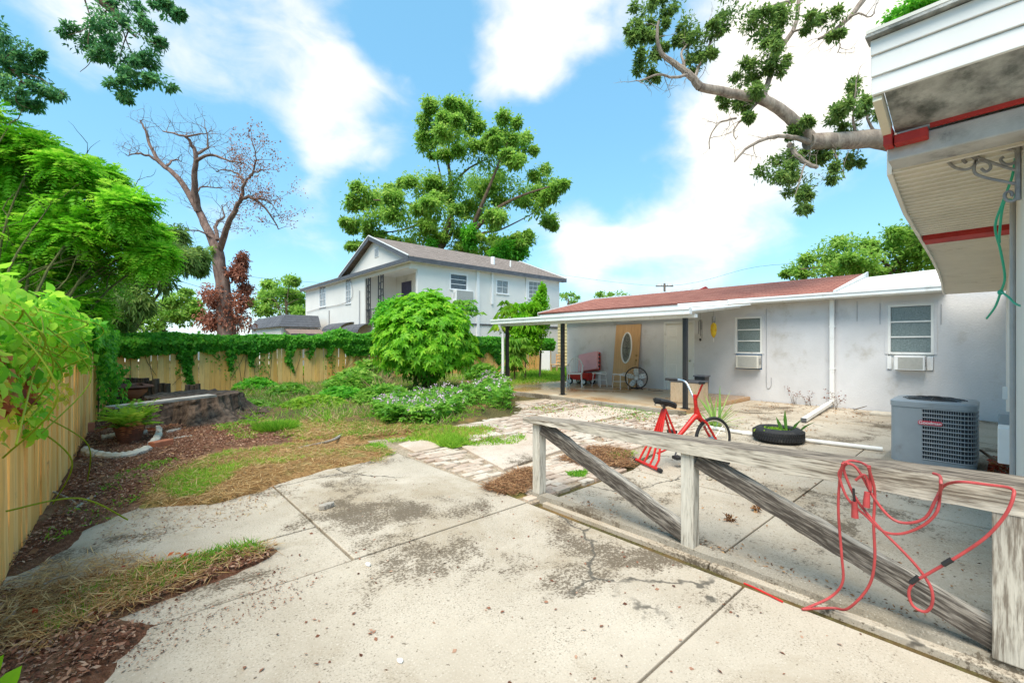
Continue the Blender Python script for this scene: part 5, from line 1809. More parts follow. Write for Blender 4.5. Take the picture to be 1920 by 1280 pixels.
# ------------------------------------------------------------------ tyre planter, pipes, plants by the house
def build_tyre():
    c = G(1459, 826); c.z = 0
    t = thing('tyre_planter', 'black car tyre lying flat and used as a planter', 'tyre', c)
    R, r, h = .345, .20, .21
    m = MB(); prof = [(r, .02), (r + .02, .0), (R - .06, .0), (R - .015, .03), (R, .06), (R, h - .06), (R - .015, h - .03), (R - .06, h), (r + .02, h - .005), (r, h - .03), (r + .03, h - .05), (r + .05, .05)]
    m.lathe(prof, (0, 0, 0), 48, closed=True); m.build('carcass', 'black_rubber', t, local=True, smooth=True)
    m = MB()
    for k in range(60):
        a = 2 * PI * k / 60
        for (z0, z1, da) in ((.045, .095, .06), (.115, .165, -.06)):
            p0 = (R * math.cos(a) * 1.004, R * math.sin(a) * 1.004, z0); p1 = (R * math.cos(a + da) * 1.004, R * math.sin(a + da) * 1.004, z1)
            m.beam(p0, p1, .018, .014, (math.cos(a), math.sin(a), 0))
    tag(m.build('tread_blocks', 'black_rubber', t, local=True), kind='stuff')
    m = MB(); m.lathe([(0, .14), (.12, .145), (.22, .13), (.24, .10)], (0, 0, 0), 20); m.build('soil', 'soil_mulch', t, local=True, smooth=True)
    # small weeds and a spear plant growing in it
    n = 260; x, y = RNG.normal(0, .08, n) - .05, RNG.normal(0, .08, n) + .06
    P = np.stack([x + c.x, y + c.y, np.full(n, .14)], 1)
    o = leaves('potted_weed', 'leaf_fern', P, rdir(n) + [0, 0, .9], rdir(n), .07, .035, None, .2)
    tag(o, 'low yellowish seedlings sprouting inside the tyre planter', 'plant')
    s = thing('snake_plant', 'spiky snake plant standing in the tyre planter', 'plant', c + Vector((.06, -.10, .14)))
    for (dx, dy, hh, lx, ly) in ((0, 0, .36, .02, .03), (.05, -.05, .22, .08, -.12), (-.04, .03, .25, -.03, .10), (.08, -.12, .20, .10, -.22), (-.01, .05, .18, -.05, .05)):
        b = c + Vector((.06 + dx, -.10 + dy, .13)); tip = b + Vector((lx, ly, hh)); mid = (b + tip) / 2 + Vector((0, .01, .02))
        m = MB(); side = Vector((CY, -SY, 0)) * .028; nn = Vector((-SY, -CY, 0)) * .01
        m.add([b - side * .7, b + side * .7, mid + side + nn * 0, tip, mid - side, b - nn, mid - nn], [(0, 5, 6, 4), (5, 1, 2, 6), (4, 6, 3), (6, 2, 3)])
        for v in range(7): pass
        ob = m.build('leaf_blade', 'leaf_spear', s, smooth=True)
    # white pipe lying on the yard
    p = thing('plastic_pipe', 'white plastic pipe lying on the concrete behind the tyre', 'pipe', (8.0, 2.3, 0))
    pts = [G(1326, 800, .03), G(1400, 812, .03), G(1520, 826, .03), G(1655, 842, .03)]
    m = MB(); m.tube(pts, .032, 10); m.build('pipe', 'pvc', p, smooth=True)
    m = MB(); d = (pts[2] - pts[1]).normalized(); m.cyl(pts[1] - d * .06, pts[1] + d * .06, .04, n=12); m.build('coupling', 'pvc', p, smooth=True)


build_tyre()


def strap_leaves(name, mat, base, n, length, width, spread, parent, segs=6, droop=.9, up=.9):
    """arching strap leaves from one crown, several segments each"""
    m = MB()
    for k in range(n):
        a = RNG.random() * 2 * PI; el = RNG.uniform(.25, 1.25) * up
        L_ = length * RNG.uniform(.6, 1.2); w = width * RNG.uniform(.7, 1.2)
        d = Vector((math.cos(a) * math.cos(el), math.sin(a) * math.cos(el), math.sin(el)))
        sd = d.cross(Vector((0, 0, 1))).normalized()
        p = Vector(base) + Vector((RNG.normal(0, spread), RNG.normal(0, spread), 0)); vs = []
        for i in range(segs + 1):
            f = i / segs; ww = w * (1 - f ** 2) * (.55 + .45 * min(1, f * 4)) + .001
            vs += [p - sd * ww / 2, p + d.cross(sd) * ww * -.15, p + sd * ww / 2]
            d = (d + Vector((0, 0, -droop * .33 * f / segs * 3))).normalized(); p = p + d * (L_ / segs)
        fs = []
        for i in range(segs):
            fs += [(3 * i, 3 * i + 1, 3 * i + 4, 3 * i + 3), (3 * i + 1, 3 * i + 2, 3 * i + 5, 3 * i + 4)]
        m.add(vs, fs)
    o = m.build(name, mat, parent)
    at = o.data.attributes.new('var', 'FLOAT', 'POINT')
    per = (segs + 1) * 3
    v = np.repeat(RNG.random(n), per).astype(np.float32); at.data.foreach_set('value', v)
    return o


def build_house_plants():
    b = G(1340, 800); s = thing('spider_plant', 'arching green strap leaved plant behind the exercise bike', 'plant', b)
    strap_leaves('leaf_blades', 'leaf_spear', b, 30, .75, .05, .05, s, 7, .7, .95)
    # small dead weeds along the grey wall
    for (px, py, hgt, lab) in ((1490, 757, 26, 'small dead weed in the crack below the narrow window'), (1516, 760, 20, 'short dead weed left of the downspout foot'), (1567, 768, 34, 'dry twiggy weed climbing beside the downspout foot')):
        p = G(px, py); hh = hgt / FPX * (p.x * SY + p.y * CY)
        t = thing('dead_weed', lab, 'weed', p)
        m = MB(); ends = []
        for k in range(4): twigs(m, p + Vector((RNG.normal(0, .03), RNG.normal(0, .03), 0)), (RNG.normal(0, .3), RNG.normal(0, .3), 1), hh * RNG.uniform(.6, 1), .006, 1, .6, ends, n=4)
        tag(m.build('stems', 'bark_brown', t), kind='stuff')
        E = np.repeat(np.array(ends), 4, 0) + RNG.normal(0, .025, (len(ends) * 4, 3))
        leaves('dry_leaves', 'leaf_dead', E, rdir(len(E)), rdir(len(E)), .04, .025, t, .2, 0, RNG.random(len(E)) * .35)
    a = G(1601, 768, .02); st = MB(); st.tube([a, a + Vector((-.12, -.25, .12))], [.012, .006], 6)
    tag(st.build('fallen_stick', 'bark_brown'), 'short dark stick lying against the wall foot', 'stick')


build_house_plants()


# ------------------------------------------------------------------ things on the covered patio
PZ = .09


def build_patio_things():
    # spare oak door leaning on the wall
    pb0, pb1 = onA(1197, 0, HA - .2).y, onA(1151, 0, HA - .2).y
    w = pb1 - pb0; Hh = 2.08
    foot = HA - .33
    t = thing('spare_door', 'unhung oak veneer door with oval leaded glass leaning on the patio wall', 'door', (foot, (pb0 + pb1) / 2, PZ))
    t.rotation_euler = (0, math.radians(7.5), 0)
    cx, cz, rx, rz = .0, 1.30, .19, .50
    m = MB(); n = 32
    el = [(rx * math.cos(2 * PI * k / n), cz + rz * math.sin(2 * PI * k / n)) for k in range(n)]
    # outer rectangle sampled by angle so that it stitches to the oval
    ou = []
    for k in range(n):
        a = 2 * PI * k / n; c_, s_ = math.cos(a) * rx, math.sin(a) * rz
        zz0, zz1 = cz, Hh - cz
        f = min((w / 2) / abs(c_) if abs(c_) > 1e-6 else 1e9, ((zz1 if s_ > 0 else zz0) / abs(s_)) if abs(s_) > 1e-6 else 1e9)
        ou.append((c_ * f, cz + s_ * f))
    for cy_, cz_ in ((w / 2, 0), (-w / 2, 0), (w / 2, Hh), (-w / 2, Hh)):
        i = min(range(n), key=lambda q: (ou[q][0] - cy_) ** 2 + (ou[q][1] - cz_) ** 2); ou[i] = (cy_, cz_)
    vs = []
    for d in (0, .045):
        vs += [(d, y, z) for y, z in ou] + [(d, y, z) for y, z in el]
    fs = []
    for k in range(n):
        j = (k + 1) % n
        fs += [(k, n + k, n + j, j), (2 * n + k, 2 * n + j, 3 * n + j, 3 * n + k), (k, j, 2 * n + j, 2 * n + k), (n + k, 3 * n + k, 3 * n + j, n + j)]
    m.add(vs, fs); m.build('door_leaf', 'oak_veneer', t, local=True)
    m = MB(); m.tube([(-.005, y, z) for y, z in el] + [(-.005, *el[0])], .026, 8, False); fr = m.build('oval_frame', 'white_trim', t, local=True, smooth=True)
    m = MB(); m.add([(.02, y, z) for y, z in el], [tuple(range(n))[::-1]]); g = m.build('oval_glass', 'pane_leaded', t, local=True)
    m = MB()
    for s in (-.09, 0, .09): m.tube([(.014, s * 1.0, cz - rz * .8), (.014, s * .2, cz), (.014, s, cz + rz * .8)], .005, 4)
    for s in (-.3, 0, .3): m.tube([(.014, -rx * .85, cz + s), (.014, 0, cz + s * .6), (.014, rx * .85, cz + s)], .005, 4)
    m.build('leading', 'dark_grey_metal', g, local=True)
    m = MB()
    for z in (1.05, .90): m.cyl((-.03, -w / 2 + .07, z), (.0, -w / 2 + .07, z), .028, n=12)
    m.tube([(-.04, -w / 2 + .07, .92), (-.06, -w / 2 + .07, .85), (-.05, -w / 2 + .07, .72)], .010, 6); m.build('lockset', 'brass', t, local=True)
    for (za, zb) in ((.2, .62),):
        for s in (-1, 1):
            m = MB(); m.box(-.008, -.0005, s * w * .24 - w * .16, s * w * .24 + w * .16, za, zb); m.build('raised_panel', 'oak_veneer', t, local=True, bevel=.006)

    # floor fan
    c = G(1194, 733, PZ + .02); c = Vector((onA(1193, 720, 12.05).x, onA(1193, 720, 12.05).y, PZ))
    yaw = math.atan2(-c.y, -c.x)
    t = thing('floor_fan', 'round floor fan with five pale blades in a black wire cage', 'fan', c, yaw)
    R = .33; zc = R + .03
    m = MB(); m.tube([(.04, R * math.cos(k * PI / 18), zc + R * math.sin(k * PI / 18)) for k in range(37)], .018, 8, False); m.build('rim', 'black_metal', t, local=True, smooth=True)
    m = MB()
    for r in (.10, .17, .24): m.tube([(.09 - r * .1, r * math.cos(k * PI / 14), zc + r * math.sin(k * PI / 14)) for k in range(29)], .0022, 4, False)
    for k in range(20):
        a = k * PI / 10; m.tube([(.09, .05 * math.cos(a), zc + .05 * math.sin(a)), (.05, R * math.cos(a), zc + R * math.sin(a))], .0022, 4)
    tag(m.build('cage_wires', 'black_metal', t, local=True), kind='stuff')
    for k in range(5):
        a = k * 2 * PI / 5 + .35; m = MB()
        dr = Vector((0, math.cos(a), math.sin(a))); dt = Vector((0, -math.sin(a), math.cos(a)))
        prof = [(.05, .03), (.12, .07), (.20, .085), (.27, .07), (.295, .035)]
        vs = []
        for (r, w_) in prof: vs += [Vector((.03, 0, zc)) + dr * r - dt * w_ + Vector((.018, 0, 0)), Vector((.03, 0, zc)) + dr * r + dt * w_ * .9 - Vector((.018, 0, 0))]
        m.add(vs, [(2 * i, 2 * i + 1, 2 * i + 3, 2 * i + 2) for i in range(4)]); m.build('blade', 'fan_blade', t, local=True)
    m = MB(); m.cyl((-.06, 0, zc), (.055, 0, zc), .06, n=16); m.build('hub', 'fan_blade', t, local=True, smooth=True)
    m = MB(); m.tube([(-.03, -.2, .015), (-.12, 0, .05), (-.03, .2, .015)], .015, 6); m.tube([(-.1, 0, .05), (-.06, 0, zc)], .015, 6); m.build('stand', 'black_metal', t, local=True)
    m = MB(); pts = [c + Vector(p) for p in ((.1, -.35, .01), (-.02, -.6, .01), (.15, -.75, .012), (.02, -.9, .012))]
    m.tube(smooth_path(pts, 5), .006, 5); m.build('power_cord', 'black_plastic', t)

    # two white wire stools
    for (px, lab) in ((1124, 'white wire stool between the pink case and the oak door'), (1163, 'white wire stool standing in front of the oak door')):
        c = onA(px, 722, 12.0); c.z = PZ
        t = thing('wire_stool', lab, 'stool', c, RNG.normal(0, .2), 'white wire stools on the patio')
        for k in range(4):
            a = PI / 4 + k * PI / 2
            m = MB(); m.tube([(.25 * math.cos(a), .25 * math.sin(a), 0), (.20 * math.cos(a), .20 * math.sin(a), .42)], .011, 6); m.build('leg', 'white_plain', t, local=True)
        m = MB(); m.tube([(.235 * math.cos(k * PI / 12), .235 * math.sin(k * PI / 12), .44 + .03 * math.cos(k * PI / 6)) for k in range(25)], .013, 6, False); m.build('seat_ring', 'white_plain', t, local=True, smooth=True)
        for k in range(9):
            y = -.2 + k * .05; xx = math.sqrt(max(.001, .235 ** 2 - y * y))
            m = MB(); m.tube([(-xx, y, .44), (0, y, .415), (xx, y, .44)], .006, 5); m.build('seat_wire', 'white_plain', t, local=True)
        m = MB(); m.tube([(.22 * math.cos(k * PI / 8), .22 * math.sin(k * PI / 8), .22) for k in range(17)], .006, 5, False); m.build('stretcher', 'white_plain', t, local=True)

    # white chair with arched back
    c = onA(1078, 722, 11.35); c.z = PZ
    t = thing('white_chair', 'white chair with arched spindle back beside the patio post', 'chair', c, math.radians(215))
    for (x, y) in ((.22, .22), (.22, -.22), (-.2, .2), (-.2, -.2)):
        m = MB(); m.tube([(x * 1.12, y * 1.12, 0), (x, y, .42)], .018, 8); m.build('leg', 'white_plain', t, local=True, smooth=True)
    m = MB(); m.prism(rrect(.50, .50, .12), .42, .455); m.build('seat', 'white_plain', t, local=True, bevel=.01)
    arch = [(-.22, .24 * math.cos(a) * 1.0, .45 + .50 * (math.sin(a) ** .6)) for a in [k * PI / 14 for k in range(15)]]
    m = MB(); m.tube(arch, .016, 8); m.build('back_hoop', 'white_plain', t, local=True, smooth=True)
    for k in range(6):
        y = -.16 + k * .064; z = .45 + .50 * (max(0, 1 - (y / .24) ** 2) ** .3)
        m = MB(); m.tube([(-.21, y * .8, .45), (-.22, y, z)], .008, 6); m.build('spindle', 'white_plain', t, local=True)
    for s in (-1, 1):
        m = MB(); m.tube(smooth_path([(-.21, s * .23, .72), (0, s * .27, .68), (.2, s * .25, .66), (.22, s * .23, .44)], 4), .015, 8); m.build('arm', 'white_plain', t, local=True, smooth=True)

    # pink hard case leaning on the wall, red wagon under it
    q = onA(1104, 688, HA - .32)
    t = thing('pink_case', 'pink plastic case with red edge tilted against the patio wall', 'case', (q.x, q.y, .58))
    t.rotation_euler = (math.radians(-10), math.radians(14), 0)
    m = MB(); m.box(-.09, .05, -.42, .42, -.02, .62); m.build('lid', 'pink_plastic', t, local=True, bevel=.035, seg=3)
    m = MB(); m.box(.052, .13, -.42, .42, -.02, .62); m.build('tray', 'red_paint', t, local=True, bevel=.03, seg=3)
    m = MB(); m.tube([(-.096, .06 * math.cos(k * PI / 8), .3 + .05 * math.sin(k * PI / 8)) for k in range(17)], .006, 5, False); m.build('emblem_ring', 'pink_plastic', t, local=True)
    for z in (.06, .2, .34, .48):
        m = MB(); m.box(-.02, .07, -.437, -.421, z, z + .05); m.build('latch', 'black_plastic', t, local=True)
    c = onA(1090, 722, 12.25); c.z = PZ
    t = thing('toy_wagon', 'small red wagon with white wheels under the pink case', 'wagon', c, math.radians(92))
    m = MB(); L_, W_ = .46, .24
    ou = [(-L_, -W_), (L_, -W_), (L_, W_), (-L_, W_)]
    vs = [(x * .92, y * .9, .16) for x, y in ou] + [(x, y, .40) for x, y in ou] + [(x * .96, y * .94, .40) for x, y in ou] + [(x * .9, y * .85, .18) for x, y in ou]
    fs = [(3, 2, 1, 0)]
    for k in range(4):
        j = (k + 1) % 4; fs += [(k, j, 4 + j, 4 + k), (4 + k, 4 + j, 8 + j, 8 + k), (8 + k, 8 + j, 12 + j, 12 + k)]
    fs.append((12, 13, 14, 15)); m.add(vs, fs); m.build('tub', 'red_paint', t, local=True, bevel=.01)
    for (x, y) in ((-.3, .25), (.3, .25), (-.3, -.25), (.3, -.25)):
        m = MB(); m.cyl((x, y - .025, .11), (x, y + .025, .11), .11, n=20); wh = m.build('wheel', 'black_rubber', t, local=True, smooth=True)
        m = MB(); m.cyl((x, y - .03, .11), (x, y + .03, .11), .07, n=16); m.build('hubcap', 'white_plain', wh, local=True, smooth=True)
    m = MB(); m.tube([(L_ * .9, 0, .2), (L_ + .2, .0, .15), (L_ + .5, .05, .55)], .011, 6); m.build('handle', 'black_metal', t, local=True)

    # plywood cabinet and black bin by the near post
    a0 = 9.75
    y0, y1 = onA(1309, 0, a0).y, onA(1257, 0, a0).y
    zt = onA(1280, 714, a0).z
    t = thing('plywood_cabinet', 'pale plywood cabinet with dark top standing by the patio post', 'cabinet', (a0 + .25, (y0 + y1) / 2, PZ))
    m = MB(); m.box(a0, a0 + .5, y0, y1, PZ + .001, zt - .03); m.build('carcass', 'cabinet_ply', t, bevel=.006)
    m = MB(); m.box(a0 - .02, a0 + .52, y0 - .02, y1 + .02, zt - .029, zt); m.build('top', 'charcoal_trim', t, bevel=.004)
    for (s0, s1) in ((y0 + .01, (y0 + y1) / 2 - .006), ((y0 + y1) / 2 + .006, y1 - .01)):
        m = MB(); m.box(a0 - .016, a0 - .001, s0, s1, PZ + .06, zt - .045); m.build('cabinet_door', 'cabinet_ply', t, bevel=.004)
    m = MB(); m.box(a0 + .03, a0 + .47, y0 + .03, y1 - .03, PZ - .0, PZ + .06)
    c = onA(1312, 760, 10.4); c.z = PZ
    t = thing('waste_bin', 'tall black plastic bin beside the plywood cabinet', 'bin', (c.x, c.y - .05, c.z))
    m = MB(); s0, s1 = .10, .13
    m.add([(-s0, -s0, 0), (s0, -s0, 0), (s0, s0, 0), (-s0, s0, 0), (-s1, -s1, .64), (s1, -s1, .64), (s1, s1, .64), (-s1, s1, .64)], [(3, 2, 1, 0), (0, 1, 5, 4), (1, 2, 6, 5), (2, 3, 7, 6), (3, 0, 4, 7)])
    m.build('body', 'black_plastic', t, local=True, bevel=.02)
    m = MB(); m.box(-s1 - .02, s1 + .02, -s1 - .02, s1 + .02, .635, .67); m.build('rim', 'charcoal_trim', t, local=True, bevel=.01)

    # wind chime and yellow bottle ornament under the eave
    q = onA(1313, 590, 12.40); top = 2.49
    t = thing('wind_chime', 'dark wind chime hanging from the eave beside the white door', 'wind chime', (q.x, q.y, top))
    m = MB(); m.cyl((q.x, q.y, top - .02), (q.x, q.y, top - .30), .003, n=4); m.lathe([(.0, .02), (.05, .01), (.05, -.005), (0, -.01)], (q.x, q.y, top - .32), 12); m.build('hanger', 'black_metal', t)
    for k in range(5):
        a = k * 2 * PI / 5; x, y = q.x + .045 * math.cos(a), q.y + .045 * math.sin(a)
        m = MB(); m.cyl((x, y, top - .34), (x, y, top - .58 - .06 * k), .009, n=8); m.build('tube', 'dark_grey_metal', t, smooth=True)
    m = MB(); m.cyl((q.x, q.y, top - .33), (q.x, q.y, top - .85), .002, n=4); m.lathe([(0, .03), (.03, .02), (.03, -.03), (0, -.06)], (q.x, q.y, top - .85), 10); m.build('clapper', 'black_metal', t)
    q = onA(1338, 600, 12.40)
    t = thing('hanging_ornament', 'yellow and red glass ornament hanging from the eave left of the window', 'ornament', (q.x, q.y, top))
    m = MB(); m.cyl((q.x, q.y, top - .01), (q.x, q.y, top - .20), .003, n=4); m.cyl((q.x - .06, q.y, top - .16), (q.x + .06, q.y, top - .16), .003, n=4); m.build('hook', 'black_metal', t)
    m = MB(); m.lathe([(.0, .0), (.045, -.02), (.05, -.16), (.035, -.20)], (q.x, q.y, top - .2), 14); m.build('bottle_neck', 'pane_grey', t, smooth=True)
    m = MB(); m.lathe([(.035, -.20), (.075, -.26), (.085, -.40), (.06, -.54), (.025, -.60), (.0, -.62)], (q.x, q.y, top - .2), 16); m.build('bulb', 'yellow_glass', t, smooth=True)
    m = MB(); m.lathe([(.0, -.62), (.014, -.63), (.014, -.72), (0, -.74)], (q.x, q.y, top - .2), 8); m.build('feeding_tip', 'white_plain', t, smooth=True)
    # white panel and slatted wooden chair by the far fence
    b = onA(1024, 690, 17.0)
    m = MB(); m.box(16.9, 16.95, b.y - .35, b.y + .4, -.03, 1.15)
    pl = thing('propped_sheet', 'white sheet propped at the back fence beyond the patio', 'sheet', (16.9, b.y, 0)); m.build('board', 'white_plain', pl)
    b = onA(1044, 690, 16.6); ch = thing('wooden_chair', 'small brown wooden chair by the back fence beyond the patio', 'chair', (16.6, b.y, 0))
    for (x, y, z) in ((.2, .2, .45), (.2, -.2, .45), (-.2, .2, 1.0), (-.2, -.2, 1.0)):
        m = MB(); m.box(16.6 - x - .025, 16.6 - x + .025, b.y + y - .025, b.y + y + .025, -.03, z); m.build('leg', 'oak_veneer', ch)
    m = MB(); m.box(16.36, 16.84, b.y - .24, b.y + .24, .45, .49); m.build('seat', 'oak_veneer', ch)
    for z in (.6, .75, .9):
        m = MB(); m.box(16.78, 16.82, b.y - .17, b.y + .17, z, z + .09); m.build('back_slat', 'oak_veneer', ch)


build_patio_things()

# ------------------------------------------------------------------ foliage builders
def pxc(lst, Y, jitter=.06, deep=.75, sat=0):
    """clumps given as (px, py, rx_px, ry_px) at distance Y -> ellipsoids with depth"""
    out = []
    for c in lst:
        x, y, rx = c[:3]; ry = c[3] if len(c) > 3 else rx * .8
        Yj = Y * (1 + RNG.normal(0, jitter)); p = onY(x, y, Yj); s = Yj / FPX
        out.append((p, (rx * s * deep + .1 * rx * s, rx * s, ry * s)))
        for k in range(sat):
            d = rdir(1)[0] * np.array([rx * s, rx * s, ry * s]) * RNG.uniform(.75, 1.15); f = RNG.uniform(.28, .5)
            out.append((p + Vector(d), (rx * s * f, rx * s * f, ry * s * f)))
    return out


def fronds(name, mat, P, D, L, parent, m=9, leaf=.05, aspect=.3, droop=.5, tone=None):
    P = np.asarray(P); n = len(P); D = unit(np.asarray(D)); L = np.broadcast_to(L, (n,))
    side = unit(np.cross(D, np.array([0, 0, 1.0])) + 1e-4)
    PP, DD, NN, SS, VV = [], [], [], [], []
    tone = RNG.normal(.5, .2, n) if tone is None else tone
    for k in range(1, m + 1):
        f = k / m
        c = P + D * (L * f)[:, None] + np.array([0, 0, -1.0]) * (L * droop * f * f)[:, None]
        sz = leaf * (.55 + .9 * math.sin(PI * min(1, .12 + f * .85)))
        for s in (-1, 1):
            dd = unit(side * s + D * .55 + RNG.normal(0, .12, (n, 3)) + np.array([0, 0, -.15]))
            PP.append(c); DD.append(dd); NN.append(np.cross(D, side) * 1.0 + RNG.normal(0, .25, (n, 3))); SS.append(sz * RNG.uniform(.8, 1.2, n)); VV.append(tone + RNG.normal(0, .08, n))
    PP, DD, NN, SS, VV = map(np.concatenate, (PP, DD, NN, SS, VV))
    NN[NN[:, 2] < 0] *= -1
    return leaves(name, mat, PP, DD, NN, SS, SS * aspect, parent, .1, .08, VV)


def whorls(name, mat, P, O, parent, m=7, leaf=.2, aspect=.36, droop=.35, up=.15, tone=None, wide=.5):
    P = np.asarray(P); n = len(P); O = unit(np.asarray(O) + np.array([0, 0, .5]))
    u = unit(np.cross(O, rdir(n))); v = np.cross(O, u)
    tone = RNG.normal(.5, .2, n) if tone is None else tone
    PP, DD, NN, SS, VV = [], [], [], [], []
    for k in range(m):
        a = 2 * PI * k / m + RNG.normal(0, .15, n)
        d = u * np.cos(a)[:, None] + v * np.sin(a)[:, None] + O * up
        PP.append(P); DD.append(unit(d)); NN.append(O + RNG.normal(0, .15, (n, 3))); SS.append(leaf * RNG.uniform(.7, 1.25, n)); VV.append(tone + RNG.normal(0, .1, n))
    PP, DD, NN, SS, VV = map(np.concatenate, (PP, DD, NN, SS, VV))
    return leaves(name, mat, PP, DD, NN, SS, SS * aspect, parent, .16, droop, VV, wide)


# ------------------------------------------------------------------ trees
def build_trees():
    # bare dying tree beyond the back fence
    Y = 23.0; s = Y / FPX
    base = onY(422, 645, Y); base.z = 0
    t = thing('dead_tree', 'bare dying tree with brown withered leaves behind the ivy fence', 'tree', base)
    m = MB(); ends = []

    def L(pts, r0, r1, n=9, dy=0.0):
        q = [onY(x, y, Y + dz) for (x, y, dz) in pts]
        return limb(m, q, r0 * s, r1 * s, n, 4, .02)
    limb(m, [base + Vector((0, 0, -.1)), onY(424, 625, Y), onY(421, 570, Y), onY(413, 505, Y), onY(406, 462, Y)], 19 * s, 9 * s, 14, 5, .02)
    mains = [
        ([(407, 470, 0), (385, 420, .3), (362, 378, .6), (335, 335, .9), (302, 306, 1.2), (285, 280, 1.3), (272, 245, 1.4), (263, 226, 1.4)], 8.5, 1.2),
        ([(303, 307, 1.2), (280, 293, 1.0), (258, 288, .8), (240, 292, .6)], 3.2, .8),
        ([(312, 312, 1.1), (326, 300, 1.4), (340, 302, 1.6)], 2.6, .7),
        ([(372, 396, .4), (364, 345, 0), (368, 300, -.4), (360, 272, -.5), (345, 256, -.6), (305, 246, -.4)], 7, 1.0),
        ([(366, 290, -.4), (385, 280, -.2), (390, 268, 0), (384, 238, .2)], 3.2, .8),
        ([(347, 256, -.6), (372, 252, -.8), (388, 250, -.9)], 2.2, .6),
        ([(368, 302, -.4), (395, 290, -.8), (430, 302, -1.1), (455, 306, -1.2)], 3.4, .9),
        ([(410, 472, 0), (424, 432, -.6), (440, 396, -1.0), (452, 375, -1.2), (470, 370, -1.3), (500, 392, -1.2), (522, 430, -1.0)], 6.5, .9),
        ([(452, 376, -1.2), (458, 345, -1.5), (472, 328, -1.6), (492, 318, -1.6)], 3.6, .8),
        ([(458, 345, -1.5), (446, 326, -1.2), (420, 318, -.8), (405, 322, -.6)], 2.4, .6),
        ([(472, 330, -1.6), (480, 300, -1.9), (478, 280, -2.0)], 2.0, .6),
        ([(408, 450, .1), (405, 420, .5), (420, 405, .8), (415, 385, 1.0)], 4.2, .8),
        ([(362, 378, .6), (376, 352, .9), (400, 352, 1.2), (416, 353, 1.3)], 2.2, .6),
        ([(470, 372, -1.3), (500, 375, -1.5), (515, 390, -1.6)], 2.0, .6),
        ([(398, 450, 0), (380, 435, -.4), (350, 430, -.8)], 2.6, .7),
    ]
    allp = []
    for (pts, r0, r1) in mains: allp.append(L(pts, r0, r1))
    for q in allp:
        for p in q[3:]:
            d = rdir(1)[0]; d[2] = abs(d[2]) * .5 + .1
            twigs(m, p, d, RNG.uniform(.4, 1.1), .018, 2, .8, ends, n=4)
    m.build('trunk', 'bark_dead', t, smooth=True)
    E = np.array(ends); E = E[(E[:, 0] * CY - E[:, 1] * SY) / (E[:, 0] * SY + E[:, 1] * CY) * FPX + 960 > 430]
    E = np.repeat(E, 4, 0) + RNG.normal(0, .12, (len(E) * 4, 3))
    leaves('withered_leaves', 'leaf_dead', E, rdir(len(E)) + [0, 0, -.5], rdir(len(E)), .12, .055, t)
    cl = pxc([(420, 590, 38, 34), (395, 555, 26, 22), (448, 560, 26, 22), (440, 600, 34, 26), (400, 600, 28, 22), (445, 515, 18, 22), (452, 490, 14, 18), (462, 540, 10)], Y, .015)
    foliage('withered_clumps', 'leaf_dead', cl, t, .17, .5, 30, 26, .25, .5, .2, .5)
    # hanging epiphytes: the greener tuft half way up
    foliage('tuft', 'leaf_far', pxc([(403, 480, 10, 8), (396, 470, 8)], Y, .01), t, .15, .4, 12, 14, .3)

    # tall tree behind the two-storey house
    Y = 43.0; s = Y / FPX
    base = onY(835, 645, Y); base.z = 0
    t = thing('tall_tree', 'tall airy green tree rising behind the two storey house roof', 'tree', base)
    m = MB()
    fork = onY(822, 455, Y)
    limb(m, [base, onY(828, 560, Y), fork], 15 * s, 10 * s, 10)
    for (pts, r0, r1) in (([(822, 460, 0), (812, 420, -1), (790, 400, -2), (760, 380, -3), (700, 375, -4)], 6, 1.2), ([(826, 460, 0), (846, 400, .5), (845, 340, 1), (840, 290, 1), (850, 220, 1)], 7, 1.2),
                          ([(830, 462, 0), (850, 420, 2), (830, 360, 2), (826, 330, 2), (815, 280, 2)], 4.5, 1), ([(868, 470, 0), (885, 430, -1), (905, 380, -2), (930, 320, -2), (955, 260, -2)], 6, 1.2),
                          ([(880, 445, -1), (920, 400, -3), (970, 370, -4), (1030, 350, -5)], 5, 1), ([(872, 480, 0), (900, 440, 1), (940, 430, 2), (1000, 400, 3)], 4, .8), ([(845, 350, 1), (880, 315, 2), (930, 290, 3)], 3, .7), ([(830, 480, 0), (870, 475, 0), (868, 470, 0)], 6, 5),
                          ([(800, 410, -1.5), (760, 430, 0), (690, 440, 2)], 3, .7)):
        limb(m, [onY(x, y, Y + dz) for x, y, dz in pts], r0 * s, r1 * s, 7)
    m.build('trunk', 'bark_brown', t, smooth=True)
    cl = pxc([(835, 212, 34, 24), (870, 205, 26, 20), (805, 245, 26, 26), (880, 240, 26, 22), (845, 250, 34, 26), (945, 245, 26, 28), (975, 268, 28, 20), (930, 270, 22), (862, 280, 36, 24), (915, 300, 40, 26), (800, 275, 20, 18),
              (965, 302, 24, 14), (680, 362, 26, 18), (662, 385, 18, 12), (720, 372, 32, 24), (745, 400, 36, 30), (700, 410, 30, 20), (665, 420, 20, 14), (790, 350, 34, 28), (815, 390, 36, 26), (850, 345, 36, 30), (895, 345, 44, 32), (945, 350, 40, 28),
              (985, 365, 30, 24), (1020, 340, 26, 26), (1042, 350, 16, 14), (1012, 385, 26, 20), (1030, 412, 16, 14), (905, 390, 44, 26), (855, 420, 40, 26), (785, 435, 40, 24), (930, 410, 26, 22), (760, 455, 30, 16), (705, 445, 20, 12), (640 + 35, 463, 22, 6),
              (870, 460, 30, 18), (915, 460, 34, 20), (955, 465, 36, 20), (985, 450, 18, 14), (812, 460, 22, 16)], Y, .05, .75, 3)
    foliage('crown', 'leaf_tall', cl, t, .34, .48, 26, 24, .30, .12, .15, .25)
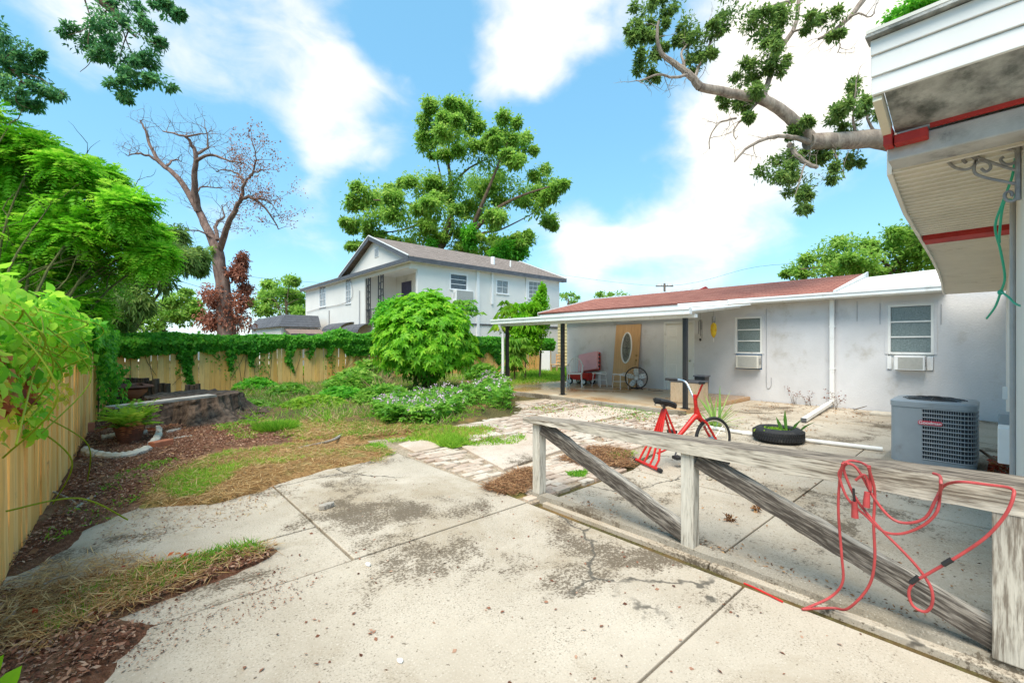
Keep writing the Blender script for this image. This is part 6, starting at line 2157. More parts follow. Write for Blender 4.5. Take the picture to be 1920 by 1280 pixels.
    foliage('climbing_vine', 'leaf_vine', pxc([(950, 468, 26, 18), (880, 445, 14, 22), (808, 462, 10, 14), (935, 478, 20, 10), (975, 472, 14, 14)], Y - 3, .01), t, .3, .6, 30, 40, .25, .7)

    # big oak limb reaching over the right-hand roofs
    Y = 11.5; s = Y / FPX
    base = onY(2060, 645, Y + 1.5); base.z = 0
    t = thing('oak_tree', 'oak with a thick pale limb reaching out over the roofs at right', 'tree', base)
    m = MB()
    allp = []
    limb(m, [base, onY(2050, 520, Y + 1.5), onY(1990, 400, Y + 1.2), onY(1860, 330, Y + 1)], 34 * s, 24 * s, 14, 5)
    for (pts, r0, r1) in (([(1880, 340, 1), (1790, 312, .8), (1720, 285, .6), (1650, 262, .3), (1580, 264, .1), (1515, 266, 0)], 22, 14.5),
                          ([(1528, 268, 0), (1500, 238, 0), (1465, 208, -.1), (1425, 186, -.2), (1370, 175, -.3), (1312, 163, -.4)], 12.5, 7),
                          ([(1312, 163, -.4), (1290, 138, -.5), (1262, 118, -.5), (1240, 100, -.6), (1232, 70, -.7), (1235, 40, -.7)], 7.5, 2),
                          ([(1292, 140, -.5), (1262, 145, -.7), (1235, 140, -.8), (1205, 150, -.9), (1192, 152, -.9)], 3, .8),
                          ([(1285, 132, -.5), (1278, 100, -.3), (1292, 80, -.1)], 3, 1), ([(1300, 150, -.4), (1318, 110, -.2), (1335, 70, 0), (1330, 40, 0)], 3.4, 1),
                          ([(1520, 268, 0), (1490, 258, -.2), (1450, 257, -.4), (1405, 275, -.6), (1377, 303, -.7)], 5.5, 1.6),
                          ([(1480, 272, 0), (1492, 290, -.2), (1512, 306, -.3), (1532, 315, -.3)], 5.5, 3.5),
                          ([(1425, 188, -.2), (1395, 220, -.3), (1376, 245, -.4), (1380, 262, -.5)], 2.6, .8), ([(1380, 222, -.3), (1350, 230, -.5), (1332, 255, -.6), (1331, 280, -.6)], 2.2, .7),
                          ([(1430, 190, -.2), (1445, 140, .2), (1462, 95, .4), (1490, 50, .6), (1498, 0, .8), (1500, -40, .9)], 5.5, 3), ([(1470, 80, .5), (1440, 50, .3), (1400, 30, .1)], 2.6, .8), ([(1485, 60, .5), (1520, 50, .6), (1545, 45, .7)], 2.4, .9),
                          ([(1640, -40, .5), (1615, 5, .5), (1585, 40, .4), (1555, 62, .4), (1535, 74, .4)], 6, 2.5), ([(1590, 35, .4), (1610, 25, .2), (1630, 32, .1), (1640, 25, 0)], 2.4, .7), ([(1540, 70, .4), (1565, 72, .3), (1575, 85, .2), (1570, 100, .2)], 2, .6), ([(1490, 2, .8), (1460, 8, .8), (1430, 20, .8)], 4, 2),
                          ([(1610, 262, .2), (1600, 230, 0), (1602, 190, -.1), (1605, 150, -.1)], 3, .8), ([(1640, 248, .2), (1625, 215, .1), (1635, 180, 0)], 3, 1.2), ([(1510, 305, -.3), (1500, 335, -.4), (1490, 370, -.4)], 2, .7), ([(1560, 280, 0), (1575, 310, -.2), (1585, 335, -.3)], 1.8, .6)):
        allp.append(limb(m, [onY(x, y, Y + dz) for x, y, dz in pts], r0 * s, r1 * s, 8 if r0 < 10 else 14, 5, .006))
    ends = []
    for q in allp[2:]:
        for p in q[2::3]: twigs(m, p, rdir(1)[0], RNG.uniform(.25, .6), .011, 1, .8, ends, n=4)
    m.build('trunk', 'bark_pale', t, smooth=True)
    cl = pxc([(1215, 12, 22, 16), (1250, 12, 26, 18), (1190, 48, 14, 12), (1236, 55, 20, 24), (1212, 68, 14, 12), (1186, 76, 10, 9), (1215, 112, 22, 18), (1235, 92, 14, 12), (1290, 45, 18, 34), (1305, 85, 22, 26), (1282, 75, 16, 20), (1335, 62, 14, 14), (1300, 122, 20, 12), (1325, 105, 12), (1222, 148, 14, 9),
              (1375, 22, 30, 18), (1410, 35, 26, 22), (1455, 45, 30, 30), (1480, 25, 28, 22), (1430, 65, 28, 22), (1520, 38, 18, 16), (1445, 100, 26, 24), (1420, 125, 28, 18), (1455, 125, 16, 18), (1395, 152, 26, 14), (1415, 172, 18, 12), (1390, 198, 16, 12), (1372, 186, 18, 8), (1402, 220, 7, 8), (1560, 40, 22, 18), (1565, 70, 14, 10),
              (1605, 165, 16, 22), (1600, 200, 22, 22), (1570, 222, 24, 20), (1590, 242, 20, 10), (1622, 205, 10, 20), (1645, 215, 10, 14), (1508, 232, 12, 10), (1485, 250, 10), (1480, 290, 28, 20), (1450, 325, 24, 22), (1475, 320, 26, 20), (1505, 340, 26, 24), (1505, 375, 14, 18), (1520, 290, 24, 12), (1555, 290, 20, 12), (1565, 325, 18, 18), (1600, 300, 14, 14), (1685, 315, 16, 12), (1510, 392, 8, 8)], Y, .03, .75, 3)
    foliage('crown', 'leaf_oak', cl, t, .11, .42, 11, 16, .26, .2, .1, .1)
    cl = pxc([(1700, 25, 30, 18), (1735, 5, 36, 20), (1770, -10, 30, 20), (1688, 42, 10, 8)], Y + 3, .03)
    foliage('crown', 'leaf_vine', cl, t, .15, .5, 26, 30, .25, .5)

    # leafy branches hanging into the picture top left, from two trees that stand outside it
    Y = 7.2; s = Y / FPX
    base = onY(-560, 645, 6.4); base.z = 0
    t = thing('overhanging_oak', 'dark leafy oak branch hanging in from the top left corner', 'tree', base)
    m = MB()
    limb(m, [base, onY(-500, 200, 6.4), onY(-380, -60, 6.6), onY(-100, -120, 7), onY(100, -60, 7.1), onY(190, 0, 7.2), onY(225, 40, 7.2), onY(255, 70, 7.2)], .30, .012, 10, 5)
    ends = []
    for (pts, r) in (([(150, -30), (162, 10), (172, 40)], .02), ([(225, 40), (240, 85), (260, 120), (290, 150)], .012), ([(172, 40), (165, 80), (170, 115), (150, 135)], .01), ([(240, 60), (225, 110), (235, 160)], .01), ([(190, 0), (260, -10), (320, 15)], .014), ([(240, 50), (275, 75), (310, 90)], .01), ([(200, 20), (160, 55), (128, 66)], .01), ([(-100, -100), (-30, 60), (20, 130), (60, 170)], .03), ([(20, 130), (80, 150), (120, 178)], .012), ([(10, 110), (40, 80), (60, 95)], .01), ([(40, 150), (30, 190), (60, 205)], .01)):
        limb(m, [onY(x, y, Y) for x, y in pts], r, .004, 5, 4)
    m.build('trunk', 'bark_brown', t, smooth=True)
    cl = pxc([(195, 20, 26, 20), (235, 8, 28, 18), (215, 55, 30, 26), (180, 60, 26, 20), (150, 72, 24, 16), (225, 95, 28, 24), (195, 95, 22, 18), (265, 55, 18, 22), (295, 85, 16, 12), (285, 110, 22, 14), (245, 130, 22, 18), (300, 150, 22, 14), (262, 150, 16, 12), (228, 165, 18, 16), (315, 18, 18, 14), (335, 25, 6), (300, 5, 18, 10), (235, 185, 10, 5),
              (15, 90, 26, 22), (50, 95, 22, 16), (20, 130, 28, 22), (8, 165, 22, 20), (55, 150, 24, 14), (45, 185, 22, 16), (85, 165, 20, 12), (110, 178, 14, 9), (65, 200, 16, 9), (72, 105, 8), (-40, 140, 50, 60), (-30, 60, 40, 40)], Y, .03, .75, 3)
    foliage('crown', 'leaf_oak_blue', cl, t, .075, .42, 11, 12, .28, .2, .1, .1)

    # feathery bush-tree over the left fence
    base = Vector((-1.35, 9.2, 0))
    t = thing('feathery_tree', 'bright green feathery leaved tree leaning over the left fence', 'tree', base)
    m = MB()
    arms = [(60, 300, 7.6), (150, 330, 8.2), (230, 370, 8.8), (300, 410, 9.3), (60, 430, 7), (160, 470, 7.8), (250, 470, 8.6), (320, 470, 9.4), (20, 230, 7.3), (110, 540, 7.2), (200, 540, 8.2)]
    tips = []
    for (x, y, Yy) in arms:
        tip = onY(x, y, Yy); b0 = base + Vector((RNG.normal(0, .25), RNG.normal(0, .6), 0))
        midp = (b0 + tip) / 2 + Vector((-.25, 0, .5))
        q = limb(m, [b0, midp, tip], .035, .008, 6, 6)
        for p in q[4::2]: twigs(m, p, (tip - midp).normalized() + Vector(rdir(1)[0]) * .5, .7, .012, 1, .5, tips, up=-.05, n=4)
    m.build('trunk', 'stem_green', t, smooth=True)
    cl = pxc([(25, 225, 40, 34), (60, 285, 50, 34), (120, 310, 50, 34), (30, 350, 60, 50), (110, 375, 60, 44), (190, 350, 50, 36), (240, 385, 46, 34), (60, 430, 66, 48), (150, 440, 60, 44), (225, 440, 50, 34), (285, 420, 36, 30), (310, 385, 22, 20), (300, 470, 36, 26), (60, 510, 60, 46), (150, 520, 58, 40), (230, 510, 46, 30), (10, 570, 40, 40), (100, 580, 60, 36), (180, 580, 50, 36), (335, 440, 18, 14), (350, 480, 18, 14), (200, 310, 26, 14), (150, 285, 30, 12), (250, 330, 20, 10), (-50, 300, 60, 90), (-60, 450, 60, 90), (20, 300, 50, 50), (20, 430, 50, 50)], 8.2, .04, 1.0, 1)
    cl = [(p - Vector((CY, -SY, 0)) * .66, r) for p, r in cl]
    P, O, V = clump_points(cl, 16, 13, .28, .3)
    fronds('crown', 'leaf_feather', P, O * .8 + rdir(len(P)) * .5 + np.array([.25, -.15, -.05]), RNG.uniform(.22, .42, len(P)), t, 8, .075, .42, .35, V + .05)
    cl = pxc([(60, 330, 50, 60), (110, 430, 60, 60), (60, 500, 60, 60), (150, 520, 60, 50), (200, 420, 50, 50), (60, 570, 70, 50), (20, 260, 50, 50), (240, 480, 50, 50), (170, 590, 50, 40)], 8.7, .02, .75, 1)
    cl = [(p - Vector((CY, -SY, 0)) * .95, r) for p, r in cl]
    foliage('inner_leaves', 'leaf_feather', cl, t, .13, .5, 34, 26, .3, .2)
    # drooping lance-leaved tree at its right side, reaching out over the fence
    base = Vector((.3, 18.6, 0))
    t = thing('willowy_tree', 'dark lance leaved tree drooping beyond the left corner of the fence', 'tree', base)
    m = MB(); limb(m, [base, base + Vector((.1, -.2, 2)), onY(300, 480, 13.2)], .10, .03, 8)
    limb(m, [base + Vector((.05, -.1, 1.6)), onY(260, 520, 12.8), onY(240, 470, 12.6)], .06, .015, 6); limb(m, [base + Vector((.05, -.1, 1.8)), onY(340, 490, 13.5), onY(375, 470, 13.6)], .05, .012, 6)
    m.build('trunk', 'bark_brown', t, smooth=True)
    cl = pxc([(270, 480, 34, 26), (310, 470, 32, 24), (345, 490, 26, 18), (290, 520, 38, 24), (240, 530, 36, 28), (330, 440, 20, 18), (370, 480, 16, 14), (200, 560, 40, 34), (250, 570, 36, 26), (170, 600, 30, 24), (225, 600, 26, 20), (375, 500, 10, 8)], 13.2, .03)
    foliage('crown', 'leaf_oak', cl, t, .22, .22, 30, 26, .25, .3, .3, .5)

    # background trees
    def bg(label, cl, Y, base_px, leaf, mat, sub=26, per=26, name='background_tree', trunk=.22, group='trees beyond the plot'):
        b = onY(base_px[0], 645, Y); b.z = 0
        t = thing(name, label, 'tree', b, 0, group)
        m = MB(); top = onY(base_px[0], base_px[1], Y)
        limb(m, [b, (b + top) / 2 + Vector((.2, 0, 0)), top], trunk, trunk * .4, 8)
        for c in cl[::2]:
            p = onY(c[0], c[1], Y); limb(m, [b + (top - b) * RNG.uniform(.4, .9), (b + (top - b) * .8 + p) / 2 + Vector((0, 0, .3)), p], trunk * .4, .03, 5)
        m.build('trunk', 'bark_brown', t, smooth=True)
        foliage('crown', mat, pxc(cl, Y, .04, .75, 2), t, leaf, .5, sub - 6, per - 6, .28, .2)
    bg('light green trees seen low over the left part of the ivy fence', [(225, 590, 34, 26), (270, 575, 34, 26), (310, 580, 36, 28), (345, 590, 26, 20), (285, 605, 40, 22), (330, 560, 24, 16), (240, 560, 24, 18), (360, 575, 18, 14), (210, 620, 26, 14)], 27, (300, 580), .24, 'leaf_far')
    bg('round green tree left of the two storey house', [(500, 560, 24, 22), (530, 540, 28, 18), (560, 560, 22, 20), (525, 575, 34, 22), (490, 580, 20, 14), (565, 585, 20, 16), (545, 525, 14, 8)], 50, (535, 560), .42, 'leaf_far')
    bg('big green tree mass beyond the low white roof at right', [(1500, 505, 26, 18), (1545, 480, 32, 24), (1590, 460, 34, 24), (1560, 505, 36, 20), (1625, 485, 36, 26), (1610, 515, 34, 14), (1665, 460, 34, 28), (1680, 500, 40, 22), (1720, 425, 34, 34), (1755, 400, 24, 24), (1765, 450, 34, 30), (1740, 490, 40, 24), (1790, 490, 30, 30), (1700, 460, 30), (1785, 420, 22, 30), (1735, 375, 16, 12), (1830, 450, 40, 60)], 27, (1690, 470), .24, 'leaf_far', 30, 30, trunk=.35)
    bg('pale far tree left of the crossarm pole', [(1140, 550, 22, 7), (1165, 552, 18, 6), (1125, 555, 14, 5)], 80, (1148, 556), .5, 'leaf_tall', 14, 16, trunk=.3)
    bg('small far tree between the white house and the metal roof', [(1060, 557, 14, 8), (1078, 562, 12, 6)], 75, (1066, 560), .5, 'leaf_far', 14, 16, trunk=.3)


build_trees()

# ------------------------------------------------------------------ ivy and creepers
def build_creepers():
    d = Q1 - Q0; Lf = d.length; u = d.normalized(); nrm = Vector((u.y, -u.x, 0))      # towards the yard
    ivy = thing('ivy', 'thick green ivy draped over the top of the back fence', 'vine', Q0)
    s = RNG.uniform(0, Lf, 46000)
    # how far the curtain hangs, by distance along the fence, with long streamers
    hang = .40 + .20 * wob(s, s * 0, 1.3) + .12 * wob(s, s * 0 + 3, 3.0)
    for (c, w, e) in ((1.75, .13, 1.25), (2.9, .07, .8), (3.6, .09, .45), (4.75, .09, 1.0), (5.5, .06, .5), (6.2, .08, .4), (7.3, .5, .25), (9.0, .9, .35), (12.6, .3, .5), (14.0, .35, .35), (15.2, .4, .75), (16.6, .3, .6), (17.6, .4, .3)):
        hang = hang + e * np.exp(-((s - c) / w) ** 2)
    hang = np.maximum(hang, .28)
    rise = .13 + .06 * wob(s, s * 0 + 9, 2.2) + .30 * np.exp(-((s - 6.6) / .55) ** 2) + .18 * np.exp(-((s - 8.3) / .8) ** 2) + .12 * np.exp(-((s - 12.5) / 2) ** 2)
    f = RNG.random(len(s)) ** 1.25
    z = 1.70 + rise - f * (hang + rise)
    bulge = (.10 + .16 * np.sin(PI * np.clip(f, 0, 1) ** .7)) * (1 + .4 * wob(s, z * 2, 3)) * np.where(hang > .9, .6, 1)
    dep = bulge * RNG.uniform(.5, 1.05, len(s))
    top = f < .12
    dep = np.where(top, RNG.uniform(-.18, .2, len(s)), dep)
    s = s + .16 * wob(z * 5, s * .8, 1.2) * np.clip((1.5 - z) * 2, 0, 1)
    P = np.stack([Q0.x + u.x * s + nrm.x * dep, Q0.y + u.y * s + nrm.y * dep, z], 1)
    n = len(s)
    N_ = np.array([nrm.x, nrm.y, .55]) + RNG.normal(0, .45, (n, 3)); N_[top] += [0, 0, 1]
    D_ = np.array([0, 0, -1.0]) + RNG.normal(0, .55, (n, 3))
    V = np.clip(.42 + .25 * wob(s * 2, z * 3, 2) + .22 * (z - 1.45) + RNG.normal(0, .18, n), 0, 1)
    L_ = .10 * RNG.uniform(.6, 1.25, n)
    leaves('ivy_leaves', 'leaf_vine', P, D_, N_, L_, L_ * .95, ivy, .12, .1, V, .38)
    # thinner leaves straggling below the curtain
    n = 3800; s = RNG.uniform(.5, Lf, n); z = 1.25 - RNG.random(n) ** 1.4 * .9
    k = wob(s * 3, z * .5, 2.2) > .28; s = s[k]; z = z[k]; n = len(s)
    P = np.stack([Q0.x + u.x * s + nrm.x * .035, Q0.y + u.y * s + nrm.y * .035, z], 1)
    leaves('loose_leaves', 'leaf_weed', P, np.array([0, 0, -1.0]) + RNG.normal(0, .7, (n, 3)), np.array([nrm.x, nrm.y, .3]) + RNG.normal(0, .4, (n, 3)), .075, .06, ivy, .12, .1, None, .4)
    m = MB()
    for k in range(40):
        a = RNG.uniform(0, Lf); p = Q0 + u * a + nrm * .03
        pts = [p + Vector((0, 0, 1.6)), p + u * RNG.normal(0, .1) + Vector((0, 0, 1.1)), p + u * RNG.normal(0, .2) + Vector((0, 0, RNG.uniform(0, .6)))]
        m.tube(smooth_path(pts, 4), .006, 4)
    tag(m.build('stems', 'bark_brown', ivy), kind='stuff')

    # mound of ivy behind the lime shrub
    b = Vector((Q0.x + u.x * 8.3, Q0.y + u.y * 8.3 + .5, 0))
    t = thing('ivy_mound', 'rounded mound of ivy rising above the fence behind the lime green shrub', 'vine', onB(735, 640, 18.2))
    t.location.z = 0
    foliage('ivy_leaves', 'leaf_vine', pxc([(735, 585, 26, 24), (722, 605, 22, 22), (752, 600, 24, 26), (735, 620, 30, 20)], 16.6, .01), t, .12, .9, 60, 50, .2, .75, .1, .4, .12)
    m = MB(); limb(m, [onY(735, 700, 16.6), onY(735, 600, 16.6)], .06, .03, 6); m.build('stem', 'bark_brown', t)

    # creeper with round leaves on the left fence, near the camera
    dl = (P1 - P0).normalized(); nl = Vector((dl.y, -dl.x, 0))
    t = thing('round_leaf_creeper', 'yellow green round leaved creeper hanging on the near left fence', 'vine', P0 + dl * 5)
    n = 2000; s = 2.2 + RNG.random(n) ** .9 * 6.0
    hang = .48 + .3 * wob(s, s * 0, 1.2) + .45 * np.exp(-((s - 4.4) / .5) ** 2) + .3 * np.exp(-((s - 5.8) / .35) ** 2)
    z = 1.86 + .12 * wob(s, s * 0 + 4, 2) - RNG.random(n) ** 1.1 * np.maximum(hang + .15, .1)
    dep = RNG.uniform(.02, .19, n) * (1 - .4 * (1.86 - z))
    P = np.stack([P0.x + dl.x * s + nl.x * dep, P0.y + dl.y * s + nl.y * dep, z], 1)
    L_ = .085 * RNG.uniform(.5, 1.4, n)
    round_leaves('creeper_leaves', 'leaf_feather', P, np.array([0, 0, -.8]) + RNG.normal(0, .7, (n, 3)), np.array([nl.x, nl.y, .6]) + RNG.normal(0, .5, (n, 3)), L_ * .82, t, RNG.normal(.55, .25, n))
    n = 260; s = 2.6 + RNG.random(n) * 3.2; z = 1.75 - RNG.random(n) * .8
    P = np.stack([P0.x + dl.x * s + nl.x * .12, P0.y + dl.y * s + nl.y * .12, z], 1)
    leaves('yellow_leaves', 'leaf_yellow', P, np.array([0, 0, -.6]) + RNG.normal(0, .7, (n, 3)), np.array([nl.x, nl.y, .4]) + RNG.normal(0, .5, (n, 3)), .06, .05, t, .1, .1)
    n = 130; s = 3.4 + RNG.normal(0, .35, n); z = 1.45 - RNG.random(n) * .35
    P = np.stack([P0.x + dl.x * s + nl.x * .1, P0.y + dl.y * s + nl.y * .1, z], 1)
    leaves('dead_leaves', 'leaf_rust', P, rdir(n), rdir(n), .07, .05, t, .1, .1)
    m = MB()
    for k in range(13):
        a = RNG.uniform(2.4, 6.5); p = P0 + dl * a
        h0 = RNG.uniform(1.5, 1.9); e = RNG.uniform(.2, .8)
        pts = [p + nl * .03 + Vector((0, 0, h0)), p + nl * RNG.uniform(.15, .35) + dl * RNG.normal(0, .25) + Vector((0, 0, h0 - .1)), p + nl * RNG.uniform(.1, .4) + dl * RNG.normal(0, .4) + Vector((0, 0, h0 - e * .6)), p + nl * RNG.uniform(.03, .3) + dl * RNG.normal(0, .5) + Vector((0, 0, h0 - e))]
        m.tube(smooth_path(pts, 6), .0045, 5)
    for (p0, p1, p2) in (((.02, 4.4, .9), (.25, 4.5, .55), (.1, 4.9, .12)), ((.02, 5.4, .8), (.28, 5.5, .5), (.25, 5.9, .05)), ((.03, 3.6, .45), (.35, 3.75, .42), (.6, 4.1, .1))):
        pts = [P0 + dl * q[1] + nl * q[0] + Vector((0, 0, q[2])) for q in (p0, p1, p2)]
        m.tube(smooth_path(pts, 8), .006, 5)
    tag(m.build('runners', 'leaf_yellow', t), kind='stuff')
    # dark ivy column further along the same fence, down to the ground at the corner
    t = thing('fence_ivy', 'dark green ivy hanging to the ground near the far end of the left fence', 'vine', P0 + dl * 12)
    n = 5200; s = RNG.uniform(7.5, 16, n); hang = .45 + .25 * wob(s, s * 0, 1.5) + 1.6 * np.exp(-((s - 11.2) / .55) ** 2) + 1.3 * np.exp(-((s - 13.6) / .5) ** 2)
    z = 1.85 - RNG.random(n) * np.maximum(.1, hang); z = np.maximum(z, .02)
    dep = .04 + RNG.random(n) * (.18 + .3 * np.exp(-((s - 11.2) / .5) ** 2) * (z < 1.1))
    P = np.stack([P0.x + dl.x * s + nl.x * dep, P0.y + dl.y * s + nl.y * dep, z], 1); L_ = .10 * RNG.uniform(.6, 1.3, n)
    leaves('ivy_leaves', 'leaf_vine', P, np.array([0, 0, -1.0]) + RNG.normal(0, .6, (n, 3)), np.array([nl.x, nl.y, .5]) + RNG.normal(0, .45, (n, 3)), L_, L_ * .9, t, .12, .1, None, .4)
    m = MB(); pts = [P0 + dl * 11.2 + nl * .05 + Vector((0, 0, z)) for z in (0, .6, 1.2, 1.7)]; m.tube(pts, .012, 5); m.build('stem', 'bark_brown', t)


build_creepers()


# ------------------------------------------------------------------ shrubs and garden plants
def build_shrubs():
    # big lime-green shrub
    c = G(800, 738); c.z = 0
    t = thing('lime_shrub', 'large rounded lime green shrub with drooping leaves in front of the fence', 'shrub', c)
    n = 3600; d = rdir(n); d[:, 2] = np.where(d[:, 2] < -.45, -d[:, 2], d[:, 2])
    r = np.array([1.46, 1.46, 1.32]) * (1 + .12 * wob(d[:, 0] * 4 + 2, d[:, 2] * 4 + d[:, 1] * 3, 1.6))[:, None] * RNG.uniform(.78, 1.03, n)[:, None]
    P = np.array([c.x, c.y, 1.42]) + d * r
    P[:, 2] += .18 * np.maximum(0, d[:, 2])
    P += RNG.normal(0, .07, (n, 3))
    whorls('crown', 'leaf_lime', P, d + rdir(n) * .5, t, 7, .15, .42, .22, .2, np.clip(.40 + .22 * wob(d[:, 0] * 6, d[:, 2] * 6, 2) + RNG.normal(0, .22, n), 0, 1))
    n = 500; d = rdir(n); P = np.array([c.x, c.y, 1.40]) + d * np.array([1.15, 1.15, 1.05]) * RNG.uniform(.5, 1, n)[:, None]
    whorls('inner_leaves', 'leaf_vine', P, d, t, 6, .24, .36, .35, .1)
    m = MB()
    for k in range(26):
        a = RNG.random() * 6.28; rr = RNG.uniform(.1, .9)
        b = c + Vector((RNG.normal(0, .22), RNG.normal(0, .22), 0))
        m.tube(smooth_path([b, b + Vector((math.cos(a) * rr * .25, math.sin(a) * rr * .25, .7)), b + Vector((math.cos(a) * rr, math.sin(a) * rr, 1.7))], 4), [.018] * 8 + [.008], 5)
    m.build('stems', 'stem_green', t)

    # flowering lilac bushes along the path
    for (poly, lab, hh, n) in (([(870, 765), (905, 730), (950, 742), (962, 775), (900, 785)], 'lilac flowered bush nearest the patio spout', .5, 1500),
                               ([(690, 788), (740, 755), (850, 752), (880, 780), (820, 797), (720, 803)], 'lilac flowered bush spreading in front of the lime green shrub', .36, 2200)):
        pg = gpoly(poly); x, y = sample(pg, n, .12, 2, -.5); z = hh * RNG.random(len(x)) ** .6 * (1 + .25 * wob(x, y, 3))
        cc = Vector((np.mean(x), np.mean(y), 0)); t = thing('lilac_bush', lab, 'shrub', cc)
        P = np.stack([x, y, z], 1); nn = len(x)
        whorls('leaf_mass', 'leaf_weed', P, RNG.normal(0, .5, (nn, 3)) + [0, 0, 1], t, 5, .085, .5, .2, .2, np.clip(RNG.normal(.4, .2, nn), 0, 1))
        k = RNG.random(nn) < .08; k &= z > hh * .45
        Pf = P[k] + [0, 0, .07]
        Q = np.repeat(Pf, 9, 0) + RNG.normal(0, .022, (len(Pf) * 9, 3))
        leaves('flower_heads', 'flower_lilac', Q, rdir(len(Q)) + [0, 0, .6], rdir(len(Q)) + [0, 0, 1], .034, .034, t, .1)
        m = MB()
        for i in range(0, nn, 14): m.tube([(x[i] * .8 + cc.x * .2, y[i] * .8 + cc.y * .2, 0), (x[i], y[i], z[i])], .005, 4)
        tag(m.build('stems', 'stem_green', t), kind='stuff')

    # grassy clump of pale blades between the lilac bushes
    b = G(820, 775); t = thing('pale_grass_tuft', 'pale striped grass tuft among the lilac flowers', 'plant', b)
    strap_leaves('blades', 'leaf_spear', b, 34, .6, .03, .08, t, 6, .6, 1.0)
    # bushy weeds in front of the fence
    specs = [((540, 745), .55, .42, 'leaf_weed', 'leafy green weed clump right of the tree stump', .07), ((600, 712), .8, .9, 'leaf_weed', 'tall yellow green weed clump against the fence boards', .08),
             ((665, 735), .9, .75, 'leaf_weed', 'broad weed thicket left of the lime green shrub', .08), ((480, 735), .6, .45, 'leaf_vine', 'dark leaved weed clump just behind the tree stump', .09),
             ((720, 760), .7, .55, 'leaf_weed', 'weed clump at the left foot of the lime green shrub', .08), ((905, 715), .7, .75, 'leaf_weed', 'weed clump between the lime green shrub and the patio spout', .10), ((930, 735), .5, .5, 'leaf_fern', 'yellowish weed clump close by the patio spout', .09), ((590, 765), .7, .3, 'leaf_fern', 'low spreading weeds in the middle of the overgrown bed', .06), ((470, 770), .5, .25, 'leaf_weed', 'low weeds at the right foot of the tree stump', .06), ((455, 722), .7, .7, 'leaf_fern', 'yellow green weed clump at the fence left of the middle', .08), ((520, 718), .8, .75, 'leaf_weed', 'tall leafy weeds below the ivy streamer', .09), ((570, 716), .6, .6, 'leaf_fern', 'pale weed clump beside the fence boards in mid bed', .08), ((690, 718), .8, .95, 'leaf_weed', 'tall weeds hiding the fence left of the lime green shrub', .09), ((640, 752), .6, .4, 'leaf_vine', 'dark green weeds in the middle of the bed', .08)]
    for (p, r, h, mt, lab, lf) in specs:
        c = G(*p); c.z = 0; t = thing('weed_clump', lab, 'weed', c, 0, 'weeds in the overgrown bed')
        n = int(900 * r); a = RNG.random(n) * 6.283; rr = r * np.sqrt(RNG.random(n)); hz = h * (1 - .6 * (rr / r) ** 2) * RNG.random(n) ** .6
        P = np.stack([c.x + rr * np.cos(a), c.y + rr * np.sin(a), hz], 1)
        whorls('leaf_mass', mt, P, RNG.normal(0, .6, (n, 3)) + [0, 0, 1], t, 5, lf * 1.25, .5, .2, .3, np.clip(RNG.normal(.5, .24, n), 0, 1))
        m = MB()
        for i in range(0, n, 12): m.tube([(c.x + rr[i] * .5 * math.cos(a[i]), c.y + rr[i] * .5 * math.sin(a[i]), 0), P[i]], .005, 4)
        tag(m.build('stems', 'stem_green', t), kind='stuff')
    # dry tall grass
    c = gpoly([(650, 735), (640, 700), (700, 695), (730, 725), (720, 745)])
    o = grass('dry_grass', c, 2600, .75, 'grass_tan', 'tall dry straw coloured grass left of the lime green shrub', 'grass', 0, .35, .016, .3, -.4)
    # plants over the far fence: papaya, drooping croton-like saplings, climber on a pole
    b = onY(872, 645, 21); b.z = 0; t = thing('papaya_plant', 'young papaya with a tuft of lobed leaves behind the fence', 'plant', b)
    top = onY(872, 585, 21); m = MB(); limb(m, [b, top], .09, .05, 8); m.build('stem', 'bark_pale', t, smooth=True)
    m = MB(); LP = []
    for k in range(20):
        a = k * 2.4; el = RNG.uniform(-.3, 1.1); d_ = Vector((math.cos(a) * math.cos(el), math.sin(a) * math.cos(el), math.sin(el)))
        e = top + d_ * RNG.uniform(.45, .8); m.tube([top, (top + e) / 2 + Vector((0, 0, .06)), e], .012, 4); LP.append(e)
    m.build('leaf_stalks', 'stem_green', t)
    tag(whorls('leaf_lobes', 'leaf_weed', np.array(LP), rdir(len(LP)) * .3 + [0, 0, 1], t, 8, .36, .3, .45, .0), kind='stuff')
    for (px, py, Y, lab, mt) in ((955, 570, 18.5, 'sapling with drooping reddish leaves behind the patio spout', 'leaf_fern'), (985, 570, 18.2, 'tall sapling with long drooping leaves beside the climber', 'leaf_lime'), (965, 640, 17.0, 'lower drooping sapling growing through the fence by the patio', 'leaf_weed')):
        b = onY(px, 645, Y); b.z = 0; t = thing('drooping_sapling', lab, 'plant', b, 0, 'saplings at the back fence')
        top = onY(px, py, Y); m = MB(); limb(m, [b, top], .04, .02, 6); m.build('stem', 'bark_brown', t)
        n = 46; z = top.z + RNG.uniform(-1.1, .1, n); P = np.stack([top.x + RNG.normal(0, .22, n), top.y + RNG.normal(0, .22, n), z], 1)
        whorls('leaf_whorls', mt, P, RNG.normal(0, .4, (n, 3)) + [0, 0, 1], t, 9, .34, .16, .75, .3)
    b = onY(1012, 645, 18.6); b.z = 0; t = thing('climber_pole', 'pole thickly overgrown with bright green climber left of the patio cover', 'vine', b)
    top = onY(1018, 532, 18.6); m = MB(); limb(m, [b, top], .05, .03, 6); m.build('pole', 'utility_wood', t)
    foliage('climber_leaves', 'leaf_lime', pxc([(1016, 545, 6, 10), (1012, 565, 14, 16), (1000, 590, 24, 20), (1018, 590, 14, 24), (985, 605, 24, 16), (1005, 620, 24, 20), (975, 630, 22, 16), (995, 645, 26, 20)], 18.5, .01), t, .12, .7, 34, 34, .25, .6)
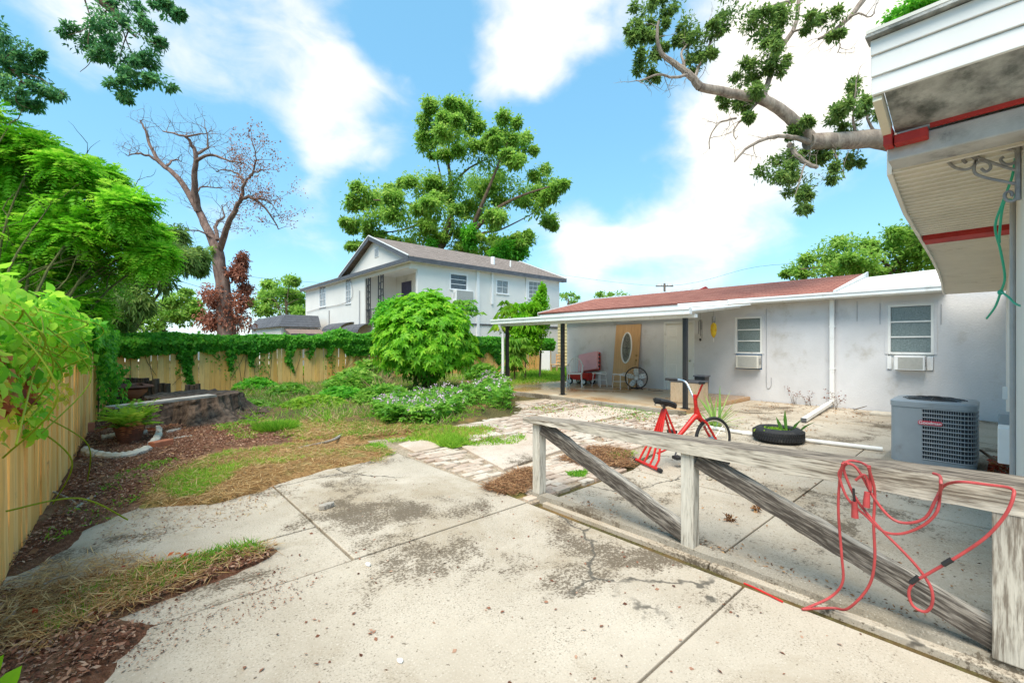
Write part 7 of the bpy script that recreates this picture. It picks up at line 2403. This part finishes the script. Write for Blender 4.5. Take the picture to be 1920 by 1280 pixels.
    # strip of grass seen past the patio
    grass('lawn_grass', BEDS['lawn'], 9000, .30, 'grass_green', 'lush green grass strip between fence and patio', 'grass', 0, .5, .018, .2, -.9)
    # red hanging flower pot at the house corner
    # young plant in the bottom left corner
    b = G(60, 1330); b.z = 0
    t = thing('young_plant', 'young plant with broad lime leaves in the bottom left corner', 'plant', (-.40, 2.55, 0))
    for (dx, dy, hh, L_) in ((0, .05, .25, .11), (.08, -.02, .19, .10), (.02, .15, .18, .09)):
        p = Vector((-.40 + dx, 2.55 + dy, hh))
        m = MB(); m.tube([(-.40 + dx * .5, 2.55 + dy * .5, 0), p], .005, 5); m.build('stem', 'stem_green', t)
        round_leaves('leaf', 'leaf_lime', [p], [(.4 + dx, .2, .8)], [(-.3, -.5, .6)], L_ * .8, t, np.array([.5]), -.05)


build_shrubs()


# ------------------------------------------------------------------ stump corner
def build_stump_corner():
    # stump: flaring roots, hollow ragged top
    c = G(352, 790); c = Vector((c.x + .15, c.y + .35, 0))
    t = thing('tree_stump', 'broad dark tree stump beside the mulch bed', 'stump', c)
    m = MB(); n = 56; rings = 9; vs = []
    ph = RNG.random(6) * 6.28
    for i in range(rings):
        f = i / (rings - 1); z = .50 * f
        for k in range(n):
            a = 2 * PI * k / n
            flare = 1 + .55 * (1 - f) ** 2.4 * (1 + .6 * math.sin(5 * a + ph[0]) + .3 * math.sin(9 * a + ph[1]))
            r = .78 * flare * (1 + .05 * math.sin(11 * a + ph[2]) + .035 * math.sin(23 * a + ph[3])) + RNG.normal(0, .012)
            r *= (1.18 if math.cos(a + .7) > 0 else 1.0) if False else 1
            vs.append((c.x + r * math.cos(a), c.y + r * 1.1 * math.sin(a), z + (RNG.normal(0, .012) if i == rings - 1 else 0)))
    vs.append((c.x, c.y, .46)); fs = []
    for i in range(rings - 1):
        for k in range(n):
            k2 = (k + 1) % n; fs.append((i * n + k, i * n + k2, (i + 1) * n + k2, (i + 1) * n + k))
    for k in range(n): fs.append(((rings - 1) * n + k, (rings - 1) * n + (k + 1) % n, len(vs) - 1))
    m.add(vs, fs); m.build('stump_body', 'stump_bark', t)
    for k in range(6):
        a = 5.2 + k * .28 if k < 4 else 2.2 + k
        p = c + Vector((math.cos(a) * .85, math.sin(a) * .85, .12)); e = c + Vector((math.cos(a) * 1.7, math.sin(a) * 1.6, -.02))
        m = MB(); limb(m, [p, (p + e) / 2 + Vector((0, 0, .02)), e], .10, .03, 7, 4, .02); m.build('root', 'stump_bark', t, smooth=True)
    # plank on the stump
    a = Vector(onY(208, 760, 8.1)); b = Vector(onY(402, 742, 8.5))
    p0 = Vector((c.x - .75, c.y - .70 + .35, .53)); 
    a = G(206, 764, .53); b = G(398, 741, .55); d = (b - a)
    t = thing('plank_bench', 'long grey weathered plank lying across the stump', 'plank', (a + b) / 2)
    L_ = d.length; w = .26
    for s in (-1, 1):
        m = MB(); m.box(-L_ / 2, L_ / 2, s * .068 - .062, s * .068 + .062, -.02, .02)
        o = m.build('plank', 'plank_grey', t, local=True, bevel=.005)
        o.rotation_euler = (0, -math.asin(d.z / L_), math.atan2(d.y, d.x))
    m = MB(); q = a + d * .12; m.box(q.x - .09, q.x + .09, q.y - .09, q.y + .09, -.03, a.z - .03); m.build('support_block', 'log_dark', t)
    # half-log edging boards stood on end by the fence
    t = thing('log_palisade', 'short dark log palisade standing in front of the fence corner', 'palisade', onY(270, 740, 11.0)); t.location.z = 0
    for k in range(11):
        x = 212 + k * 10.2; p = onY(x, 740, 11.3); r = .075 + RNG.normal(0, .006); hh = (.62 if k < 9 else .5) + RNG.normal(0, .03)
        m = MB(); m.tube([(p.x, p.y, -.03), (p.x + RNG.normal(0, .01), p.y, hh)], [r, r * .95], 9); m.build('log', 'log_dark', t, smooth=True)
    for x in (352, 362, 371):
        p = onY(x, 735, 11.9); m = MB(); m.tube([(p.x, p.y, -.03), (p.x, p.y, .42 + RNG.normal(0, .03))], .06, 8); m.build('log', 'log_dark', t, smooth=True)
    # rusty fire bowl with lid in front of the palisade
    p = onY(248, 735, 10.2); p.z = 0
    t = thing('fire_bowl', 'rusty terracotta fire bowl with warped dark lid by the palisade', 'fire bowl', p)
    m = MB(); m.lathe([(.10, .0), (.12, .2), (.05, .22), (.18, .30), (.27, .40), (.28, .47), (.24, .48), (.2, .40), (0, .33)], p, 20); m.build('bowl', 'terracotta', t, smooth=True)
    m = MB(); 
    lid = [(.0, .60), (.2, .585), (.36, .55), (.40, .52), (.38, .50), (.2, .53), (0, .55)]
    m.lathe(lid, p, 24); o = m.build('lid', 'rust', t, smooth=True)
    for k in range(3):
        a = k * 2.1; m = MB(); m.cyl((p.x + .22 * math.cos(a), p.y + .22 * math.sin(a), .0), (p.x + .16 * math.cos(a), p.y + .16 * math.sin(a), .36), .02, n=6); m.build('leg', 'rust', t)
    q = onY(222, 722, 10.0); m = MB(); m.tube(smooth_path([q + Vector((-.15, .1, .05)), q, q + Vector((.2, -.1, -.03)), q + Vector((.42, -.2, .02))], 4), .035, 7); m.build('bent_rim', 'rust', t, smooth=True)
    # fern in a dark pot
    c = G(243, 832); c.z = 0
    t = thing('potted_fern', 'fern with green and rusty fronds in a dark pot near the edging', 'plant', c)
    m = MB(); m.lathe([(.12, .0), (.15, .12), (.19, .26), (.20, .28), (.17, .28), (.16, .24), (0, .23)], c, 22); m.build('pot', 'rust', t, smooth=True)
    n = 46; a = RNG.random(n) * 6.28; el = RNG.uniform(.3, 1.3, n)
    D_ = np.stack([np.cos(a) * np.cos(el), np.sin(a) * np.cos(el), np.sin(el)], 1)
    P = np.tile(np.array([c.x, c.y, .25]), (n, 1)) + RNG.normal(0, .04, (n, 3))
    k = (el > .75) | (RNG.random(n) < .35)
    fronds('green_fronds', 'leaf_fern', P[k], D_[k], RNG.uniform(.4, .68, k.sum()), t, 16, .085, .22, .35)
    fronds('rusty_fronds', 'leaf_rust', P[~k], D_[~k], RNG.uniform(.3, .55, (~k).sum()), t, 14, .075, .24, .55)
    # scalloped concrete edging pieces
    def edging(pts, label):
        pts = [G(*p) for p in pts]; pth = smooth_path(pts, 8); cc = pts[len(pts) // 2]
        m = MB(); vs = []; k = len(pth)
        for i, p in enumerate(pth):
            dd = (pth[min(i + 1, k - 1)] - pth[max(i - 1, 0)]); dd.z = 0; dd.normalize(); sd = Vector((dd.y, -dd.x, 0))
            h = .10 + .006 * math.sin(i * 1.3); b_ = .045 + .014 * abs(math.sin(i * PI / 6))
            for (o_, z) in ((b_, -.02), (b_, h * .7), (.02, h), (-.025, h), (-.04, -.02)): vs.append(p + sd * o_ + Vector((0, 0, z)))
        fs = [(0, 1, 2, 3, 4), tuple(5 * (k - 1) + q for q in (4, 3, 2, 1, 0))]
        for i in range(k - 1):
            for q in range(5):
                q2 = (q + 1) % 5; fs.append((5 * i + q, 5 * (i + 1) + q, 5 * (i + 1) + q2, 5 * i + q2))
        m.add(vs, fs); o = m.build('edging_stone', 'limestone')
        tag(o, label, 'edging', 'scalloped edging stones round the fern')
    edging([(160, 850), (172, 857), (184, 860)], 'short end piece of scalloped concrete edging next to the left fence')
    edging([(186, 860), (205, 863), (230, 862), (255, 857), (277, 848)], 'long curved scalloped concrete edging in front of the fern')
    edging([(281, 842), (290, 832), (296, 820), (296, 808)], 'scalloped edging piece turned up at the right of the fern')
    edging([(190, 828), (205, 826), (218, 822)], 'half buried edging piece left behind the fern pot')
    # loose bricks and stones
    for (px, py, sx, sy, sz, rz, mt, lab) in ((302, 840, .13, .07, .05, .5, 'terracotta', 'red brick lying right of the curved edging'), (161, 815, .10, .05, .13, .3, 'terracotta', 'orange brick propped against the left fence foot'), (268, 817, .05, .05, .05, .4, 'limestone', 'small white stone behind the fern pot'), (300, 797, .13, .1, .03, .2, 'terracotta', 'broken clay dish at the foot of the stump'),
                                              (325, 812, .14, .05, .025, .8, 'driftwood', 'flat pale wood scrap in the mulch right of the fern'), (342, 824, .12, .04, .02, .3, 'driftwood', 'thin grey wood scrap lying in the mulch'), (612, 953, .075, .03, .022, .1, 'driftwood', 'small brown clod lying alone on the pale slab'), (1330, 898, .035, .03, .02, .3, 'limestone', 'white pebble beside the middle railing post'), (690, 1060, .012, .02, .008, .3, 'white_plain', 'tiny white scrap on the slab joint'), (750, 1240, .012, .016, .004, .2, 'white_plain', 'white paper fleck on the near slab')):
        p = G(px, py); m = MB()
        pts = [(sx * math.cos(k * PI / 4 + .39) * RNG.uniform(.9, 1.1) * 1.1, sy * math.sin(k * PI / 4 + .39) * RNG.uniform(.9, 1.1) * 1.1) for k in range(8)] if mt not in ('terracotta',) or py == 797 else [(-sx, -sy), (sx, -sy), (sx, sy), (-sx, sy)]
        m.prism(pts, 0, sz * 2 if sz < .1 else sz * 1.4); o = m.build('loose_brick' if mt == 'terracotta' else ('stone' if mt == 'limestone' else 'scrap'), mt, bevel=min(.008, sz * .3))
        o.location = (p.x, p.y, .012 if py < 900 and px < 500 else .002); o.rotation_euler = (0, 0, rz); tag(o, lab, 'brick' if mt == 'terracotta' else ('stone' if mt == 'limestone' else 'scrap'))
    # sticks on the mulch
    for (q0, q1, q2, r, lab) in (((140, 955), (165, 935), (178, 930), .012, 'grey bent stick on the mulch by the left fence'), ((95, 920), (130, 935), (150, 950), .01, 'thin stick pointing from the fence over the mulch'), ((0, 1170), (25, 1150), (32, 1125), .010, 'pale stick near the bottom left corner'), ((60, 1110), (100, 1085), (140, 1075), .006, 'thin dry twig on the dirt strip'), ((560, 840), (620, 826), (640, 815), .02, 'long dark stick at the edge of the straw')):
        m = MB(); m.tube(smooth_path([G(*q0, .03), G(*q1, .045), G(*q2, .03)], 4), r, 6); tag(m.build('stick', 'driftwood', smooth=True), lab, 'stick')


build_stump_corner()


# ------------------------------------------------------------------ ground cover, litter
def build_cover():
    B = BEDS
    flat_bits('mulch_chips', B['mulch'], 34000, .028, 'mulch_chip', 'dark red brown bark mulch with pale chips', 'mulch', .025, .42, .12, -1.2, .5, hstack=.035)
    flat_bits('mulch_chips', B['strip'], 5000, .03, 'mulch_chip', 'bark mulch strewn along the dirt strip between the slabs', 'mulch', .02, .4, .06, -1.2, .5, hstack=.02)
    flat_bits('mulch_chips', B['edge'], 5000, .03, 'mulch_chip', 'bark mulch at the verge along the near left fence', 'mulch', .025, .4, .06, -1.2, .5, hstack=.02)
    flat_bits('pine_straw', B['straw'], 15000, .10, 'grass_dry', 'orange pine straw lying between mulch and slab', 'straw', .03, .045, .16, -.6, .3, hstack=.03)
    flat_bits('pine_straw', B['straw2'], 12000, .13, 'grass_dry', 'orange straw patch below the overgrown bed', 'straw', .03, .05, .25, -.7, .3, hstack=.03)
    flat_bits('pine_straw', B['st3'], 5000, .08, 'litter_leaf', 'brown straw heap left of the railing end', 'straw', .02, .07, .06, -.8, .3, hstack=.02)
    s4 = gpoly([(1040, 862), (1110, 835), (1200, 842), (1180, 875), (1090, 872)])
    flat_bits('pine_straw', s4, 6000, .08, 'litter_leaf', 'brown straw lying on the bricks behind the railing', 'straw', .008, .08, .12, -.2, .3, hstack=.025)
    flat_bits('pine_straw', B['strip'], 2600, .10, 'grass_dry', 'dry straw over the dirt strip in the foreground', 'straw', .03, .04, .08, -.3, .3, hstack=.03)
    flat_bits('pine_straw', gpoly([(-40, 1190), (60, 1060), (240, 1050), (320, 1080), (200, 1170), (40, 1260)]), 2600, .10, 'grass_dry', 'dry straw in the dirt of the lower left corner', 'straw', .035, .04, .1, -.3, .3, hstack=.03)
    # loose bits strayed from the beds over the slab edges
    fr = gpoly([(40, 1110), (180, 985), (330, 880), (480, 905), (640, 868), (760, 850), (700, 900), (480, 960), (300, 1010), (160, 1060)])
    flat_bits('stray_chips', fr, 1000, .018, 'mulch_chip', 'bark bits strayed from the mulch onto the upper slab', 'litter', .003, .45, .2, .0, .3, hstack=.006)
    fr2 = gpoly([(120, 1275), (230, 1150), (420, 1070), (560, 1030), (640, 1010), (560, 1090), (380, 1170), (260, 1279)])
    flat_bits('stray_chips', fr2, 800, .015, 'mulch_chip', 'bark bits strayed from the dirt strip onto the near slab', 'litter', .003, .45, .2, .05, .3, hstack=.006)
    flat_bits('stray_straw', fr, 700, .08, 'grass_dry', 'loose straws blown onto the upper slab', 'straw', .004, .05, .2, .1, .2, hstack=.008)
    grass('grass_patch', gpoly([(60, 1000), (200, 900), (330, 860), (300, 920), (160, 1010), (60, 1060)]), 900, .06, 'grass_green', 'sparse weeds sprouting in the mulch by the left fence', 'grass', .03, .9, .010, .2, .45)
    # green tufts
    G1 = gpoly([(310, 905), (420, 850), (540, 835), (640, 840), (600, 870), (470, 880), (380, 935), (320, 940)])
    grass('grass_patch', G1, 13000, .075, 'grass_green', 'thin green grass growing through the orange straw', 'grass', .02, .9, .007, .15, .05)
    grass('grass_patch', gpoly([(640, 850), (700, 835), (745, 848), (700, 868), (640, 870)]), 2200, .06, 'grass_green', 'small grass patch at the far corner of the pale slab', 'grass', .01, .9, .008, .08, -.2)
    grass('grass_patch', gpoly([(665, 825), (700, 808), (790, 800), (870, 803), (940, 797), (985, 812), (970, 832), (900, 835), (850, 838), (790, 828), (720, 832)]), 6500, .09, 'leaf_fern', 'yellow green grass band along the stone path', 'grass', .0, .9, .012, .15, .05)
    grass('grass_patch', gpoly([(690, 822), (790, 803), (940, 799), (980, 812), (900, 832), (790, 826)]), 3500, .08, 'grass_dry', 'dry stalks in the grass band along the stone path', 'grass', .0, 1.0, .008, .15, .05)
    grass('grass_patch', gpoly([(820, 822), (850, 818), (875, 828), (850, 842), (825, 838)]), 2500, .11, 'leaf_fern', 'round yellowish grass tuft on the path slabs', 'grass', .0, .8, .012, .05, -.6)
    grass('grass_patch', gpoly([(400, 805), (460, 785), (560, 790), (580, 812), (540, 828), (430, 830)]), 6000, .09, 'grass_green', 'scattered grass at the right of the stump', 'grass', .02, .9, .010, .2, -.1)
    grass('grass_patch', B['straw2'], 7000, .09, 'grass_green', 'thin green grass in the straw below the overgrown bed', 'grass', .02, .9, .010, .2, .05)
    c = G(517, 808)
    P = 2200; a = RNG.random(P) * 6.28; r = .28 * np.sqrt(RNG.random(P)); xy = np.stack([c.x + r * np.cos(a), c.y + r * np.sin(a), np.full(P, .02)], 1)
    D_ = np.stack([np.cos(a) * r * 2.2, np.sin(a) * r * 2.2, np.ones(P)], 1) + RNG.normal(0, .2, (P, 3))
    tag(leaves('grass_tuft', 'grass_green', xy, D_, rdir(P), RNG.uniform(.12, .25, P), .010, None, .1, .2, None, .3), 'dense bright green grass tuft right of the stump', 'grass')
    strip = gpoly([(75, 1175), (130, 1120), (250, 1085), (350, 1055), (470, 1025), (500, 1040), (400, 1070), (300, 1110), (200, 1150), (100, 1200)])
    grass('grass_patch', strip, 3800, .075, 'grass_green', 'bright grass growing along the dirt strip between near slabs', 'grass', .02, .9, .006, .05, .0)
    grass('grass_patch', gpoly([(1100, 745), (1250, 775), (1180, 800), (1080, 790), (960, 770)]), 1300, .06, 'grass_green', 'sparse weeds between the bricks before the patio', 'grass', .0, 1.0, .012, .1, .35)
    grass('grass_patch', gpoly([(1135, 850), (1200, 843), (1195, 855), (1150, 862)]), 500, .06, 'grass_green', 'small green weeds in the bricks behind the railing', 'grass', .0, 1.0, .012, .04, .0)
    grass('grass_patch', gpoly([(1060, 885), (1105, 880), (1100, 895), (1062, 897)]), 350, .05, 'grass_green', 'tiny green weed patch in the bricks by the railing end', 'grass', .0, 1.0, .012, .04, .0)
    # grass of the overgrown bed
    grass('bed_grass', B['weed'], 26000, .22, 'grass_green', 'rank green grass filling the overgrown bed', 'grass', .03, .7, .014, .3, -.35)
    grass('bed_grass', B['weed'], 6000, .3, 'grass_tan', 'dry stalks among the grass of the overgrown bed', 'grass', .03, .6, .010, .3, .1)
    # litter on paving
    flat_bits('leaf_litter', gpoly([(150, 1240), (400, 1000), (700, 880), (1000, 940), (1500, 1130), (1900, 1290), (300, 1400)]), 260, .022, 'mulch_chip', 'specks of dry debris scattered on the near slabs', 'litter', .002, .6, .0, -2, .3, hstack=.003)
    flat_bits('leaf_litter', gpoly([(1060, 930), (1200, 850), (1650, 850), (1870, 960), (1870, 1250), (1500, 1100)]), 420, .026, 'litter_leaf', 'dry leaf bits scattered on the slabs behind the railing', 'litter', .002, .55, .0, -2, .4, hstack=.004)
    flat_bits('leaf_litter', B['sand'], 800, .04, 'litter_leaf', 'brown leaf litter on the ground before the grey wall', 'litter', .004, .5, .2, -.1, .4, hstack=.01)
    flat_bits('leaf_litter', gpoly([(960, 770), (1080, 745), (1250, 790), (1200, 840), (1050, 820), (960, 800)]), 1300, .045, 'litter_leaf', 'brown leaf litter on the brick path', 'litter', .006, .5, .2, -.2, .4, hstack=.01)
    flat_bits('leaf_litter', gpoly([(1838, 870), (1880, 858), (1900, 900), (1845, 905)]), 500, .045, 'litter_red', 'red brown leaves gathered behind the condenser', 'litter', .0, .55, .05, -1, .6, hstack=.03)
    flat_bits('leaf_litter', gpoly([(10, 1170), (200, 1080), (350, 1040), (330, 1110), (150, 1180), (30, 1220)]), 150, .045, 'litter_red', 'fallen red leaves on the dirt strip', 'litter', .03, .5, .05, -1, .5, hstack=.02)
    flat_bits('leaf_litter', B['mulch'], 700, .05, 'litter_leaf', 'fallen brown leaves lying on the mulch', 'litter', .045, .5, .1, -1, .6, hstack=.02)
    flat_bits('leaf_litter', [(RAILX + .06, 2.9), (RAILX + .22, 2.9), (RAILX + .25, -.3), (RAILX + .06, -.3)], 380, .022, 'litter_leaf', 'dry bits caught along the railing curb', 'litter', .0, .5, .02, -1, .4, hstack=.01)
    # seed pods / cones on the slab behind the railing
    for (px, py, lab) in ((1368, 975, 'reddish brown seed pod on the slab beyond the middle post'), (1417, 957, 'small brown seed pod beyond the second brace'), (1670, 1063, 'brown seed pod below the red cord loops')):
        p = G(px, py); n = 40
        Q = np.tile(np.array([p.x, p.y, .02]), (n, 1)) + RNG.normal(0, .009, (n, 3)) * [1.6, 1.6, .6]
        Q[:, 2] = np.maximum(Q[:, 2], .004)
        tag(leaves('seed_pod', 'litter_leaf', Q, rdir(n), rdir(n) + [0, 0, 1], .04, .02, None, .2), lab, 'seed pod')
    # orange strap end on the joint in front of the curb
    pts = [G(1395, 1093, .006), G(1425, 1106, .012), G(1468, 1128, .006)]
    m = MB(); m.tube(smooth_path(pts, 4), .006, 6); tag(m.build('strap_end', 'red_paint'), 'orange red strap end lying on the slab below the curb', 'strap')


build_cover()
